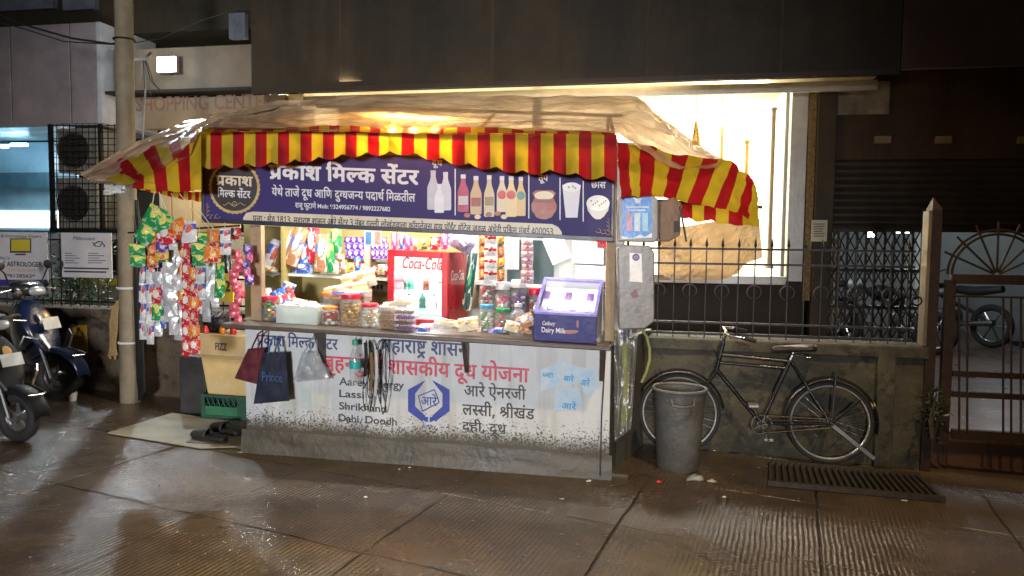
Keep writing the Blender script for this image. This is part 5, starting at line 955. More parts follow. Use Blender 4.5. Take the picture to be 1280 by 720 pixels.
o = flat('printed_ghee_pot', POT, 664, 238, 696, 274, P_('clay', (.38, .10, .06)), 0); flat('printed_ghee', OV, 668, 239, 692, 250, P_('ghee', (.82, .70, .45)), 1, o); flat('printed_pot_band', [(.05, 0), (.95, 0), (.9, 1), (.1, 1)], 665, 249, 695, 253, P_('clay2', (.24, .05, .035)), 1.6, o)
o = flat('printed_glass', [(0, 0), (1, 0), (.82, 1), (.18, 1)], 703, 231, 726, 272, P_('lassi', (.72, .72, .74)), 0); flat('printed_foam', OV, 703, 228, 726, 240, P_('foam', (.85, .85, .85)), 1, o)
for k, (X, Y) in enumerate(((711, 234), (716, 233), (719, 235))): flat('printed_nut', OV, X-1.5, Y-1.2, X+1.5, Y+1.2, P_('nut', (.3, .28, .18)), 2, o)
o = flat('printed_bowl', [(0, .1), (1, .1), (.94, .5), (.75, .85), (.6, 1), (.4, 1), (.25, .85), (.06, .5)], 733, 252, 762, 274, P_('bowl', (.66, .66, .68)), 0); flat('printed_curd', OV, 733, 244, 762, 264, P_('curd', (.86, .86, .86)), 1, o)
for k in range(8): flat('printed_herb', OV, 738+k*2.6, 250+(k*5) % 7, 740+k*2.6, 252+(k*5) % 7, P_('herb', (.12, .16, .08)), 2, o)

# ---------------------------------------------------------------- awning (striped cloth) and the plastic over it
RED = (.40, .008, .013); YEL = (.60, .43, .025)
aw = thing('striped_awning', 'red and yellow striped awning with scalloped valance round the stall', 'awning', K.w((X0+X1)/2, ez, .34))
def lerp(pts, t):
    t = max(0, min(.99999, t))*(len(pts)-1); i = int(t); f = t-i
    return tuple(pts[i][k]*(1-f)+pts[i+1][k]*f for k in range(len(pts[0])))
def byx(pts, X):
    for a, b in zip(pts, pts[1:]):
        if X <= b[0]: f = (X-a[0])/(b[0]-a[0]); return a[1]*(1-f)+b[1]*f
    return pts[-1][1]
def valance(name, top, bot, n, mt, scallop, amp, nst, bulge=.03, seed=0, nv=10):
    """top/bot: [(X, Y)] in the picture on plane K at offset n; scalloped hem"""
    xs_, xe = top[0][0], top[-1][0]
    mb = MB(); nu = int(abs(xe-xs_)/3.2)
    def fn(a, b):
        X = xs_+(xe-xs_)*a; yt = byx(top, X); yb = byx(bot, X)
        yb += amp*(abs(math.sin(math.pi*a*scallop))-.5)
        nn = n(a) if callable(n) else n
        nn += bulge*math.sin(a*scallop*math.pi*2+seed)*b + .02*noise.noise(Vector((a*12, b*2, seed))) + .045*b
        return K.pw(X, yt+(yb-yt)*b, nn)
    mb.grid(fn, nu, nv)
    return mb.build(name, mt, aw, ang=180)
nF = .36
valance('front_valance', [(249, 165), (330, 165), (420, 164), (488, 166)], [(249, 209), (330, 206), (387, 200), (427, 195), (453, 193), (488, 191)], nF, stripes('cloth_front_a', YEL, RED, 17), 8, 6, 17, .015, 1)
valance('front_valance', [(486, 166), (600, 166), (700, 167), (771, 169)], [(486, 191), (503, 191), (543, 198), (577, 205), (627, 212), (660, 216), (700, 214), (730, 221), (771, 224)], nF+.012, stripes('cloth_front_b', YEL, RED, 18), 8.5, 6, 18, .02, 2)
def skin(name, T, Bm, mt, nu, nv, sag=0, ripple=.02, seed=0, parent=aw, off=(0,0,0), q=1, crease=0):
    """cloth spread between two chains of (X, Y, depth) points"""
    mb = MB(); off = Vector(off)
    def fn(a, b):
        p = dpx(*lerp(T, a)); r = dpx(*lerp(Bm, a)); p = p.lerp(r, b)
        p = p+Vector((0, 0, -sag*math.sin(math.pi*b)))
        d = noise.noise(Vector((a*7*q, b*4, seed)))*ripple+noise.noise(Vector((a*23*q, b*9, seed+5)))*ripple*.45
        if crease: d = noise.noise(Vector((a*5, b*2, seed)))*ripple*1.6+crease*(.5-abs(noise.noise(Vector((a*17+b*5, b*3.2-a*4, seed+2)))))+crease*.6*(.4-abs(noise.noise(Vector((a*31-b*7, b*5+a*9, seed+8)))))
        return p+off+Vector((d*.5, -d, d))
    mb.grid(fn, nu, nv)
    return mb.build(name, mt, parent, ang=180)
skin('roof_edge', [(262, 157, 4.9), (380, 156, 4.9), (488, 157, 4.9)], [(249, 165, 4.52), (380, 164.4, 4.5), (488, 166, 4.48)], stripes('cloth_front_a', YEL, RED, 17), 60, 4, 0, .01, 31)
skin('roof_edge', [(486, 157, 4.9), (640, 159, 4.9), (765, 164, 4.85)], [(486, 166, 4.48), (640, 168.8, 4.46), (771, 174, 4.43)], stripes('cloth_front_b', YEL, RED, 18), 60, 4, 0, .01, 32)
# wings
skin('right_flap', [(771, 176, 4.60), (800, 182, 4.72), (840, 192, 4.85), (880, 196, 5.0), (915, 203, 5.1), (935, 216, 5.15), (947, 242, 5.2)],
     [(776, 248, 4.54), (800, 246, 4.62), (830, 246, 4.74), (860, 253, 4.86), (893, 259, 4.96), (922, 265, 5.05), (949, 284, 5.1)], stripes('cloth_right', RED, YEL, 12), 48, 12, 0, .02, 4)
skin('right_inner_valance', [(838, 250, 5.5), (870, 254, 5.5), (905, 258, 5.5), (946, 262, 5.5)], [(838, 270, 5.5), (870, 275, 5.5), (905, 279, 5.5), (946, 284, 5.5)], stripes('cloth_inner', YEL, RED, 7), 30, 4, 0, .02, 7)
skin('left_slope', [(110, 222, 5.55), (170, 186, 5.55), (215, 172, 5.5), (247, 166, 5.45)], [(165, 230, 4.75), (190, 222, 4.72), (220, 196, 4.62), (249, 167, 4.55)], stripes('cloth_left', YEL, RED, 8), 34, 12, 0, .02, 9)
skin('left_flap', [(168, 226, 4.78), (192, 218, 4.72), (222, 194, 4.64), (251, 168, 4.56)], [(165, 234, 4.74), (195, 238, 4.70), (225, 240, 4.62), (252, 238, 4.52)], stripes('cloth_left_b', RED, YEL, 6), 30, 10, 0, .015, 11)
skin('left_under_valance', [(166, 231, 5.2), (200, 236, 5.2), (232, 239, 5.15), (253, 240, 5.1)], [(168, 235, 5.2), (200, 243, 5.2), (232, 250, 5.15), (253, 252, 5.1)], stripes('cloth_left_c', RED, YEL, 14), 30, 3, 0, .01, 13)
mb = MB(); mb.tube([dpx(800, 250, 5.1), dpx(952, 259, 5.35)], .012, 8); mb.tube([dpx(888, 214, 5.05), dpx(908, 258, 5.15)], .004, 5); mb.tube([dpx(895, 214, 5.05), dpx(922, 258, 5.2)], .004, 5)
mb.build('wing_rod', darkwood, aw)
# plastic cover
pl = clear('beige_plastic', tint=(.95, .82, .66), gloss=.2, rough=.10, haze=.80, hazecol=(.86, .65, .48), bump=1.3, bscale=4)
T = [(102, 224, 5.55), (140, 200, 5.6), (180, 180, 5.65), (250, 152, 5.75), (310, 141, 5.85), (345, 134, 5.9), (400, 129, 5.95), (470, 128, 5.95), (560, 128, 5.95), (640, 126, 5.9), (720, 127, 5.9), (795, 129, 5.85), (835, 158, 5.6), (870, 186, 5.4), (902, 208, 5.15)]
Bm = [(122, 234, 5.0), (150, 238, 4.9), (205, 224, 4.7), (240, 200, 4.58), (247, 172, 4.50), (262, 169, 4.48), (330, 169, 4.47), (420, 168, 4.46), (487, 172, 4.44), (560, 169, 4.44), (640, 171, 4.42), (771, 177, 4.40), (800, 190, 4.55), (850, 214, 4.75), (899, 211, 5.0)]
cov = skin('plastic_cover', T, Bm, pl, 210, 40, .02, .03, 21, parent=None, off=(0, -.015, .03), q=2, crease=.024)
tag(cov, 'crumpled beige plastic sheet spread over the striped awning', 'plastic sheet')
# crumpled white tail at the left tip
mb = MB()
mb.grid(lambda a, b: dpx(130+27*a, 231+13*b*(1-.3*a), 4.9)+Vector((0, .05*noise.noise(Vector((a*6, b*6, 1))), .02*noise.noise(Vector((a*9, b*5, 3))))), 14, 10)
o = mb.build('plastic_bag', clear('white_thin_plastic', gloss=.14, haze=.8, hazecol=(.85, .88, .9), bump=.6), ang=180); tag(o, 'crumpled white plastic bag at the left tip of the awning', 'bag')
# bulbs under the plastic
bulbm = emit('warm_bulb', (1, .55, .08), 40)
for k, (X, Y) in enumerate(((484, 161), (513, 163), (540, 162))):
    c = dpx(X, Y-4, 4.62)+Vector((0, .22, .015)); r = thing('awning_bulb', ('glowing warm bulb under the plastic above the valance join', 'glowing warm bulb between two others under the plastic', 'glowing warm bulb farthest from the valance join under the plastic')[k], 'bulb', c, 'bulbs under the plastic cover')
    MB().ell(c, .022, .022, .028).build('glass_bulb', bulbm, r); MB().lathe(c+Vector((0,0,.022)), [(.013, 0), (.013, .035), (.004, .04)], 10).build('socket', iron, r)
    lamp('bulb_light', 'POINT', c+Vector((0, -.05, .0)), 40, (1, .60, .16), size=.03)
# tube lights inside
for k, (Xa, Xb) in enumerate(((345, 520), (560, 745))):
    a = K.px(Xa, 230, -.1)[0]; b = K.px(Xb, 230, -.1)[0]; z = RZ-.02
    r = thing('tube_light', 'cool white tube light under the stall roof, ' + ('left end' if k == 0 else 'fridge end'), 'lamp', K.w((a+b)/2, z, -.12), 'tube lights inside the stall')
    MB().tube([K.w(a, z-.03, -.12), K.w(b, z-.03, -.12)], .013, 10).build('tube', emit('tube_white', (.9, .96, 1), 18), r)
    MB().box(K, a-.03, b+.03, z-.012, z+.02, -.15, -.09).build('batten', shm, r, smooth=False)
    lamp('tube_light_glow', 'AREA', K.w((a+b)/2, z-.06, -.14), 29 if k == 0 else 17, (.92, .97, 1), K.w((a+b)/2, .9, -.45), b-a, size_y=.06)
# ================================================================ GOODS IN AND ON THE STALL
redm = mat('fridge_red', (.36, .006, .014), .3, var=.1, coat=.3, bump=.03)
glass = clear('cooler_glass', gloss=.08, rough=.02)
fr = thing('drinks_cooler', 'red glass door drinks cooler lit white inside', 'cooler', K.pw(530, 400, -.3))
fx0, fz1 = K.px(485, 312, -.28); fx1, fz0 = K.px(560, 402, -.28); fz0 = CZ+.001
fxa = fx1; D0 = -.28
# body as a shell
side_x = fx1+.0
m_ = MB(); m_.box(K, fx0, fx0+.02, fz0, fz1, D0-.46, D0-.02); m_.box(K, fxa-.02, fxa, fz0, fz1, D0-.46, D0-.02); m_.box(K, fx0+.02, fxa-.02, fz1-.02, fz1, D0-.46, D0-.02); m_.box(K, fx0+.02, fxa-.02, fz0, fz0+.03, D0-.46, D0-.02)
m_.build('body', redm, fr, smooth=False)
MB().box(K, fx0+.021, fxa-.021, fz0+.031, fz1-.021, D0-.455, D0-.44).build('inner_liner', mat('liner_white', (.85, .88, .88), .5, var=.03), fr, smooth=False)
mb = MB(); w_ = .045
mb.box(K, fx0, fx0+w_, fz0, fz1, D0-.019, D0+.015); mb.box(K, fxa-w_, fxa, fz0, fz1, D0-.019, D0+.015); mb.box(K, fx0+w_, fxa-w_, fz1-w_, fz1, D0-.019, D0+.015); mb.box(K, fx0+w_, fxa-w_, fz0, fz0+w_, D0-.019, D0+.015)
dr = mb.build('door', redm, fr, smooth=False, bevel=.004)
MB().box(K, fx0+w_+.001, fxa-w_-.001, fz0+w_+.001, fz1-w_-.001, D0-.008, D0-.003).build('door_pane', glass, dr, smooth=False)
MB().box(K, fx0+w_+.001, fxa-w_-.001, fz0+w_+.34, fz1-w_-.001, D0-.014, D0-.009).build('header_panel', mat('lit_header', (.9, .9, .88), .4, emis=.7, ecol=(1, .98, .94)), dr, smooth=False)
mb = MB(); write(mb, K, latin('Coca-Cola', .01, .35), 503, 553, 320, 335, D0+.0); mb.build('door_lettering', mat('cola_red', (.6, .01, .02), .4), dr, smooth=False)
for h_ in (.10, .23):
    sh = MB().box(K, fx0+.025, fxa-.025, fz0+h_, fz0+h_+.008, D0-.43, D0-.03).build('rack', clear('teal_glass_rack', tint=(.78, .95, .95), gloss=.08, haze=.15, hazecol=(.5, .75, .78)), fr, smooth=False)
MB().box(K, fx0+.03, fxa-.03, fz1-.07, fz1-.03, D0-.06, D0-.025).build('lamp_strip', emit('cooler_tube', (.92, 1, .98), 9), fr, smooth=False)
lamp('cooler_light', 'AREA', K.w((fx0+fxa)/2, fz1-.075, D0-.1), 24, (.92, 1, .98), K.w((fx0+fxa)/2, fz0, D0-.2), .3, size_y=.05)
# side lettering: the cooler's right side turned to the street
sf = MB(); a = K.w(fxa+.002, fz0, D0-.02); b_ = Vector(dpx(583, 392, a.y+.34)); b_.z = fz0+K.s*(b_.x+1.8)
h = Vector((0,0,fz1-fz0)); nrm = (b_-a).normalized(); th = Vector((-.02, .015, 0))
sf.hexa([a, b_, b_+th, a+th, a+h, b_+h, b_+h+th, a+h+th]); sf.build('side_panel', redm, fr, smooth=False)
mb = MB(); vs, fs, _l, wd = latin('Coca-Cola', .01, .3)
up = Vector((0,0,1)); pos = a+nrm*.03+h*.62; out = (b_-a).cross(up).normalized()*.003
mb.add([pos+nrm*(x/wd*.26)+up*(y*.075)+out for x, y in vs], fs); mb.build('side_lettering', mat('cola_white', (.7, .6, .6), .4), fr, smooth=False)
PET = [(.001, 0), (1, 0), (1, .1), (.94, .2), (1, .3), (1, .55), (.85, .68), (.4, .82), (.36, .9)]
def bottle(c, r, h, m, capm, name='bottle', label='', group=None):
    t = thing(name, label, 'bottle', c, group)
    MB().lathe(c, [(p*r, q*h) for p, q in PET]+[(.001, .9*h)], 14).build('bottle_body', m, t)
    MB().lathe(c, [(.42*r, .9*h), (.42*r, h), (.001, h)], 12).build('cap', capm, t); return t
dgl = mat('green_glass', (.02, .10, .07), .15, var=.2); agl = mat('cola_brown', (.06, .02, .012), .15); wpl = mat('milk_plastic', (.75, .76, .78), .35, var=.1); capr = mat('cap_red', (.55, .03, .03), .4); capb = mat('cap_blue', (.03, .16, .5), .4); capg = mat('cap_green', (.02, .25, .08), .4)
for k, (u, m, cp, h_, base, lb) in enumerate(((.16, dgl, capg, .115, .238, 'small green glass bottle on the upper cooler rack, leftmost'), (.24, dgl, capb, .105, .238, 'small green bottle beside another on the upper cooler rack'), (.42, wpl, capb, .10, .238, 'white bottle in the middle of the upper cooler rack'), (.58, agl, capr, .115, .238, 'dark cola bottle right of the white bottle in the cooler'), (.76, wpl, capr, .10, .238, 'white red capped bottle at the right of the upper cooler rack'), (.2, wpl, capg, .10, .108, 'white green capped bottle on the lower cooler rack'), (.5, dgl, capr, .115, .108, 'green red capped bottle on the lower cooler rack'), (.75, wpl, capb, .105, .108, 'white blue capped bottle on the lower cooler rack'))):
    bottle(K.w(fx0+.05+u*(fxa-fx0-.1), fz0+base, D0-.15), .026, h_, m, cp, label=lb, group='bottles in the drinks cooler')

# chocolate display case
cc = thing('chocolate_case', 'purple chocolate display case with sloping lit glass lid', 'display case', K.pw(710, 420, .1))
cn = .17
pp = mat('case_purple', (.014, .014, .15), .4, spec=.25, var=.1)
xa, za = K.px(667, 390, cn); xb, _ = K.px(746, 398, cn); zt_ = kz(667, 392, cn); zb_ = CZ+.002
xc = K.px(760, 385, -.35)[0]
zback = kz(715, 350, -.30)
# front box
MB().box(K, xa, xb, zb_, zt_, cn-.03, cn).build('front_panel', pp, cc, smooth=False, bevel=.004)
A = [K.w(xa, zb_, cn-.031), K.w(xb, zb_, cn-.031), K.w(xb+.05, zb_, -.32), K.w(xa+.04, zb_, -.32)]
Tt = [K.w(xa, zt_, cn-.031), K.w(xb, zt_, cn-.031), K.w(xb+.05, zback, -.32), K.w(xa+.04, zback, -.32)]
def wall(i, j, th, nm, m):
    d = Vector(th); MB().hexa([A[i], A[j], A[j]+d, A[i]+d, Tt[i], Tt[j], Tt[j]+d, Tt[i]+d]).build(nm, m, cc, smooth=False)
wall(0, 3, (.012, 0, 0), 'side_panel', pp); wall(1, 2, (-.012, 0, 0), 'side_panel', mat('case_clear', (.40, .42, .50), .2)); wall(3, 2, (0, -.01, 0), 'back_panel', wpl)
mb = MB(); lift = Vector((0,0,.012))
def sl(u, v): return (Tt[0]*(1-u)+Tt[1]*u)*(1-v)+(Tt[3]*(1-u)+Tt[2]*u)*v
for (u0, u1, v0, v1) in ((0, .05, 0, 1), (.95, 1, 0, 1), (.05, .95, 0, .06), (.05, .95, .94, 1)):
    q = [sl(u0, v0), sl(u1, v0), sl(u1, v1), sl(u0, v1)]; mb.hexa([p-lift*.2 for p in q]+[p+lift for p in q])
mb.build('lid_frame', mat('lid_lilac', (.16, .13, .42), .3), cc, smooth=False)
mb = MB(); q = [sl(.05, .06), sl(.95, .06), sl(.95, .94), sl(.05, .94)]; mb.hexa([p+lift*.2 for p in q]+[p+lift*.6 for p in q]); mb.build('lid_pane', glass, cc, smooth=False)
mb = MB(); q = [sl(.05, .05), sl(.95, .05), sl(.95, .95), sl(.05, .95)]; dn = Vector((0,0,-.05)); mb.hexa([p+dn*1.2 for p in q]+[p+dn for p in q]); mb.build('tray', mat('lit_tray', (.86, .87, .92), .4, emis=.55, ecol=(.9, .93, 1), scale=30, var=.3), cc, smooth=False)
for k in range(14):
    u = .10+.8*(k % 7)/6.6; v = .25+.42*(k//7); pillow(MB(), sl(u, v)+dn*.7, sl(1, 0)-sl(0, 0), sl(0, 1)-sl(0, 0), .045, .11, .012, k, 4, 4).build('chocolate_bar', mat('bar_wrap%d' % (k % 3), ((.55, .5, .62), (.2, .08, .32), (.75, .75, .8))[k % 3], .3), cc)
writes('case_lettering', whitep, cc, K, cn+.0015, [(latin('Cadbury', .01, .3), 678, 694, 401, 406), (latin('Dairy Milk', .012), 677, 707, 408.5, 415)])
mb = MB(); mb.poly(K, [(713+10*math.cos(i*.35), 414+(3.5 if math.sin(i*.35) > 0 else 1.5)*math.sin(i*.35)) for i in range(18)], cn+.001); mb.poly(K, [(722+1.5*math.cos(i*.7), 405+5*math.sin(i*.7)) for i in range(9)], cn+.0018); mb.build('case_emblem', mat('print_choc', (.30, .10, .06), .4), cc, smooth=False)

# ---- jars, tubs, trays and packets on the counter
clearjar = clear('jar_plastic', tint=(.93, .95, .95), gloss=.09, rough=.05, haze=.10)
def jar(X0_, Y0_, X1_, Y1_, n, lidm, cont, label, fill=.72, cont2=None, square=False):
    xm = (X0_+X1_)/2; x = K.px(xm, Y1_, n)[0]; r = (X1_-X0_)/2*K.mpp(xm, Y1_, n); z0 = CZ+.002 if Y1_ > 385 else K.px(xm, Y1_, n)[1]; z1 = K.px(xm, Y0_, n)[1]; h = z1-z0
    c = K.w(x, z0, n-r); k = 4 if square else 18
    t = thing('candy_jar', label, 'jar', c, 'jars on the stall counter')
    MB().lathe(c, [(r*.9, 0), (r, h*.05), (r, h*.72), (r*.8, h*.82), (r*.78, h*.86)], 18).build('jar_body', clearjar, t)
    MB().lathe(c, [(r*.86, h*.85), (r*.88, h*.9), (r*.88, h*.98), (r*.8, h), (.001, h)], 18).build('lid', lidm, t)
    rnd = random.Random(int(X0_*7)); j = 0
    cm = [MB() for _ in cont]; sz = r*.30
    lev = h*.04
    while lev < h*.70*fill/.72:
        for q in range(5):
            a = q*1.257+lev*90; rr = r*.55
            cm[rnd.randrange(len(cont))].ell(c+Vector((math.cos(a)*rr, math.sin(a)*rr, lev+sz*.5)), sz*rnd.uniform(.8, 1.15), sz*rnd.uniform(.8, 1.1), sz*rnd.uniform(.5, .9), 8, 5)
        cm[0].ell(c+Vector((0, 0, lev+sz*.5)), sz, sz, sz*.7, 8, 5); lev += sz*1.1
    for mbq, m in zip(cm, cont):
        if mbq.v: mbq.build('sweets', m, t)
    return t
def sw(nm, c, r=.35): return mat('sweet_'+nm, c, r, var=.25, scale=40)
redl, orl, whl, bll = mat('lid_red', (.55, .02, .05), .35), mat('lid_orange', (.75, .22, .03), .35), mat('lid_white', (.75, .75, .75), .35), mat('lid_blue', (.08, .35, .6), .35)
bis = sw('biscuit', (.45, .22, .08), .6); och = sw('ochre', (.55, .36, .06)); cbrown = sw('toffee', (.20, .09, .05)); wh = sw('mint', (.78, .76, .70)); pk_ = sw('pink', (.75, .08, .25)); gr_ = sw('green', (.08, .38, .12)); bl_ = sw('blue', (.05, .15, .5)); or_ = sw('orange', (.75, .25, .04)); pu_ = sw('purple', (.2, .06, .35)); rd_ = sw('red', (.6, .03, .04))
jar(322, 371, 344, 407, .02, redl, [or_, gr_, bl_, rd_], 'red lidded jar of mixed sweets at the left end of the counter')
jar(398, 384, 420, 410, .04, orl, [cbrown, wh, rd_], 'small orange lidded jar right of the white tub', .6)
jar(396, 366, 422, 390, -.22, orl, [wh, cbrown], 'orange lidded jar standing behind the smaller orange one', .5)
jar(421, 368, 448, 411, .05, redl, [bis, bis, och], 'tall red lidded biscuit jar beside the orange lidded jars')
jar(447, 380, 471, 413, .04, redl, [wh, och, wh], 'squat red lidded jar of white sweets next to biscuit jar')
jar(597, 350, 617, 383, -.16, whl, [rd_, wh, cbrown], 'upper white jar of red sweets under the hanging red sachets')
jar(597, 381, 617, 415, -.08, bll, [gr_, wh, wh], 'blue lidded jar of pale green sweets right of the cooler')
jar(616, 353, 638, 388, -.14, whl, [pk_, pk_, wh], 'white lidded jar of bright pink sweets')
jar(616, 386, 638, 412, -.06, capg, [gr_, pk_], 'green lidded jar of green sweets below the pink one')
jar(636, 350, 658, 386, -.16, whl, [pu_, wh, pu_], 'white lidded jar of purple sweets')
jar(659, 361, 676, 388, -.2, redl, [gr_, rd_, wh], 'red lidded jar half hidden behind the chocolate case')
# upside-down empty water jar
c = K.w(K.px(647, 400, 0)[0], CZ+.002, -.06); mr = K.mpp(647, 400, 0)
bottle(c, 12*mr, 40*mr, clear('pet', gloss=.10, haze=.12), whl, 'water_bottle', 'clear plastic water bottle in front of the purple jar')
# white tub of eggs/packets
tub = thing('white_tub', 'translucent white tub heaped with pale packets on the counter', 'tub', K.w(K.px(370, 408, .03)[0], CZ+.002, -.1))
ta, tb = K.px(345, 395, .05)[0], K.px(396, 395, .05)[0]; th_ = kz(370, 383, .05)
mb = MB(); cc_ = CZ+.002
for (a, b, n0, n1) in ((ta, tb, .042, .05), (ta, tb, -.25, -.242), (ta, ta+.008, -.241, .0415), (tb-.008, tb, -.241, .0415)): mb.box(K, a, b, cc_, th_, n0, n1)
mb.box(K, ta+.009, tb-.009, cc_, cc_+.01, -.24, .041)
mb.build('tub_body', clear('tub_plastic', gloss=.08, rough=.2, haze=.8, hazecol=(.78, .86, .84)), tub, smooth=False)
MB().box(K, ta-.006, tb+.006, th_-.008, th_+.004, .0505, .056).build('rim', mat('tub_rim', (.72, .78, .76), .4), tub, smooth=False)
rnd = random.Random(5)
for k in range(22):
    p = K.w(ta+.03+rnd.random()*(tb-ta-.06), th_-.05+rnd.random()*.075, -.21+rnd.random()*.22)
    pillow(MB(), p, (1, rnd.uniform(-.6, .6), rnd.uniform(-.3, .3)), (rnd.uniform(-.3, .3), .7, rnd.uniform(.2, 1)), .07, .055, .022, k, 5, 5, .1).build('pale_packet', mat('pale_wrap', (.70, .68, .60), .35, var=.15, scale=20), tub)
# stacks of clear snack trays
def tray_stack(X0_, X1_, Yb, n, N_, hh, conts, label):
    x0, x1 = K.px(X0_, Yb, n)[0], K.px(X1_, Yb, n)[0]; 
    for k in range(N_):
        z = CZ+.002+k*hh; dx = rnd.uniform(-.012, .012)
        t = thing('snack_tray', label[k], 'snack tray', K.w((x0+x1)/2+dx, z, n-.06), 'clear snack trays stacked on the counter')
        mb = MB(); mb.box(K, x0+dx, x1+dx, z, z+hh-.004, n-.13, n); mb.build('tray_shell', clear('tray_plastic', gloss=.12, rough=.06, haze=.12), t, smooth=False, bevel=.006)
        q = MB(); w = x1-x0
        for i in range(7):
            for j in range(2): q.ell(K.w(x0+dx+.012+(i+.5)*(w-.024)/7, z+hh*.42, n-.03-j*.06), w/15, .024, hh*.36, 8, 5)
        q.build('snacks', conts[k % len(conts)], t)
tray_stack(470, 492, 412, .08, 5, .033, [och, bis, och, bis, wh], ['%s clear tray of golden snacks in the left tray stack' % w for w in ('bottom', 'second lowest', 'middle', 'second highest', 'topmost')])
tray_stack(491, 517, 413, .10, 4, .036, [pu_, cbrown, pu_, cbrown], ['%s clear tray of dark snacks in the right tray stack' % w for w in ('bottom', 'second lowest', 'second highest', 'topmost')])
def pk(X, Y, w, h, n, m, label, tilt=0, lean=.0, fat=.03, name='snack_packet', group=None, seed=0, cat='packet'):
    mr = K.mpp(X, Y, n); t = math.radians(tilt)
    u = K.U*math.cos(t)+Vector((0,0,1))*math.sin(t); v = (-K.U*math.sin(t)+Vector((0,0,1))*math.cos(t))*math.cos(lean)-K.N*math.sin(lean)
    mb = MB(); pillow(mb, K.pw(X, Y, n), u, v, w*mr, h*mr, fat, seed or X*.37+Y)
    o = mb.build(name, m, ang=180); tag(o, label, cat, group); return o
F = {'yel': printed('foil_yellow', (.75, .48, .04), (.62, .06, .03), (.05, .22, .08)), 'grn': printed('foil_green', (.02, .30, .08), (.78, .70, .10), (.55, .62, .08)), 'org': printed('foil_orange', (.72, .20, .02), (.75, .60, .25), (.55, .04, .03)),
     'red': printed('foil_red', (.55, .02, .04), (.75, .70, .65), (.72, .30, .05)), 'wht': printed('foil_white', (.72, .72, .72), (.60, .10, .05), (.08, .12, .45)), 'blu': printed('foil_blue', (.05, .16, .55), (.75, .75, .75), (.6, .04, .05)),
     'pur': printed('foil_purple', (.16, .05, .36), (.55, .48, .7), (.10, .03, .25)), 'pnk': printed('foil_pink', (.70, .08, .28), (.75, .65, .3), (.3, .06, .35)), 'sil': mat('silver_foil', (.66, .68, .70), .24, .35, var=.25, scale=14, bump=.9, bscale=26), 'brn': printed('bread_brown', (.42, .20, .09), (.70, .62, .5), (.1, .16, .5), .05), 'crm': printed('wafer_cream', (.74, .66, .46), (.45, .18, .07), (.55, .35, .1), .05)}
# flat magazines and loose packets at the front
for k, (X, Y, w, h, tl, m, lb) in enumerate(((545, 408, 42, 12, 4, 'wht', 'white packet lying flat before the cooler'), (560, 403, 34, 12, -8, 'crm', 'cream packet lying across the white ones'), (585, 405, 26, 18, 10, 'crm', 'brown and cream bag leaning beside the flat packets'), (590, 411, 22, 10, 0, 'brn', 'brown sachet bundle in front of the cream bag'), (622, 413, 22, 9, 5, 'blu', 'small blue wrapped sweets at the counter edge'), (640, 408, 18, 14, -14, 'crm', 'crumpled cream packet left of chocolate case'), (656, 402, 24, 18, 28, 'brn', 'crumpled brown paper packet against chocolate case'), (658, 414, 14, 9, 0, 'brn', 'small brown packet at the foot of chocolate case'), (528, 412, 20, 7, 0, 'blu', 'flat blue and white sachet by the tray stack'), (500, 379, 44, 9, 6, 'crm', 'long bread packet lying on top of the tray stacks'))):
    pk(X, Y, w, h, .10+.015*(k % 3), F[m], lb, tl, .9 if h < 13 else .4, .04, group='loose packets on the counter', seed=k+2)
for k, (X, Y, w, h, n, m, lb, tl) in enumerate(((352, 378, 20, 34, -.2, 'blu', 'blue packet standing behind the red lidded jar', 24), (364, 375, 14, 24, -.25, 'red', 'red and white packet beside the blue one', 30), (333, 371, 12, 22, -.3, 'sil', 'silver tin wrapped packet at the left post', 0), (360, 361, 16, 16, -.3, 'wht', 'twisted white packet behind the tub', -20), (432, 362, 56, 14, -.25, 'crm', 'pale bread loaf packet behind the jars', 10), (448, 350, 44, 22, -.3, 'crm', 'pale loaf packet lying on the other loaf', 14), (440, 368, 50, 14, -.18, 'brn', 'brown loaf packet under the pale loaves', 0))):
    pk(X, Y, w, h, n, F[m], lb, tl, .1, .07, group='packets behind the jars', seed=k+40)
# goods on the shelves
for k, (X, Y, w, h, tl, m, lb) in enumerate(((341, 322, 20, 44, -20, 'wht', 'white carrier bag of bread hanging left on the shelf'), (356, 312, 16, 50, -22, 'brn', 'tilted brown bread bag left of the blue ones'), (370, 308, 18, 48, -18, 'brn', 'tilted bread bag with blue print on the shelf'), (381, 320, 18, 44, 6, 'blu', 'blue and white bread bag standing on the shelf'), (392, 306, 16, 44, 4, 'red', 'red and brown bread bag behind the blue one'), (402, 316, 18, 46, 0, 'brn', 'brown bread bag right of the red one'), (378, 334, 24, 18, 0, 'blu', 'short blue and white packet at the shelf edge'), (340, 338, 18, 12, 0, 'crm', 'small grey carton packet at the shelf end'), (412, 320, 12, 40, 8, 'grn', 'green topped bag at the right of the bread bags'), (420, 300, 14, 34, 0, 'grn', 'green leaf printed packet hanging above the wafers'))):
    pk(X, Y, w, h, -.74+.03*(k % 3), F[m], lb, tl, .1, .08, group='bread bags on the back shelf', seed=k+60)
ordn = ['leftmost', 'second', 'third', 'fourth', 'fifth', 'sixth', 'seventh', 'eighth']
for r_ in range(3):
    for k in range(7):
        o = pk(431+k*7.6-r_*1.5+6, 318-r_*8.5, 8, 10, -.72-.04*r_, F['pur'], '%s purple chocolate packet in the %s row left of grey post' % (ordn[k], ('front', 'middle', 'back')[r_]), 0, .3, .025, 'chocolate_packet', 'purple chocolate packets on the upper shelf', k+r_*9)
for k in range(4):
    for r_ in range(2): pk(466+k*5.5, 318-r_*9, 6.5, 11, -.70-.04*r_, F['pur'], '%s purple chocolate packet in the %s row right of grey post' % (ordn[k], ('front', 'back')[r_]), 0, .3, .025, 'chocolate_packet', 'purple chocolate packets on the upper shelf', k+r_*9+30)
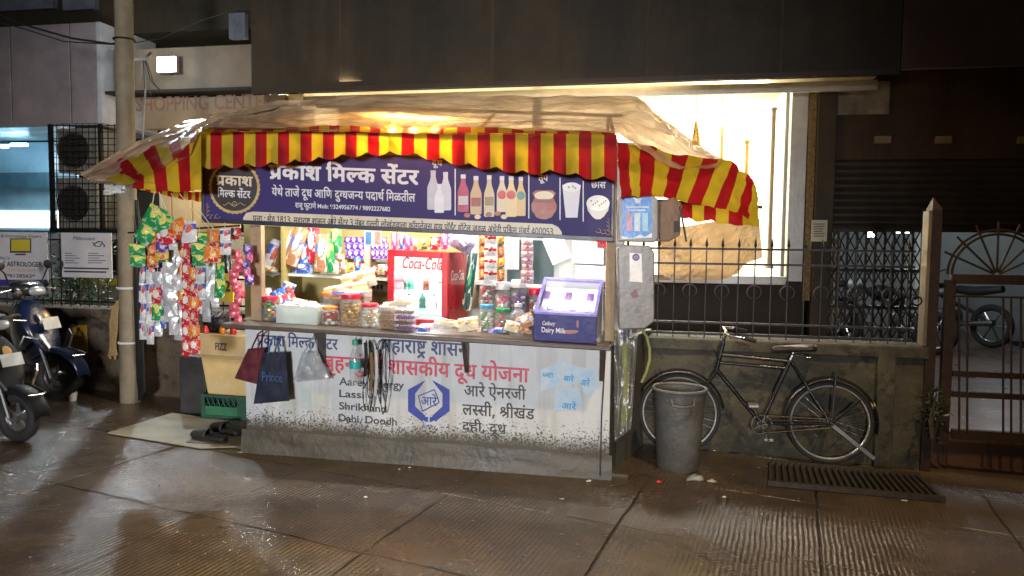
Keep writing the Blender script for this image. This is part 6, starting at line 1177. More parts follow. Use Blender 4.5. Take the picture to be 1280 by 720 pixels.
for k, (X, Y, w, h, m) in enumerate(((404, 332, 12, 20, 'crm'), (415, 333, 11, 18, 'crm'), (426, 333, 10, 16, 'brn'), (436, 336, 13, 15, 'yel'), (444, 331, 9, 18, 'blu'), (452, 336, 10, 12, 'crm'), (466, 338, 10, 12, 'red'), (474, 337, 10, 13, 'crm'), (481, 337, 8, 13, 'red'), (408, 322, 12, 10, 'crm'), (422, 322, 12, 10, 'brn'))):
    pk(X+3, Y, w, h, -.69, F[m], '%s packet %s on the lower back shelf' % ({'crm': 'cream wafer', 'brn': 'brown biscuit', 'yel': 'yellow smiling snack', 'blu': 'dark blue snack', 'red': 'red candy'}[m], ('at the far left', 'beside the first', 'near the middle left', 'in the middle', 'behind the yellow one', 'left of the grey post', 'just right of the grey post', 'between two red ones', 'next to the cooler', 'stacked on the left pair', 'stacked over the brown one')[k]), 0, .1, .04, group='packets on the lower back shelf', seed=k+90)
for k, (X, Y, w, h, m, lb) in enumerate(((493, 302, 8, 22, 'pnk', 'narrow pink packet above the cooler corner'), (502, 302, 7, 20, 'blu', 'narrow blue packet above the cooler'), (510, 303, 9, 20, 'pnk', 'pink and yellow packet above the cooler'), (519, 305, 9, 16, 'brn', 'brown packet above the middle of the cooler'), (530, 305, 14, 15, 'yel', 'orange yellow bow shaped packet on the cooler'), (544, 304, 13, 17, 'red', 'red printed packet on the cooler'), (556, 302, 10, 20, 'pnk', 'pink packet at the right of the cooler top'), (566, 301, 12, 18, 'wht', 'white and red packet by the cooler edge'))):
    pk(X, Y, w, h, -.40, F[m], lb, rnd.uniform(-8, 8), .1, .04, group='packets on top of the cooler', seed=k+120)
pk(578, 303, 30, 22, -.34, mat('lilac_foil', (.42, .38, .55), .28, .6, var=.4, scale=25, bump=.8, bscale=22), 'crumpled lilac foil bag on the cooler corner', -30, .2, .09, name='foil_bag', cat='bag', seed=3)
# dark standing strip right of the cooler
pk(587, 352, 12, 72, -.42, printed('dark_green_chips', (.02, .07, .06), (.03, .30, .12), (.02, .10, .09)), 'tall dark green chip bag hanging beside the cooler', -6, .05, .06, name='chip_bag', cat='bag', seed=9)
# ---- sachet strips
def strip(X, Y0_, Y1_, w, N_, f, n, ms, label, group, xs=0, seed=0, wob=.012, depth=None):
    """a hanging strip of joined sachets: each sachet is a part"""
    h = (Y1_-Y0_)/N_; top = f.pw(X, Y0_, n); mr = f.mpp(X, Y0_, n)
    t = thing('sachet_strip', label, 'sachet strip', f.pw(X+xs, Y1_, n), group)
    for k in range(N_):
        cY = Y0_+h*(k+.5); cX = X+xs*(k+.5)/N_
        rn = random.Random(seed*31+k)
        ang = rn.uniform(-.35, .35); u = f.U*math.cos(ang)+f.N*math.sin(ang)
        c = f.pw(cX, cY, n+rn.uniform(-wob, wob))
        pillow(MB(), c, u, (rn.uniform(-.05, .05), rn.uniform(-.15, .15), 1), w*mr*rn.uniform(.93, 1.05), h*mr*1.02, .028, seed+k, 7, 7, .09).build('sachet', ms[k % len(ms)], t, ang=180)
    MB().tube([f.pw(X, Y0_, n), f.pw(X, Y0_-8, n+.004)], .0025, 5).build('tie', mat('string', (.55, .5, .4), .7), t)
    return t
GS = 'sachet strips hanging inside the stall'
strip(603, 293, 350, 9, 4, K, -.16, [F['org']], 'orange sachet strip left of the red and white strip', GS, seed=1)
strip(613, 290, 350, 16, 4, K, -.14, [printed('red_cola_sachet', (.75, .73, .70), (.25, .03, .02), (.60, .02, .03))], 'red and white sachet strip over the white lidded jars', GS, seed=2)
strip(626, 293, 352, 9, 4, K, -.16, [F['yel'], F['org']], 'yellow orange sachet strip right of the red one', GS, seed=3)
strip(659, 298, 354, 16, 7, K, -.15, [printed('pink_sachet', (.62, .42, .45), (.5, .05, .1), (.62, .55, .6))], 'pink and lilac sachet strip in front of the dark gap', GS, seed=4)
pk(640, 315, 18, 44, -.2, mat('white_paper', (.82, .82, .80), .6, var=.05), 'plain white paper sheet hanging between sachet strips', 0, 0, .004, name='paper_sheet', cat='paper', seed=1)
pk(696, 310, 26, 36, -.45, mat('white_poly', (.72, .75, .76), .3, var=.2, scale=20, bump=.6, bscale=20), 'pale crumpled polythene hanging above the chocolate case', 24, 0, .03, name='plastic_bag', cat='bag', seed=8)
for k, (X, Y, w, h, m, lb) in enumerate(((735, 316, 40, 28, mat('white_carton', (.72, .74, .78), .5, var=.2, scale=16), 'white carton on the shelf behind the chocolate case'), (742, 342, 46, 20, mat('pale_carton', (.68, .70, .72), .5, var=.3, scale=20), 'low pale carton under the white carton'), (754, 303, 16, 16, F['red'], 'red and white pack at the top right of the stall'))):
    a = K.px(X-w/2, Y, -.7)[0]; b = K.px(X+w/2, Y, -.7)[0]
    o = MB().box(K, a, b, kz(X, Y+h/2, -.7), kz(X, Y-h/2, -.7), -.9, -.7).build('carton', m, smooth=False, bevel=.004); tag(o, lb, 'carton')
lamp('case_light', 'AREA', K.w(kx(715, -.3, 330), kz(715, 300, -.35), -.3), 1.2, (.93, .97, 1), K.w(kx(715, .0, 400), CZ, -.1), .3, size_y=.06)
# socket panel
sp_ = thing('socket_panel', 'grey socket board on the back wall left of the cooler', 'socket', K.pw(472, 358, -.98)); mb = MB(); mb.pbox(K, 461, 352, 482, 365, -.995, -.97); mb.build('plate', mat('socket_grey', (.5, .5, .48), .5), sp_, smooth=False, bevel=.003)
for X in (467, 472, 477): mb = MB(); mb.pbox(K, X-1.2, 356, X+1.2, 361, -.97, -.965); mb.build('switch', dark, sp_, smooth=False)
# two photo cards on the sign edge
for k, (X, m, lb) in enumerate(((460.5, mat('blue_card', (.05, .22, .5), .4), 'blue photo card pinned to the grey inner post'), (472, mat('dark_card', (.2, .12, .1), .4, col2=(.5, .4, .35), scale=30), 'dark picture card beside the blue one on the inner post'))):
    t = thing('picture_card', lb, 'card', K.pw(X, 306, -.2)); mb = MB(); mb.pbox(K, X-5, 288, X+5, 307, -.2, -.195); mb.build('card', whl, t, smooth=False); mb = MB(); mb.pbox(K, X-3.6, 290, X+3.6, 305, -.1945, -.193); mb.build('picture', m, t, smooth=False)

# ---- strips hanging on the left under the awning
G2 = 'snack strips hanging left of the stall'
NL = .12
L_ = [(184, 337, 420, 11, 4, 'sil', 'long silver strip nearest the pole'), (197, 340, 420, 12, 4, 'sil', 'silver strip with a green end, second from the pole'), (211, 322, 402, 13, 4, 'sil', 'broad silver strip third from the pole'), (222, 300, 425, 12, 6, 'sil', 'silver backed strip left of the long red strip'), (233, 290, 445, 11, 8, 'red', 'longest red and white sachet strip with round emblems'), (242, 335, 442, 11, 6, 'org', 'orange striped strip hanging beside the longest red one'), (249, 290, 332, 19, 3, 'grn', 'green and yellow packet strip over the silver ends'), (250, 332, 392, 14, 3, 'wht', 'white strip below the green packets'), (266, 288, 328, 18, 2, 'org', 'orange packet strip nearest the sign'), (267, 322, 385, 15, 3, 'sil', 'silver strip under the orange packets'), (281, 286, 318, 12, 2, 'wht', 'short white strip just left of the red knitted bundle'), (171, 305, 333, 15, 2, 'grn', 'green packet strip touching the pole'), (177, 312, 335, 10, 2, 'org', 'orange strip beside the green packet strip'), (190, 292, 334, 13, 3, 'org', 'orange strip in front of the silver ones'), (202, 290, 328, 14, 3, 'red', 'dark red strip with yellow end'), (213, 280, 312, 16, 2, 'wht', 'white and orange packets above the broad silver strip')]
L_ += [(189, 300, 430, 9, 5, 'wht', 'slim white strip tucked between the first silver strips'), (216, 335, 418, 10, 4, 'sil', 'slim silver strip overlapping the broad silver one'), (228, 300, 380, 11, 3, 'org', 'orange strip tucked behind the longest red one'), (257, 300, 402, 12, 4, 'sil', 'silver strip between green packets and orange packets'), (275, 300, 372, 12, 3, 'grn', 'green strip just left of the yellow number board'), (204, 330, 410, 9, 4, 'blu', 'slim blue and white strip among the silver ones'), (178, 330, 424, 8, 4, 'wht', 'slim white strip hugging the pole')]
for k, (X, Y0_, Y1_, w, N_, m, lb) in enumerate(L_):
    w *= 1.12
    ms = [F[m]]
    if k == 1: ms = [F['sil'], F['red'], F['grn'], F['sil']]
    if k == 5: ms = [F['org'], F['red']]
    if k == 14: ms = [F['red'], F['pur'], F['yel']]
    strip(X, Y0_, Y1_, w, N_, K, NL+(.09 if k in (6, 8, 10, 11, 13, 14, 15) else 0)+.012*(k % 3), ms, lb, G2, rnd.uniform(-2, 2), k+10)
for k, (X, Y, w, h, tl, m, lb) in enumerate(((193, 271, 24, 26, -28, 'grn', 'tilted green and white packet at the top of the strips'), (182, 292, 22, 24, -35, 'grn', 'green and yellow packet under the tilted one'), (204, 280, 22, 22, -12, 'grn', 'green packet behind the red packets, top middle'), (209, 293, 20, 24, 10, 'red', 'bright red mixed print packet at the strip tops'), (223, 286, 20, 24, 22, 'org', 'orange and white packet leaning over the silver strip'), (236, 290, 20, 26, 6, 'wht', 'white and pink packet above the longest red strip'))):
    pk(X, Y, w, h, NL+.12, F[m], lb, tl, .1, .05, group='loose packets above the snack strips', seed=k+200)
st = mat('white_string', (.7, .68, .6), .7)
tg = thing('hanging_strings', 'pale strings tying the snack strips to the awning rod', 'string', K.pw(220, 270, NL))
for a, b in (((193, 240), (186, 284)), ((199, 240), (216, 282)), ((199, 240), (205, 268)), ((214, 242), (242, 286)), ((224, 242), (262, 286)), ((240, 250), (268, 288))): MB().tube([K.pw(*a, NL+.05), K.pw(*b, NL+.06)], .0025, 5).build('string', st, tg)
MB().tube([K.pw(160, 291, NL), K.pw(300, 282, NL)], .006, 6).build('hanging_rod', iron, tg)
# red knitted bundle
rb = thing('toy_packet_strip', 'dangling bundle of shiny red toy packets by the left post', 'packet bundle', K.pw(297, 400, .1))
for k in range(11):
    X = 292+4*math.sin(k*1.3)+(k > 5)*1; pillow(MB(), K.pw(X+3, 318+k*8.2, .10+.02*math.sin(k)), K.U+K.N*.4*math.sin(k*2), (0, 0, 1), 12*K.mpp(300, 350), 11*K.mpp(300, 350), .04, k, 6, 6, .05).build('packet', mat('shiny_red', (.60, .03, .07), .25, .2, col2=(.75, .25, .3), scale=45, bump=.5), rb, ang=180)
rb2 = thing('toy_packet_strip', 'short dangling bundle of purple and pink packets beside the red one', 'packet bundle', K.pw(311, 352, .1))
for k in range(5): pillow(MB(), K.pw(309+3*math.sin(k*2), 312+k*9.5, .12), K.U+K.N*.4*math.sin(k), (0, 0, 1), 10*K.mpp(300, 350), 12*K.mpp(300, 350), .035, k+9, 6, 6, .05).build('packet', F['pur'] if k % 2 == 0 else F['pnk'], rb2, ang=180)
pk(295, 292, 13, 14, .13, F['red'], 'red and purple packet pinned under the sign corner', 0, 0, .03, seed=77)
# yellow 52 board
yb = thing('number_board', 'yellow board numbered 52 behind the hanging strips', 'sign', K.pw(281, 375, -.3)); mb = MB(); mb.pbox(K, 268, 342, 291, 377, -.32, -.30); mb.build('board', mat('yellow_board', (.78, .62, .04), .5, var=.1), yb, smooth=False)
mb = MB(); write(mb, K, latin('52', .03), 275, 288, 350, 363, -.298); mb.build('number', blackp, yb, smooth=False)

# ---- bags hanging from the counter rail
def bag(name, outline, n0, n1, m, label, handles, hm, seed):
    xs = [p[0] for p in outline]; ys = [p[1] for p in outline]; t = thing(name, label, 'bag', K.pw(sum(xs)/len(xs), max(ys), (n0+n1)/2))
    tl, tr, br_, bl2 = outline
    for sd in (1,):
        mb = MB()
        for s_ in (1, -1):
            def fn(a, b):
                X = (tl[0]*(1-a)+tr[0]*a)*(1-b)+(bl2[0]*(1-a)+br_[0]*a)*b; Y = (tl[1]*(1-a)+tr[1]*a)*(1-b)+(bl2[1]*(1-a)+br_[1]*a)*b
                nn = (n0+n1)/2+s_*(n1-n0)/2*math.sin(math.pi*a)**.6*(.25+.75*math.sin(math.pi*min(1, b*.9+.05)))+.022*noise.noise(Vector((a*4, b*4, seed)))+.012*noise.noise(Vector((a*9+b*4, b*3, seed+4)))
                return K.pw(X, Y, nn)
            mb.grid(fn, 14, 16)
        mb.build('bag_body', m, t, ang=180)
    for pts in handles: MB().tube([K.pw(X, Y, (n0+n1)/2+.01) for X, Y in pts], .006, 6).build('handle', hm, t)
    return t
maroon = mat('maroon_cloth', (.10, .012, .022), .8, var=.3, scale=30, bump=.4, bscale=150); navyc = mat('navy_cloth', (.012, .017, .04), .8, var=.3, scale=30, bump=.4, bscale=150)
bag('cloth_bag', [(310, 436), (331, 434), (324, 481), (293, 473)], .10, .16, maroon, 'maroon cloth bag tilted on the counter rail', [[(314, 437), (323, 417), (329, 413), (328, 418), (327, 435)]], maroon, 1)
b2 = bag('cloth_bag', [(327, 441), (357, 440), (362, 501), (317, 505)], .12, .17, navyc, 'dark navy cloth bag with faint blue print on the counter rail', [[(335, 442), (340, 424), (343, 421), (347, 426), (349, 441)]], mat('blue_handle', (.02, .12, .3), .6), 2)
mb = MB(); write(mb, K, latin('Prince', .0), 328, 353, 464, 476, .185); mb.build('bag_print', mat('faint_blue_print', (.03, .10, .26), .7), b2, smooth=False)
poly = clear('clear_polythene', tint=(.9, .93, .95), gloss=.10, rough=.12, haze=.42, hazecol=(.75, .80, .84), bump=.8, bscale=16)
bag('polythene_bag', [(378, 440), (398, 440), (412, 474), (366, 478)], .08, .17, poly, 'milky clear polythene bag bulging from the counter rail', [[(380, 441), (392, 420), (395, 418), (396, 424), (396, 441)]], poly, 3)
# hanging cables and bottle
cb = thing('hanging_cables', 'tangle of looped black cables hanging on the lettered front', 'cables', K.pw(470, 510, .1))
blk = mat('black_rubber', (.012, .012, .012), .5)
for k, (Xa, Xb, Yb) in enumerate(((455, 461, 512), (459, 470, 498), (462, 466, 516), (472, 486, 518), (470, 479, 505), (476, 484, 490))):
    MB().tube([K.pw((Xa+Xb)/2+(Xb-Xa)/2*math.cos(a)+2*math.sin(a*2+k), (425+Yb)/2+(Yb-425)/2*math.sin(a), .10+.012*k) for a in [i*2*math.pi/30 for i in range(30)]], .0032, 6, closed=True).build('cable', blk, cb)
for X, Y0_, Y1_, m in ((464, 440, 488, mat('brown_strap', (.18, .11, .05), .7)), (470, 437, 495, mat('white_strap', (.55, .55, .55), .5)), (457, 428, 470, blk)):
    MB().tube([K.pw(X, Y0_, .14), K.pw(X+1, (Y0_+Y1_)/2, .15), K.pw(X-1, Y1_, .14)], .012, 8).build('strap', m, cb)
c = K.pw(444, 482, .13); mr = K.mpp(444, 460)
bo = thing('water_bottle', 'small clear bottle with teal label hanging beside the cables', 'bottle', c)
MB().lathe(c, [(.001, 0), (6.5*mr, 1*mr), (6.8*mr, 20*mr), (6.5*mr, 34*mr), (3*mr, 44*mr), (3*mr, 50*mr)], 16).build('bottle_body', clear('pet2', gloss=.1, haze=.15), bo)
MB().lathe(c, [(7*mr, 21*mr), (7*mr, 30*mr)], 16).build('bottle_label', mat('teal_label', (.02, .38, .38), .4), bo); MB().lathe(c, [(3.6*mr, 49*mr), (3.6*mr, 55*mr), (.001, 55*mr)], 12).build('cap', mat('teal_cap', (.05, .4, .25), .4), bo)
MB().tube([c+Vector((0,0,55*mr)), K.pw(446, 421, .17)], .003, 5).build('cord', blk, bo)

# ---- meter boxes at the right of the stall
grime_m = mat('grimy_clear_box', (.13, .125, .12), .35, col2=(.26, .25, .24), scale=10, bump=.12, bscale=30)
um = thing('meter_box', 'grey meter box with a blue toothpaste poster', 'meter box', K.pw(798, 302, .05)); mb = MB(); mb.prism(K, [(772, 247), (778, 242), (815, 242), (823, 250), (823, 298), (818, 303), (773, 302)], -.15, .08); mb.build('box', grime_m, um, smooth=False, bevel=.008)
mb = MB(); mb.poly(K, [(778, 243), (814, 240.5), (815, 297), (777, 299)], .083); po = mb.build('poster', mat('poster_blue', (.02, .22, .68), .35, var=.12, scale=10), um, smooth=False)
pwm = mat('poster_white', (.7, .78, .85), .4)
for nm, pts in (('poster_logo', [(792, 247), (802, 247), (800, 253), (797, 255), (794, 253)]), ('poster_wave', [(777, 295), (790, 298), (800, 293), (806, 296), (815, 291), (815, 297), (777, 299)]), ('poster_line', [(782, 258), (811, 258), (811, 259.6), (782, 259.6)]), ('poster_line', [(786, 262), (807, 262), (807, 263.6), (786, 263.6)])):
    mb = MB(); mb.poly(K, pts, .0845); mb.build(nm, pwm, po, smooth=False)
for k, X in enumerate((783, 793, 803)):
    mb = MB(); mb.poly(K, [(X, 266), (X+7, 266), (X+7, 289), (X, 289)], .085); mb.build('pack_print', mat('pack%d' % k, ((.55, .30, .40), (.55, .68, .78), (.30, .58, .72))[k], .4, scale=30), po, smooth=False)
bm_ = thing('brown_meter_box', 'small rusty brown box hanging right of the postered meter box', 'meter box', K.pw(838, 300, -.1)); mb = MB(); mb.prism(K, [(824.5, 252), (842, 246), (852, 254), (850, 294), (836, 302), (824.5, 302)], -.3, -.02); mb.build('box', mat('rusty_brown_box', (.10, .05, .025), .5, .2, col2=(.22, .13, .07), scale=12, bump=.3), bm_, smooth=False, bevel=.006)
mb = MB(); mb.pbox(K, 843, 276, 849, 290, -.019, -.005); mb.build('latch', iron, bm_, smooth=False); MB().tube([K.pw(850, 258, 0), K.pw(854, 280, .01), K.pw(858, 302, 0)], .006, 6).build('cable', blk, bm_)
lm = thing('junction_box', 'tall grimy junction box with a peeling white payment sticker', 'junction box', K.pw(795, 412, .05)); mb = MB(); mb.prism(K, [(772, 310), (780, 306), (812, 307), (818, 316), (818, 402), (806, 411), (774, 412)], -.15, .07); mb.build('box', grime_m, lm, smooth=False, bevel=.008)
mb = MB(); mb.poly(K, [(787, 316), (802, 317), (803, 353), (787, 352)], .073); sk = mb.build('sticker', whl, lm, smooth=False)
cq = K.pw(795, 321.5, .0745); mb = MB(); disc(mb, cq, 4.6*K.mpp(795, 321), 0, 20); mb.build('sticker_emblem', mat('sticker_purple', (.10, .03, .26), .4), sk, smooth=False)
MB().tube([cq+K.N*.002+K.U*.009*math.cos(a*.6)+Vector((0,0,.009*math.sin(a*.6))) for a in range(11)], .002, 4).build('sticker_mark', whitep, sk)
mb = MB(); mb.poly(K, [(788, 367), (794, 360), (797, 366), (799, 371), (791, 373)], .073); mb.build('torn_sticker', mat('torn_pink', (.25, .10, .16), .5), lm, smooth=False)
# yellow pipe, hose, milky sheet on the stall's side
yp = thing('yellow_pipe', 'bright yellow pipe standing behind clear plastic at the stall corner', 'pipe', K.pw(781, 540, -.08)); MB().tube([K.pw(781, 424, -.06), K.pw(782, 480, -.06), K.pw(780, 532, -.06)], .022, 12).build('pipe', mat('yellow_plastic', (.62, .66, .03), .35, var=.15), yp); MB().tube([K.pw(781, 412, -.06), K.pw(781, 425, -.06)], .026, 12).build('pipe_sleeve', mat('blue_sleeve', (.02, .04, .25), .4), yp)
hs = MB().tube([K.pw(X, Y, -.05) for X, Y in ((801, 409), (808, 420), (812, 436), (812, 450), (808, 465), (802, 478))], .011, 10).build('garden_hose', mat('lime_hose', (.26, .28, .08), .4)); tag(hs, 'pale lime hose curling below the junction box', 'hose')
mb = MB()
def msk(a, b): return K.pw(768+(30-9*b)*a, 412+140*b-8*a*b*2, -.0+.03*noise.noise(Vector((a*5, b*3, 2)))+.01)
mb.grid(msk, 16, 30); o = mb.build('plastic_sheet', clear('grey_polythene', tint=(.82, .84, .82), gloss=.09, rough=.2, haze=.45, hazecol=(.4, .4, .36), bump=.7, bscale=14), ang=180); tag(o, 'dirty clear polythene sheet hanging down the stall corner', 'plastic sheet')
ck = MB().tube([K.pw(757, 432, .015), K.pw(755, 470, .01), K.pw(752, 520, .012), K.pw(750, 595, .06)], .005, 6).build('power_cable', blk); tag(ck, 'thin black cable running down the right end of the counter front', 'cable')
# backlit sheet under the right flap
mb = MB()
def bs(a, b):
    X = lerp([(822, 280), (850, 283), (880, 276), (918, 276), (930, 272), (949, 276)], a)[0]; yt = lerp([(0, 282), (0, 283), (0, 276), (0, 277), (0, 276)], a)[1]; yb_ = lerp([(0, 350), (0, 350), (0, 350), (0, 330), (0, 322)], a)[1]
    return dpx(X+(4 if a > .5 else 0)*b, yt+(yb_-yt)*b, 5.85+.10*noise.noise(Vector((a*4, b*3, 6)))+.05*abs(noise.noise(Vector((a*11+b*5, b*4, 2))))+.02*noise.noise(Vector((a*25, b*14, 3))))
mb.grid(bs, 80, 50); o = mb.build('tarpaulin', clear('thin_tarpaulin', tint=(.5, .38, .24), gloss=.05, rough=.3, haze=.8, hazecol=(.42, .29, .17)), ang=180); tag(o, 'thin tan tarpaulin glowing against the window under the right flap', 'tarpaulin')
# ================================================================ BICYCLE, BIN, SCOOTERS AND STREET THINGS
steel = mat('worn_chrome', (.55, .55, .56), .22, 1, var=.25, scale=30, bump=.1)
blackp_ = mat('bike_black', (.012, .012, .012), .28, var=.3, coat=.3, bump=.05)
rubber = mat('tyre_rubber', (.018, .017, .016), .75, bump=.3, bscale=120)
bk = thing('bicycle', 'old black roadster bicycle leaning on the mossy wall', 'bicycle', BK.pw(950, 585, 0))
B = lambda X, Y, n=0: BK.pw(X, Y, n)
UP = Vector((0,0,1))
def wheel(name, c, R_):
    w = MB().ring(c, BK.N, R_-.016, .016, 48, 8).build(name, rubber, bk)
    mb = MB(); mb.ring(c, BK.N, R_-.035, .0085, 48, 8); mb.build('rim', mat('bright_rim', (.42, .42, .42), .3, .5, var=.15), w)
    mb = MB()
    for i in range(32):
        a = 2*math.pi*i/32; d = BK.U*math.cos(a)+UP*math.sin(a); a2 = a+(.5 if i % 2 else -.5); d2 = BK.U*math.cos(a2)+UP*math.sin(a2)
        mb.tube([c+d2*.025+BK.N*(.025 if i % 4 < 2 else -.025), c+d*(R_-.045)], .0011, 4)
    mb.build('spokes', steel, w); MB().lathe(c-BK.N*.045, [(.012, 0), (.03, .015), (.014, .02), (.014, .07), (.03, .075), (.012, .09)], 14, BK.N).build('hub', steel, w)
    return w
rc, fc = B(1037, 528), B(849, 516); R_ = 57*BK.mpp(1037, 528)
wheel('rear_wheel', rc, R_); wheel('front_wheel', fc, R_)
bb, st_, ht, hb = B(951, 529), B(988, 450), B(904, 428), B(896, 462)
fm = MB()
for a, b, r in ((bb, st_, .015), (B(901, 443), B(987, 452), .014), (B(898, 453), B(986, 461), .012), (hb, bb, .016), (ht, hb, .017)): fm.tube([a, b], r, 10)
for s_ in (-1, 1):
    fm.tube([bb+BK.N*.03*s_, rc+BK.N*.05*s_], .009, 8); fm.tube([st_+BK.N*.03*s_, rc+BK.N*.05*s_], .009, 8)
fm.lathe(bb-BK.N*.04, [(.024, 0), (.024, .08)], 14, BK.N)
fm.build('frame', blackp_, bk)
mb = MB()
for s_ in (-1, 1): mb.tube([hb+BK.N*.035*s_, B(874, 494, .05*s_), B(858, 512, .05*s_), fc+BK.N*.05*s_], [.012, .011, .009, .008], 8)
mb.build('fork', blackp_, bk)
hbm = MB(); stm = B(906, 417)
hbm.tube([ht, stm], .013, 8)
for s_ in (-1, 1): hbm.tube([stm, stm+BK.N*.12*s_+BK.U*.02, stm+BK.N*.27*s_+BK.U*.01+UP*.015, stm+BK.N*.29*s_+BK.U*.10+UP*.01, stm+BK.N*.28*s_+BK.U*.17-UP*.01], .011, 8)
hbm.build('handlebar', steel, bk)
for s_ in (-1, 1):
    MB().tube([stm+BK.N*.285*s_+BK.U*.09+UP*.01, stm+BK.N*.28*s_+BK.U*.19-UP*.012], .016, 10).build('grip', rubber, bk); MB().tube([stm+BK.N*.25*s_+BK.U*.05-UP*.03, stm+BK.N*.27*s_+BK.U*.15-UP*.05], .005, 6).build('brake_lever', steel, bk)
MB().tube([stm+BK.N*.15, B(895, 440, .08), B(900, 452, .04), B(950, 457, .03)], .004, 6).build('brake_cable', blk, bk)
sd = MB(); sc_ = B(992, 437)
for (u, w, h) in ((0,0,0),): pass
prof = [(-.16, .018, -.004), (-.10, .028, .0), (-.02, .05, .008), (.05, .095, .015), (.10, .115, .02), (.14, .10, .022), (.16, .05, .018)]
vs = []; fs = []
for (u, w, h) in prof:
    for j in range(10):
        a = 2*math.pi*j/10; vs.append(sc_+BK.U*u+BK.N*w*math.cos(a)+UP*(h+.026*math.sin(a)*(1 if math.sin(a) > 0 else 1.2)))
for i in range(len(prof)-1):
    for j in range(10): fs.append((i*10+j, i*10+(j+1) % 10, (i+1)*10+(j+1) % 10, (i+1)*10+j))
fs += [tuple(range(10)), tuple(range(60, 70))]
sd.add(vs, fs); sd.build('saddle', mat('saddle_leather', (.03, .02, .014), .4, bump=.2), bk, ang=180, sub=1)
sp2 = MB(); sp2.tube([st_, sc_-UP*.02], .012, 8)
for s_ in (-1, 1): sp2.ring(sc_+BK.U*.10+BK.N*.05*s_-UP*.045, UP, .02, .005, 14, 6); sp2.tube([sc_+BK.U*.13+BK.N*.05*s_-UP*.04, sc_-BK.U*.1-UP*.03], .005, 6)
sp2.build('seat_post', steel, bk)
cr = MB(); cb_ = bb+BK.N*.05
cr.ring(cb_, BK.N, .072, .006, 32, 6); cr.ring(cb_, BK.N, .03, .006, 20, 6)
for k in range(5): a = k*1.257; cr.tube([cb_, cb_+(BK.U*math.cos(a)+UP*math.sin(a))*.07], .005, 6)
cr.build('chainring', mat('greasy_steel', (.14, .13, .12), .4, .8), bk)
for (a, b, s_) in ((B(951, 529), B(939, 502), 1), (B(951, 529), B(963, 554), -1)):
    o_ = BK.N*.075*s_; MB().tube([a+o_, b+o_], [.011, .008], 8).build('crank', steel, bk); MB().obox(b+o_+BK.N*.05*s_, BK.U*.035, BK.N*.045, UP*.011).build('pedal', mat('pedal_metal', (.35, .34, .32), .4, .6), bk, smooth=False, bevel=.004)
ch = MB(); 
for dz in (.068, -.068): ch.tube([cb_+UP*dz, rc+BK.N*.05+UP*dz*.45], .006, 6)
ch.build('chain', mat('chain_dark', (.07, .065, .06), .45, .7), bk)
mb = MB(); mb.tube([B(962, 526, .07), B(1022, 527, .07)], .006, 6); mb.build('chain_guard', blackp_, bk)
def fender(c, a0, a1, rr):
    mb = MB(); n = 30; prof_ = [(-.032, -.012), (-.02, .0), (0, .004), (.02, .0), (.032, -.012)]
    mb.grid(lambda u, v: c+(BK.U*math.cos(math.radians(a0+(a1-a0)*u))+UP*math.sin(math.radians(a0+(a1-a0)*u)))*(rr+lerp(prof_, v)[1])+BK.N*lerp(prof_, v)[0], n, 8)
    return mb.build('fender', blackp_, bk, ang=180, solid=.003)
fender(rc, -12, 188, R_+.025); fender(fc, 10, 150, R_+.025)
for X, Y in ((1045, 466), (1076, 500), (1006, 478)):
    MB().tube([rc+BK.N*.06, B(X, Y, .04)], .007, 6).build('stay', blackp_, bk)
MB().obox(rc+BK.N*.07+(B(1087, 568)-rc)*.55, (B(1087, 568)-rc)*.5, BK.N*.006, (B(1087, 568)-rc).cross(BK.N).normalized()*.013).build('kickstand', mat('stand_grey', (.30, .31, .33), .4, .5), bk, smooth=False)
MB().lathe(B(1089, 507, 0), [(.026, 0), (.028, .02), (.01, .03)], 12, (BK.U*.8+UP*.3)).build('reflector', mat('reflector_amber', (.5, .35, .2), .2), bk)
# ---- bin
bc_ = gpx(847, 584); k_ = bc_.y/FPX
bn = thing('waste_bin', 'tall grimy grey plastic bin standing before the bicycle', 'bin', bc_)
binm = mat('grey_bin_plastic', (.135, .132, .122), .55, col2=(.05, .042, .03), scale=3.2, bump=.45, bscale=40)
hB = 104*k_; rT, rB_ = 33*k_, 27*k_
MB().lathe(bc_, [(.001, .02), (rB_*.96, .0), (rB_, .02), (rT*.95, hB*.86), (rT*.97, hB*.86), (rT, hB*.97), (rT*.96, hB*.97), (rT*.90, hB*.88), (rB_*.9, .06), (.001, .05)], 36).build('bin_body', binm, bn)
MB().ring(bc_+Vector((0,0,hB*.975)), UP, rT*1.0, .012, 40, 8).build('rim', mat('bin_rim', (.13, .128, .118), .5, bump=.2), bn)
hp = bc_+Vector((-.02, -rT*.97, hB*.90)); MB().tube([hp+Vector((-.075, 0, .0)), hp+Vector((-.07, -.035, -.035)), hp+Vector((0, -.05, -.042)), hp+Vector((.07, -.035, -.035)), hp+Vector((.075, 0, 0))], .010, 8).build('handle', binm, bn)
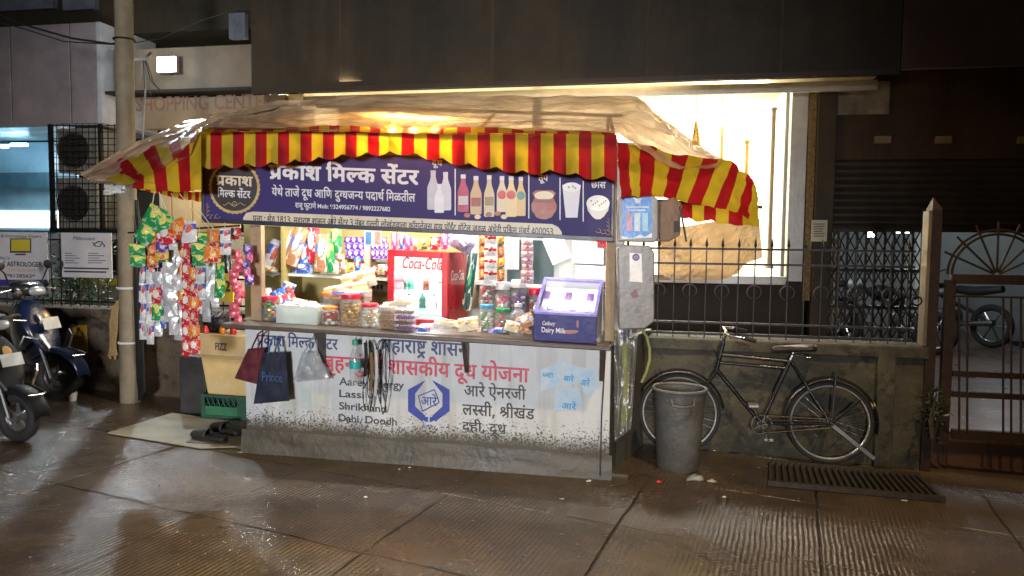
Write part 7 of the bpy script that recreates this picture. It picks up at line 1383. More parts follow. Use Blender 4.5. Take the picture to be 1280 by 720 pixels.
# ---- drain grate
p0, p1, p2, p3 = gpx(960, 581), gpx(1150, 598), gpx(1182, 628), gpx(960, 607)
dg = thing('drain_grate', 'muddy concrete drain grate with slots below the bicycle', 'grate', p3)
gm = mat('muddy_grate', (.045, .036, .024), .5, col2=(.028, .021, .014), scale=12, bump=.5)
mb = MB(); N_ = 24
for i in range(N_):
    a = (i+.15)/N_; b = (i+.62)/N_; q = [p3.lerp(p2, a), p3.lerp(p2, b), p0.lerp(p1, b), p0.lerp(p1, a)]
    mb.hexa([p+Vector((0,0,.006)) for p in q]+[p+Vector((0,0,.034)) for p in q])
mb.build('slot_bars', gm, dg, smooth=False, bevel=.004)
mb = MB()
for a, b in ((p3, p2), (p0, p1)):
    d = (p3-p0).normalized()*.018; mb.hexa([p+Vector((0,0,z)) for z in (.004, .038) for p in (a+d, b+d, b-d, a-d)])
mb.build('grate_rim', gm, dg, smooth=False)
mb = MB(); mb.add([p+Vector((0,0,.005)) for p in (p3, p2, p1, p0)], [(0,1,2,3)]); mb.build('slot_shade_sheet', dark, dg, smooth=False)  # flat sheet on the road; shade between the bars is in its dark colour
# ---- kerb strip along the stall and wall foot: muddy wet strip
# ---- litter
def litter(X, Y, sz, m, label, seed, name='litter_scrap', cat='litter', fl=.5):
    c = gpx(X, Y); mb = MB(); mb.ell(c+Vector((0,0,sz*fl*.5)), sz, sz*.7, sz*fl, 10, 6)
    mb.v = [p+Vector((1, .6, .4))*sz*.7*noise.noise((p-c)*(2.2/sz)+Vector((seed, 0, 0))) for p in mb.v]
    for p in mb.v: p.z = max(p.z, ground(p.x)+.003)
    o = mb.build(name, m, ang=50); tag(o, label, cat); return o
wl_ = mat('litter_white', (.62, .62, .60), .5, bump=.5)
litter(823, 603, .020, mat('litter_red', (.70, .05, .07), .4), 'crumpled bright red wrapper on the wet ground near the bin', 1)
litter(870, 600, .060, clear('litter_poly', gloss=.1, haze=.8, hazecol=(.7, .75, .78), bump=.5), 'crumpled grey white polythene scrap right of the bin', 2, fl=.35); litter(890, 602, .035, wl_, 'flattened pale polythene tail beside the crumpled scrap', 6, fl=.15)
litter(736, 602, .016, wl_, 'small white scrap at the stall corner', 3); litter(664, 592, .022, wl_, 'thin white sliver at the stall foot', 4, fl=.15); litter(702, 624, .016, wl_, 'pale flat scrap on the road below the stall corner', 5, fl=.15); litter(499, 587, .008, wl_, 'tiny white speck at the middle of the stall foot', 7); litter(457, 622, .012, wl_, 'tiny pale paper ball on the road before the stall', 8); litter(300, 566, .020, wl_, 'white scrap at the left foot of the stall', 9, fl=.2); litter(512, 585, .010, wl_, 'tiny white chip right of the other speck', 10)
litter(1130, 626, .022, wl_, 'white sliver lying on the drain grate', 11, fl=.15); litter(905, 622, .014, wl_, 'pale speck on the road below the bin', 12)
c = gpx(91, 501); cu_ = MB().lathe(c, [(.001, 0), (.028, 0), (.036, .075), (.032, .075), (.026, .01)], 14).build('paper_cup', mat('cup_white', (.75, .75, .73), .5)); tag(cu_, 'small white paper cup on the ground under the blue scooter wheel', 'cup')
rnd = random.Random(44); mb = MB()
for k in range(260):
    p = gpx(rnd.uniform(-40, 1320), 560+170*rnd.random()**1.6); p.z += .002; a = rnd.random()*6; z_ = rnd.uniform(.003, .009)
    d = Vector((math.cos(a), math.sin(a), 0))*z_; e = Vector((-math.sin(a), math.cos(a), 0))*z_*rnd.uniform(.4, .9); mb.add([p-d, p+e, p+d, p-e, p+Vector((0, 0, z_*.7))], [(0,1,4), (1,2,4), (2,3,4), (3,0,4)])
o = mb.build('road_grit', mat('grit_mix', (.10, .08, .06), .6, col2=(.16, .14, .11), scale=3), smooth=False); o['kind'] = 'stuff'; o['label'] = 'small stones and scraps strewn over the wet road'; o['category'] = 'grit'
# ---- pole
pc = gpx(163, 502); pole_m = mat('old_concrete_pole', (.17, .135, .085), .7, col2=(.28, .235, .155), scale=5, bump=.4, bscale=30)
pt = dpx(154.5, 0, pc.y); hP = pt.z-pc.z+1.0
up_ = (pt-pc).normalized(); pl_ = thing('street_pole', 'tall grey tan street pole banded with white straps', 'pole', pc)
rP = 11.5*pc.y/FPX
MB().tube([pc-up_*.1, pc+up_*hP*.2, pc+up_*hP*.5, pc+up_*hP], [rP*1.05, rP*.98, rP*.94, rP*.9], 18).build('shaft', pole_m, pl_)
for Y, w in ((360, .012), (428, .011), (50, .008)):
    zc = dpx(160, Y, pc.y); t_ = (zc.z-pc.z)/up_.z; MB().ring(pc+up_*t_, up_, rP*1.05, w, 20, 6).build('strap', mat('white_strap2', (.7, .7, .68), .5) if Y > 100 else rustiron, pl_)
# cable bundle on the pole
cbn = thing('cable_bundle', 'dark bundle of cables tied along the street pole', 'cables', gpx(176, 505))
for k in range(7):
    MB().tube([dpx(173+k*1.6-.3*k, 502-k*2, pc.y-.02*k)+Vector((0, 0, .0)), dpx(171+k*1.3, 440, pc.y-.06), dpx(168+k*1.7, 360, pc.y-.06), dpx(168+k*1.5, 300, pc.y-.02), dpx(164+k*1.2, 250, pc.y)], .010+.002*(k % 3), 6).build('cable', blk, cbn)
# rope
rp = thing('frayed_rope', 'frayed straw coloured rope hanging from the fence beside the pole', 'rope', WL.pw(140, 450, .05))
for k in range(6): MB().tube([WL.pw(150, 374+k*1.5, .03), WL.pw(141+k*1.1, 385, .05), WL.pw(138+k*1.6, 405+k, .06), WL.pw(139+k*1.3-(k % 2)*2, 432, .05), WL.pw(136+k*2, 446+3*math.sin(k*2), .05)], .011, 6).build('strand', mat('straw_rope', (.42, .30, .13), .85, col2=(.26, .18, .08), scale=60, bump=.6, bscale=200), rp)
# overhead wires
for k, (pts, r, lb) in enumerate(((((-20, 10), (40, 34), (90, 48), (140, 55), (158, 50)), .010, 'thick overhead cable sagging to the pole, topmost at left'), (((-20, 22), (30, 36), (80, 52), (150, 56)), .006, 'thin overhead wire below the thick cable at left'), (((165, 54), (200, 48), (250, 26), (300, 10)), .005, 'thin wire rising right from the pole'), (((165, 56), (175, 70), (181, 75), (182, 110), (179, 160), (176, 230)), .008, 'grey drop wire falling beside the pole to the awning'), (((222, 70), (235, 100), (246, 109), (268, 108), (285, 88), (293, 62)), .006, 'black cable looping across the beige balcony'))):
    o = MB().tube([dpx(X, Y, 7.35 if k < 4 else 9.0+.1) for X, Y in pts], r, 6).build('overhead_wire', blk if k != 3 else mat('grey_wire', (.35, .35, .36), .5)); tag(o, lb, 'wire')
cl = thing('pole_fitting', 'small pole mounted fitting with white arm and dangling wires', 'fitting', dpx(181, 80, 7.1)); MB().tube([dpx(163, 74, 7.2), dpx(181, 74, 7.1), dpx(189, 66, 7.1)], .016, 8).build('arm', mat('white_fitting', (.6, .62, .62), .4), cl)
for k in range(5): MB().tube([dpx(178+k*1.3, 76, 7.1), dpx(176+k*4, 92+k*3, 7.1), dpx(174+k*7, 104+(k*7) % 17, 7.12)], .004, 5).build('loose_wire', blk if k % 2 else mat('grey_wire', (.35,)*3), cl)
# ---- left hanging signs
def wsign(nm, X0_, Y0_, X1_, Y1_, label):
    t = thing(nm, label, 'sign', WL.pw((X0_+X1_)/2, Y1_, -.05)); mb = MB(); mb.pbox(WL, X0_, Y0_, X1_, Y1_, -.085, -.07); mb.build('board', mat('sign_white', (.52, .50, .50), .5, var=.12, scale=4), t, smooth=False); return t
sgn = -.0675
s1_ = wsign('fence_sign', -40, 290, 59, 362, 'white astrologer notice board with a yellow television picture')
ip = mat('sign_ink', (.05, .05, .07), .5); op = mat('sign_orange', (.62, .30, .16), .5); np_ = mat('sign_navy', (.04, .03, .20), .5)
writes('lettering', ip, s1_, WL, sgn, [(latin('Vastu & Horoscope Expert', .0), -14, 52, 292.5, 296.5), (latin("India's", .0), -8, 12, 320, 324), (latin('PRESENT ASTROLOGER', .02), -20, 53, 326, 332), (latin('981285639', .01), 8, 44, 342, 346.5)])
mb = MB(); write(mb, WL, latin('Tel. Our only', .0), 10, 45, 334.5, 339, sgn); mb.build('orange_lettering', op, s1_, smooth=False)
mb = MB(); mb.poly(WL, [(-40, 349.5), (59, 349.5), (59, 362), (-40, 362)], sgn); mb.build('navy_band', np_, s1_, smooth=False)
mb = MB(); mb.poly(WL, [(12.5, 298), (39, 298), (39, 316), (12.5, 316)], sgn); mb.poly(WL, [(18, 319), (33, 319), (31, 317), (20, 317)], sgn); tv = mb.build('television_picture', ip, s1_, smooth=False)
mb = MB(); mb.poly(WL, [(14, 299.3), (37.5, 299.3), (37.5, 313.8), (14, 313.8)], sgn+.002); mb.build('yellow_screen', mat('screen_yellow', (.55, .44, .04), .4, var=.1), tv, smooth=False)
s2_ = wsign('fence_sign', 77, 291, 139, 347, 'white millennium notice board with a sketched leaf on the fence')
mb = MB(); write(mb, WL, latin('Millennium', .0, .3), 91, 119, 295, 300, sgn)
mb.tube([WL.pw(X, Y, sgn) for X, Y in ((116, 303), (120, 308), (125, 308), (128, 302), (123, 302), (119, 304), (117, 307))], .005, 4); mb.tube([WL.pw(X, Y, sgn) for X, Y in ((128, 304), (131, 307), (130, 309))], .005, 4); mb.build('lettering', ip, s2_, smooth=False)
mb = MB()
for k in range(5):
    for xa, w in ((81, 9+(k*5) % 12), (110, 13+(k*7) % 12)): mb.poly(WL, [(xa, 316+k*3), (xa+w, 316.3+k*3), (xa+w, 317.1+k*3), (xa, 316.9+k*3)], sgn)
for k in range(2): mb.poly(WL, [(80, 334+k*4.2), (136-k*3, 335+k*4.2), (136-k*3, 337+k*4.2), (80, 336+k*4.2)], sgn)
mb.build('text_lines', ip, s2_, smooth=False)
yn = thing('wall_notice', 'small yellow notice pasted on the sooty wall by the scooters', 'notice', WL.pw(98, 440, .01)); mb = MB(); mb.pbox(WL, 88, 406, 109, 441, .012, .018); mb.build('notice_sheet', mat('notice_yellow', (.55, .34, .04), .6, var=.2, scale=8), yn, smooth=False)
mb = MB()
for k in range(6): mb.poly(WL, [(91, 416+k*3.5), (105-(k % 3)*2, 416+k*3.5), (105-(k % 3)*2, 417+k*3.5), (91, 417+k*3.5)], .0195)
mb.add([WL.pw(98+2.5*math.cos(i*.7), 411+2.5*math.sin(i*.7), .0195) for i in range(9)], [tuple(range(9))]); mb.build('notice_print', mat('notice_ink', (.25, .13, .03), .6), yn, smooth=False)
wn = thing('wall_notice', 'white paper notice taped on the dark pillar right of the window', 'notice', BF.pw(1023, 302, .12)); mb = MB(); mb.pbox(BF, 1014, 275, 1034, 302, .105, .112); mb.build('notice_sheet', mat('paper_cream', (.62, .56, .42), .6, var=.1), wn, smooth=False)
mb = MB()
for k in range(6): mb.poly(BF, [(1017, 279.5+k*3), (1031-(k*5) % 4, 279.5+k*3), (1031-(k*5) % 4, 280.6+k*3), (1017, 280.6+k*3)], .114)
mb.build('notice_print', ip, wn, smooth=False)
# ---- goods beside the stall: dark box, crate, tan box, carton, mat, slippers
SB = Fr(5.02, -.093, -.036); _g = gpx(280, 527); bxm = Fr(_g.y+.093*_g.x-.12, -.093, -.036)
def sbox(name, X0_, Y0_, X1_, Y1_, n0, n1, m, label, cat, bev=.006, z0=None):
    a = bxm.px(X0_, (Y0_+Y1_)/2, n1)[0]; b = bxm.px(X1_, (Y0_+Y1_)/2, n1)[0]; z1 = bxm.px((X0_+X1_)/2, Y0_, n1)[1]; zb_ = bxm.px((X0_+X1_)/2, Y1_, n1)[1] if z0 is None else z0
    t = thing(name, label, cat, bxm.w((a+b)/2, zb_, (n0+n1)/2)); return t, a, b, zb_, z1
gz = 0.02
t, a, b, z0, z1 = sbox('green_crate', 251, 494, 307, 527, -.4, -.12, None, 'green slatted plastic crate on the ground under the tan box', 'crate', z0=gz)
gm_ = mat('crate_green', (.022, .085, .05), .5, var=.3, scale=9, bump=.15)
mb = MB()
for (p, q_) in ((a, a+.03), (b-.07, b)): mb.box(bxm, p, q_, z0, z1, -.14, -.12)
mb.box(bxm, a+.031, b-.071, z0, z0+.025, -.14, -.12); mb.box(bxm, a+.031, b-.071, z1-.025, z1, -.14, -.12)
mb.build('crate_front', gm_, t, smooth=False, bevel=.003)
MB().box(bxm, a+.031, b-.071, z0+.026, z0+.095, -.137, -.126).build('front_panel', mat('crate_green_bright', (.03, .16, .07), .5), t, smooth=False)
mb = MB(); mb.box(bxm, a, a+.015, z0, z1, -.45, -.141); mb.box(bxm, b-.015, b, z0, z1, -.45, -.141); mb.box(bxm, a, b, z0, z1, -.47, -.451); mb.box(bxm, a+.016, b-.016, z0, z0+.012, -.45, -.141); mb.build('crate_sides', gm_, t, smooth=False)
mb = MB()
for k in range(7): u = a+.04+(b-a-.12)*k/6; mb.tube([bxm.w(u, z0+.096, -.13), bxm.w(u+.03, z1-.026, -.13)], .004, 5); mb.tube([bxm.w(u+.03, z0+.096, -.133), bxm.w(u, z1-.026, -.133)], .004, 5)
mb.build('lattice', gm_, t, smooth=False)
crz = z1
tanm = mat('tan_ply', (.52, .36, .13), .6, col2=(.62, .46, .22), scale=6, bump=.15); cardm = mat('cardboard', (.42, .30, .14), .75, var=.15, scale=5, bump=.1)
t, a, b, z0, z1 = sbox('tan_box', 252, 448, 308, 495, -.4, -.11, None, 'tan flared box standing on the green crate', 'box', z0=crz+.003)
mb = MB(); a2 = a+.045; mb.hexa([bxm.w(a2, z0, -.11), bxm.w(b, z0, -.11), bxm.w(b, z0, -.42), bxm.w(a2, z0, -.42), bxm.w(a, z1, -.10), bxm.w(b+.01, z1, -.10), bxm.w(b+.01, z1, -.44), bxm.w(a, z1, -.44)]); mb.build('box_body', tanm, t, smooth=False, bevel=.012)
MB().box(bxm, a-.01, b+.015, z1+.001, z1+.02, -.45, -.09).build('lid_sheet', cardm, t, smooth=False)
t, a, b, z0c, z1c = sbox('carton', 247, 419, 309, 446, -.42, -.08, None, 'brown cardboard carton lettered FIZZ on top of tan box', 'carton', z0=z1+.022)
MB().box(bxm, a, b, z0c, z1c, -.42, -.08).build('carton_body', cardm, t, smooth=False, bevel=.004); mb = MB(); write(mb, bxm, latin('FIZZ', .03), 269, 284, 428, 437, -.079); mb.build('carton_lettering', ip, t, smooth=False)
MB().box(bxm, a+.005, b-.005, z1c+.0005, z1c+.0035, -.27, -.23).build('tape', mat('tape', (.5, .4, .22), .3), t, smooth=False)
t, a, b, z0, z1 = sbox('dark_cabinet', 223, 446, 253, 516, -.5, -.2, None, 'dark grey steel cabinet left of the green crate', 'cabinet', z0=gz)
MB().box(bxm, a, b+.02, z0, z1, -.62, -.22).build('cabinet_body', mat('dark_grey_steel', (.045, .043, .045), .5, .2, var=.4, scale=5), t, smooth=False, bevel=.006); MB().box(bxm, a+.01, b+.01, z0+.03, z1-.03, -.219, -.212).build('cabinet_door', mat('dark_grey_steel2', (.055, .052, .052), .45, .2, scale=5), t, smooth=False, bevel=.003)
# black bag and small clutter on the carton
t = thing('black_bag', 'black ribbed bag slumped on the lettered carton', 'bag', bxm.w(bxm.px(268, 410, -.2)[0], z1c, -.2)); mb = MB(); c = bxm.w(bxm.px(270, 398, -.2)[0], z1c+.075, -.22); mb.ell(c, .11, .10, .078, 20, 10); mb.v = [p+Vector((.02, .02, .012))*noise.noise(p*18) for p in mb.v]; mb.build('bag_body', mat('black_nylon', (.012, .012, .016), .45, bump=.6, bscale=60), t)
mb = MB()
for k in range(6): mb.tube([c+Vector((-.09+k*.036, -.085-.02*math.sin(k*.6), .055)), c+Vector((-.085+k*.036, -.02, .09))], .007, 6)
mb.build('ribs', blk, t)
for k, (X, m, lb) in enumerate(((256, rd_, 'red capped tin beside the black bag on the carton'), (276, or_, 'small orange tub on the carton'), (290, rd_, 'small red tub right of the orange tub'))):
    c = bxm.w(bxm.px(X, 412, -.13)[0], z1c+.004, -.15); o = MB().lathe(c, [(.001, 0), (.024, 0), (.026, .03), (.022, .04), (.024, .042), (.024, .055), (.001, .056)], 14).build('small_tub', m); tag(o, lb, 'tub')
# mat
mp_ = [gpx(134, 543), gpx(250, 562), gpx(303, 560), gpx(309, 530), gpx(215, 518)]
mt_ = MB(); mt_.add([p+Vector((0,0,.006)) for p in mp_]+[p+Vector((0,0,.014)) for p in mp_], [(0,1,2,3,4), (9,8,7,6,5)]+[(i, 5+i, 5+(i+1) % 5, (i+1) % 5) for i in range(5)]); o = mt_.build('floor_mat', mat('worn_card_mat', (.36, .33, .24), .6, col2=(.24, .20, .13), scale=3.5, bump=.3), smooth=False); tag(o, 'worn beige sheet laid on the wet ground left of the stall', 'mat')
# slippers
def slipper(X, Y, rot, label):
    c = gpx(X, Y); c.z += .016; t = thing('slipper', label, 'slipper', c, 'pair of slippers on the mat'); rz = Matrix.Rotation(rot, 3, 'Z')
    out = [(-.135, .03), (-.10, .042), (-.03, .036), (.05, .045), (.11, .042), (.14, .015), (.14, -.015), (.11, -.042), (.05, -.048), (-.03, -.036), (-.10, -.042), (-.135, -.03)]
    vs = [c+rz@Vector((x, y, 0)) for x, y in out]+[c+rz@Vector((x, y, .03)) for x, y in out]; k = len(out)
    MB().add(vs, [tuple(range(k))[::-1], tuple(range(k, 2*k))]+[(i, (i+1) % k, k+(i+1) % k, k+i) for i in range(k)]).build('sole', rubber, t, bevel=.006)
    mb = MB(); mb.grid(lambda u, v: c+rz@Vector((.005+.125*u, (.049-.012*u*u)*math.cos(math.pi*v), .026+(.052-.022*u)*math.sin(math.pi*v))), 8, 12); mb.build('upper', mat('slipper_black', (.03, .028, .022), .6, bump=.3), t, solid=.008, ang=180); return t
slipper(262, 552, 2.9, 'black slipper nearer the road, lying toe to the left'); slipper(283, 543, 2.7, 'black slipper behind the other, touching the crate side')
# ---- scooters
def scooter(name, base, rot, body, label, group, steer=0, plate=True, full=True):
    t = thing(name, label, 'scooter', base, group); rz = Matrix.Rotation(rot, 3, 'Z')
    P = lambda x, y, z: base+rz@Vector((x, y, z)); D = lambda x, y, z: rz@Vector((x, y, z)); yv = D(0, 1, 0)
    r = .22
    def whl(nm, x):
        w = MB().ring(P(x, 0, r), yv, r-.05, .05, 36, 10).build(nm, rubber, t); mb = MB(); mb.ring(P(x, 0, r), yv, r-.085, .02, 30, 8)
        for k in range(5):
            a = k*1.257+.3; d = D(math.cos(a), 0, math.sin(a)); mb.tube([P(x, 0, r)+d*.02, P(x, 0, r)+d*(r-.09)], .015, 6)
        mb.lathe(P(x, -.05, r), [(.04, 0), (.045, .1)], 14, yv); mb.build('rim', mat('alloy_grey', (.20, .20, .21), .35, .7), w); return w
    whl('front_wheel', 0); whl('rear_wheel', -1.24)
    def loft(nm, secs, m, par=None, k=14, sub=1):
        """sections: (x, z, half-width, half-height, lean)"""
        mb = MB(); vs = []; fs = []
        for (x, z, hw, hh, ln) in secs:
            for j in range(k):
                a = 2*math.pi*j/k; cy, sz_ = math.cos(a), math.sin(a); p_ = .75
                yy = hw*math.copysign(abs(cy)**p_, cy); q = hh*math.copysign(abs(sz_)**p_, sz_)
                vs.append(P(x+q*math.sin(ln), yy, z+q*math.cos(ln)))
        for i in range(len(secs)-1):
            for j in range(k): fs.append((i*k+j, i*k+(j+1) % k, (i+1)*k+(j+1) % k, (i+1)*k+j))
        fs += [tuple(range(k)), tuple(range((len(secs)-1)*k, len(secs)*k))]
        return mb.add(vs, fs).build(nm, m, par or t, ang=180, sub=sub)
    # front apron runs from the fender up to the headset
    loft('apron', [(-.02, .40, .05, .05, -1.1), (-.08, .50, .13, .055, -1.2), (-.14, .62, .20, .06, -1.2), (-.20, .76, .19, .065, -1.2), (-.25, .87, .12, .06, -1.2), (-.27, .92, .06, .05, -1.2)], body)
    loft('leg_shield', [(-.20, .30, .10, .025, -1.3), (-.22, .45, .21, .025, -1.3), (-.27, .62, .24, .03, -1.3), (-.31, .80, .20, .03, -1.3), (-.32, .90, .09, .03, -1.3)], mat('scooter_inner', (.03, .03, .032), .5))
    mb = MB(); n = 16
    mb.grid(lambda u, v: P((r+.05+.02*u)*math.cos(math.radians(5+150*u)), (.075+.02*math.sin(math.pi*u))*math.cos(math.pi*v), r+(r+.05)*math.sin(math.radians(5+150*u))-.045*(1-math.sin(math.pi*v))), 18, 8)
    mb.build('fender', body, t, ang=180, solid=.006)
    for s_ in (-1, 1): MB().tube([P(0, .085*s_, r), P(-.10, .09*s_, .52)], .018, 8).build('fork', mat('dark_fork', (.08, .08, .08), .4, .5), t)
    # head: headlamp pod, handlebar, mirrors
    loft('headset', [(-.17, 1.00, .035, .03, 0), (-.20, 1.01, .13, .065, 0), (-.28, 1.03, .19, .075, 0), (-.36, 1.04, .15, .06, 0), (-.40, 1.04, .06, .03, 0)], mat('headset_black', (.02, .02, .022), .25, coat=.3) if full else body)
    loft('headlamp', [(-.145, .99, .05, .02, 0), (-.165, 1.0, .10, .045, 0), (-.20, 1.0, .115, .05, 0)], mat('lamp_glass', (.45, .47, .5), .08, .3))
    for s_ in (-1, 1):
        MB().tube([P(-.30, .14*s_, 1.03), P(-.36, .30*s_, 1.05), P(-.38, .36*s_, 1.04)], .018, 8).build('grip', rubber, t); MB().tube([P(-.27, .20*s_, 1.02), P(-.28, .34*s_, 1.0)], .006, 6).build('brake_lever', steel, t)
        m_ = MB().tube([P(-.30, .18*s_, 1.05), P(-.29, .24*s_, 1.17), P(-.30, .27*s_, 1.20)], .007, 6).build('mirror', blk, t); q = MB(); q.ell(P(-.30, .28*s_, 1.24), .02, .065, .045); q.build('mirror_head', blk, m_)
        loft('indicator', [(-.10, .74, .02, .01, -1.2), (-.085, .76, .05, .012, -1.2), (-.13, .83, .03, .01, -1.2)], mat('indicator_amber', (.6, .34, .12), .15)) if s_ > 0 else None
    MB().box(Fr(0, 0), 0, 0, 0, 0, 0, 0) if False else None
    MB().obox(P(-.52, 0, .30), D(.30, 0, 0), D(0, .16, 0), (0, 0, .035)).build('floorboard', mat('scooter_inner', (.03,)*3), t, smooth=False, bevel=.02)
    loft('rear_body', [(-.74, .40, .14, .13, 0), (-.86, .50, .19, .18, 0), (-1.10, .58, .20, .16, 0), (-1.36, .66, .15, .11, 0), (-1.58, .70, .06, .05, 0)], body)
    loft('seat', [(-.72, .72, .10, .04, 0), (-.80, .75, .15, .05, 0), (-1.05, .77, .16, .055, 0), (-1.32, .82, .15, .05, 0), (-1.48, .83, .09, .035, 0)], mat('seat_vinyl', (.02, .02, .02), .5, bump=.2))
    MB().tube([P(.02, .12, .47), P(.0, .19, .58), P(-.09, .27, .62), P(-.16, .29, .46), P(-.19, .28, .34)], .013, 8).build('crash_guard', steel, t); MB().tube([P(.02, -.12, .47), P(.0, -.19, .58), P(-.09, -.27, .62), P(-.16, -.29, .46), P(-.19, -.28, .34)], .013, 8).build('crash_guard', steel, t)
    MB().tube([P(.22, -.085, .43), P(.27, 0, .43), P(.22, .085, .43), P(.02, .12, .47)], .010, 8).build('fender_rail', steel, t)
    if plate:
        c = P(-.075, 0, .70); nn = D(.94, 0, .34); MB().obox(c+nn*.028, yv*.10, nn*.003, nn.cross(yv)*.055).build('number_plate', mat('plate_white', (.62, .66, .64), .4), t, smooth=False)
    return t
blue = mat('scooter_blue', (.010, .020, .062), .3, .0, spec=.35, var=.15, coat=.5, bump=.02); black = mat('scooter_black', (.010, .010, .012), .5, .0, spec=.15, bump=.02)
w1 = gpx(73, 500); s1o = scooter('blue_scooter', w1, math.radians(-8), blue, 'dark blue scooter parked against the sooty wall behind the black one', 'scooters at the left edge')
w2 = gpx(24, 552); s2o = scooter('black_scooter', w2, math.radians(-16), black, 'black scooter nearest the road, cut by the left edge', 'scooters at the left edge', full=False)
s1o.scale = (.93,)*3; s2o.scale = (.80,)*3
# ---- motorcycles in the parking bay
def motorcycle(base, rot, label):
    t = thing('motorcycle', label, 'motorcycle', base, 'motorcycles in the parking bay'); rz = Matrix.Rotation(rot, 3, 'Z'); P = lambda x, y, z: base+rz@Vector((x, y, z)); yv = rz@Vector((0, 1, 0))
    for nm, x in (('front_wheel', .62), ('rear_wheel', -.62)):
        w = MB().ring(P(x, 0, .3), yv, .26, .045, 30, 8).build(nm, rubber, t); mb = MB(); mb.ring(P(x, 0, .3), yv, .22, .012, 26, 6)
        for k in range(6): mb.tube([P(x, 0, .3), P(x, 0, .3)+rz@Vector((math.cos(k*1.05), 0, math.sin(k*1.05)))*.22], .012, 5)
        mb.build('rim', steel, w)
    mb = MB(); mb.ell(P(.10, 0, .76), .20, .13, .10); mb.v = [P(0, 0, 0)+rz@(p-P(0, 0, 0)) if False else p for p in mb.v]; mb.build('tank', black, t)
    MB().tube([P(-.12, 0, .78), P(-.35, 0, .76), P(-.75, 0, .82)], [.06, .075, .05], 12).build('seat', mat('seat_vinyl', (.02,)*3), t); MB().tube([P(.42, 0, .85), P(.05, 0, .62), P(-.4, 0, .45), P(-.62, 0, .3)], .03, 8).build('frame', iron, t)
    mb = MB(); mb.lathe(P(0, -.12, .38), [(.13, 0), (.15, .12), (.13, .24)], 14, yv); mb.build('engine', mat('engine_alloy', (.25, .25, .26), .35, .8), t)
    for s_ in (-1, 1): MB().tube([P(.62, .08*s_, .3), P(.40, .07*s_, .95)], .022, 8).build('fork', steel, t); MB().tube([P(.38, .05*s_, .98), P(.30, .30*s_, 1.04)], .014, 8).build('handlebar', steel, t)
    MB().tube([P(.40, 0, .88), P(.52, 0, .86)], [.05, .08], 14).build('headlamp', mat('lamp_glass', (.5,)*3), t); MB().tube([P(-.1, .14, .28), P(-.75, .16, .36)], [.03, .045], 10).build('exhaust', steel, t)
    mb = MB(); mb.ring(P(.62, 0, .3), yv, .33, .03, 16, 6, a0=20, a1=150); mb.build('fender', black, t)
    return t
MF = Fr(11.6, -.2)
for k, (x, dy, rot, lb) in enumerate(((5.2, -.6, 2.2, 'motorcycle in the middle of the bay seen through the arched gate'), (6.3, .4, 2.0, 'motorcycle deeper in the bay at the right edge'), (4.3, .9, 2.4, 'motorcycle beside the gate post deep in the bay'), (3.1, .6, 2.1, 'motorcycle behind the right part of folding gate'), (2.5, .9, 2.2, 'motorcycle behind the left part of folding gate'))):
    p = MF.w(x, .066, -dy); motorcycle(p, rot, lb)
# scattered petals on the forecourt
rnd = random.Random(12); mb = MB()
for k in range(90):
    p = WL.w(rnd.uniform(3.3, 5.6), .068, -rnd.uniform(.3, 2.4)); a = rnd.random()*3; d = Vector((math.cos(a), math.sin(a), .12))*.018; e = Vector((-math.sin(a), math.cos(a), .05))*.011
    mb.add([p-d, p+e, p+d, p-e], [(0,1,2,3)])
o = mb.build('petals', mat('petal_pale', (.55, .50, .42), .6)); o['kind'] = 'stuff'; o['label'] = 'pale fallen petals strewn over the tiled forecourt'; o['category'] = 'petals'
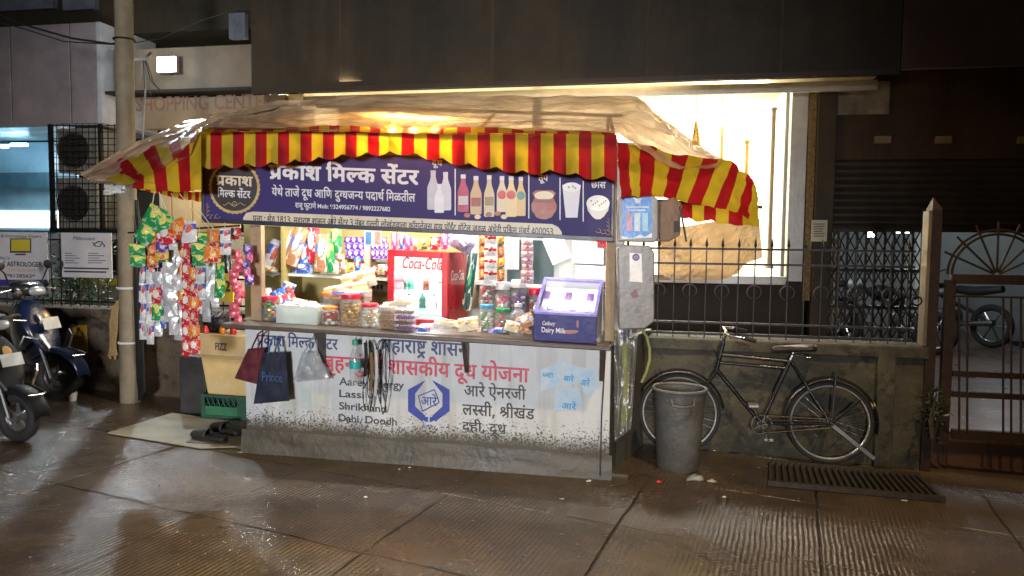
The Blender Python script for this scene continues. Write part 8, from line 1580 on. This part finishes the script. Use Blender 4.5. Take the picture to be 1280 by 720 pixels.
# ---- plants
def shrub(name, c, h, w, N_, label, cat, seed, leaf=(.035, .09, .03), trunk=True):
    t = thing(name, label, cat, c); rn = random.Random(seed); mb = MB(); tips = []
    for k in range(7):
        a = rn.random()*6.28; tp = c+Vector((math.cos(a)*w*.6*rn.random(), math.sin(a)*w*.5*rn.random(), h*rn.uniform(.6, .95))); mb.tube([c, c.lerp(tp, .5)+Vector((rn.uniform(-.05, .05), 0, 0)), tp], [.016, .01, .004], 6); tips += [c.lerp(tp, f) for f in (.35, .55, .75, .9, 1)]
    mb.build('stems', mat('stem_brown', (.10, .075, .045), .8), t)
    mb = MB()
    for k in range(N_):
        b_ = tips[rn.randrange(len(tips))]+Vector((rn.gauss(0, w*.22), rn.gauss(0, w*.2), rn.gauss(0, h*.11)))
        d = Vector((rn.gauss(0, 1), rn.gauss(0, 1), rn.gauss(-.2, .6))).normalized(); s_ = d.cross(Vector((rn.gauss(0, .3), rn.gauss(0, .3), 1))).normalized(); L_ = rn.uniform(.04, .085); nrm_ = d.cross(s_)*.008
        mb.add([b_, b_+d*L_*.5+s_*L_*.22+nrm_, b_+d*L_, b_+d*L_*.5-s_*L_*.22+nrm_], [(0,1,2,3)])
    mb.build('foliage', mat('leaf_'+name, leaf, .45, col2=tuple(x*.45 for x in leaf), scale=14, bump=0), t, smooth=False); return t
shrub('shrub', WL.w(WL.px(78, 380, -.5)[0], .07, -.5), 1.25, .42, 900, 'leafy green shrub behind the fence between the white signs', 'shrub', 3)
shrub('sapling', WL.w(WL.px(102, 380, -.5)[0], .07, -.6), 1.15, .4, 500, 'thin sapling with pale trunk under the millennium sign', 'sapling', 4); shrub('shrub', WL.w(WL.px(146, 350, -.6)[0], .07, -.8), 1.35, .22, 300, 'sparse shrub between millennium sign and pole', 'shrub', 5)
shrub('weed', WL.pw(1166, 548, .1), .42, .16, 90, 'leafy weed growing at the foot of the gate post', 'weed', 6, (.03, .06, .025))
# parked car behind the fence
cr_ = thing('parked_car', 'pale car bonnet with yellow band glimpsed behind the left fence', 'car', WL.w(WL.px(140, 385, -1.6)[0], .07, -1.6))
c0 = WL.px(140, 385, -1.6)[0]
def cs(nm, pts, n0, n1, m): 
    mb = MB(); k = len(pts); vs = [WL.w(c0+x, z, n) for n in (n1, n0) for x, z in pts]; mb.add(vs, [tuple(range(k))[::-1], tuple(range(k, 2*k))]+[(i, (i+1) % k, k+(i+1) % k, k+i) for i in range(k)]); return mb.build(nm, m, cr_, smooth=False, bevel=.03)
carp = mat('cream_car', (.55, .47, .36), .3, coat=.3)
cs('car_body', [(-.75, .35), (-.72, .70), (-.35, .92), (.10, 1.02), (1.6, 1.05), (1.6, .35)], -3.0, -1.45, carp); cs('windscreen', [(-.30, 1.03), (.15, 1.45), (1.5, 1.5), (1.55, 1.06), (.1, 1.03)], -2.9, -1.5, mat('dark_screen', (.02, .025, .03), .1))
for x in (-.3, 1.2): MB().ring(WL.w(c0+x, .36, -1.45), WL.N, .22, .09, 24, 8).build('wheel', rubber, cr_)
mb = MB(); mb.box(WL, c0-.30, c0+1.5, .92, .99, -1.449, -1.43); mb.build('yellow_band', mat('car_yellow', (.72, .52, .03), .4), cr_, smooth=False)
# last: drop helper tags
for o in bpy.data.objects:
    if '_w' in o: del o['_w']
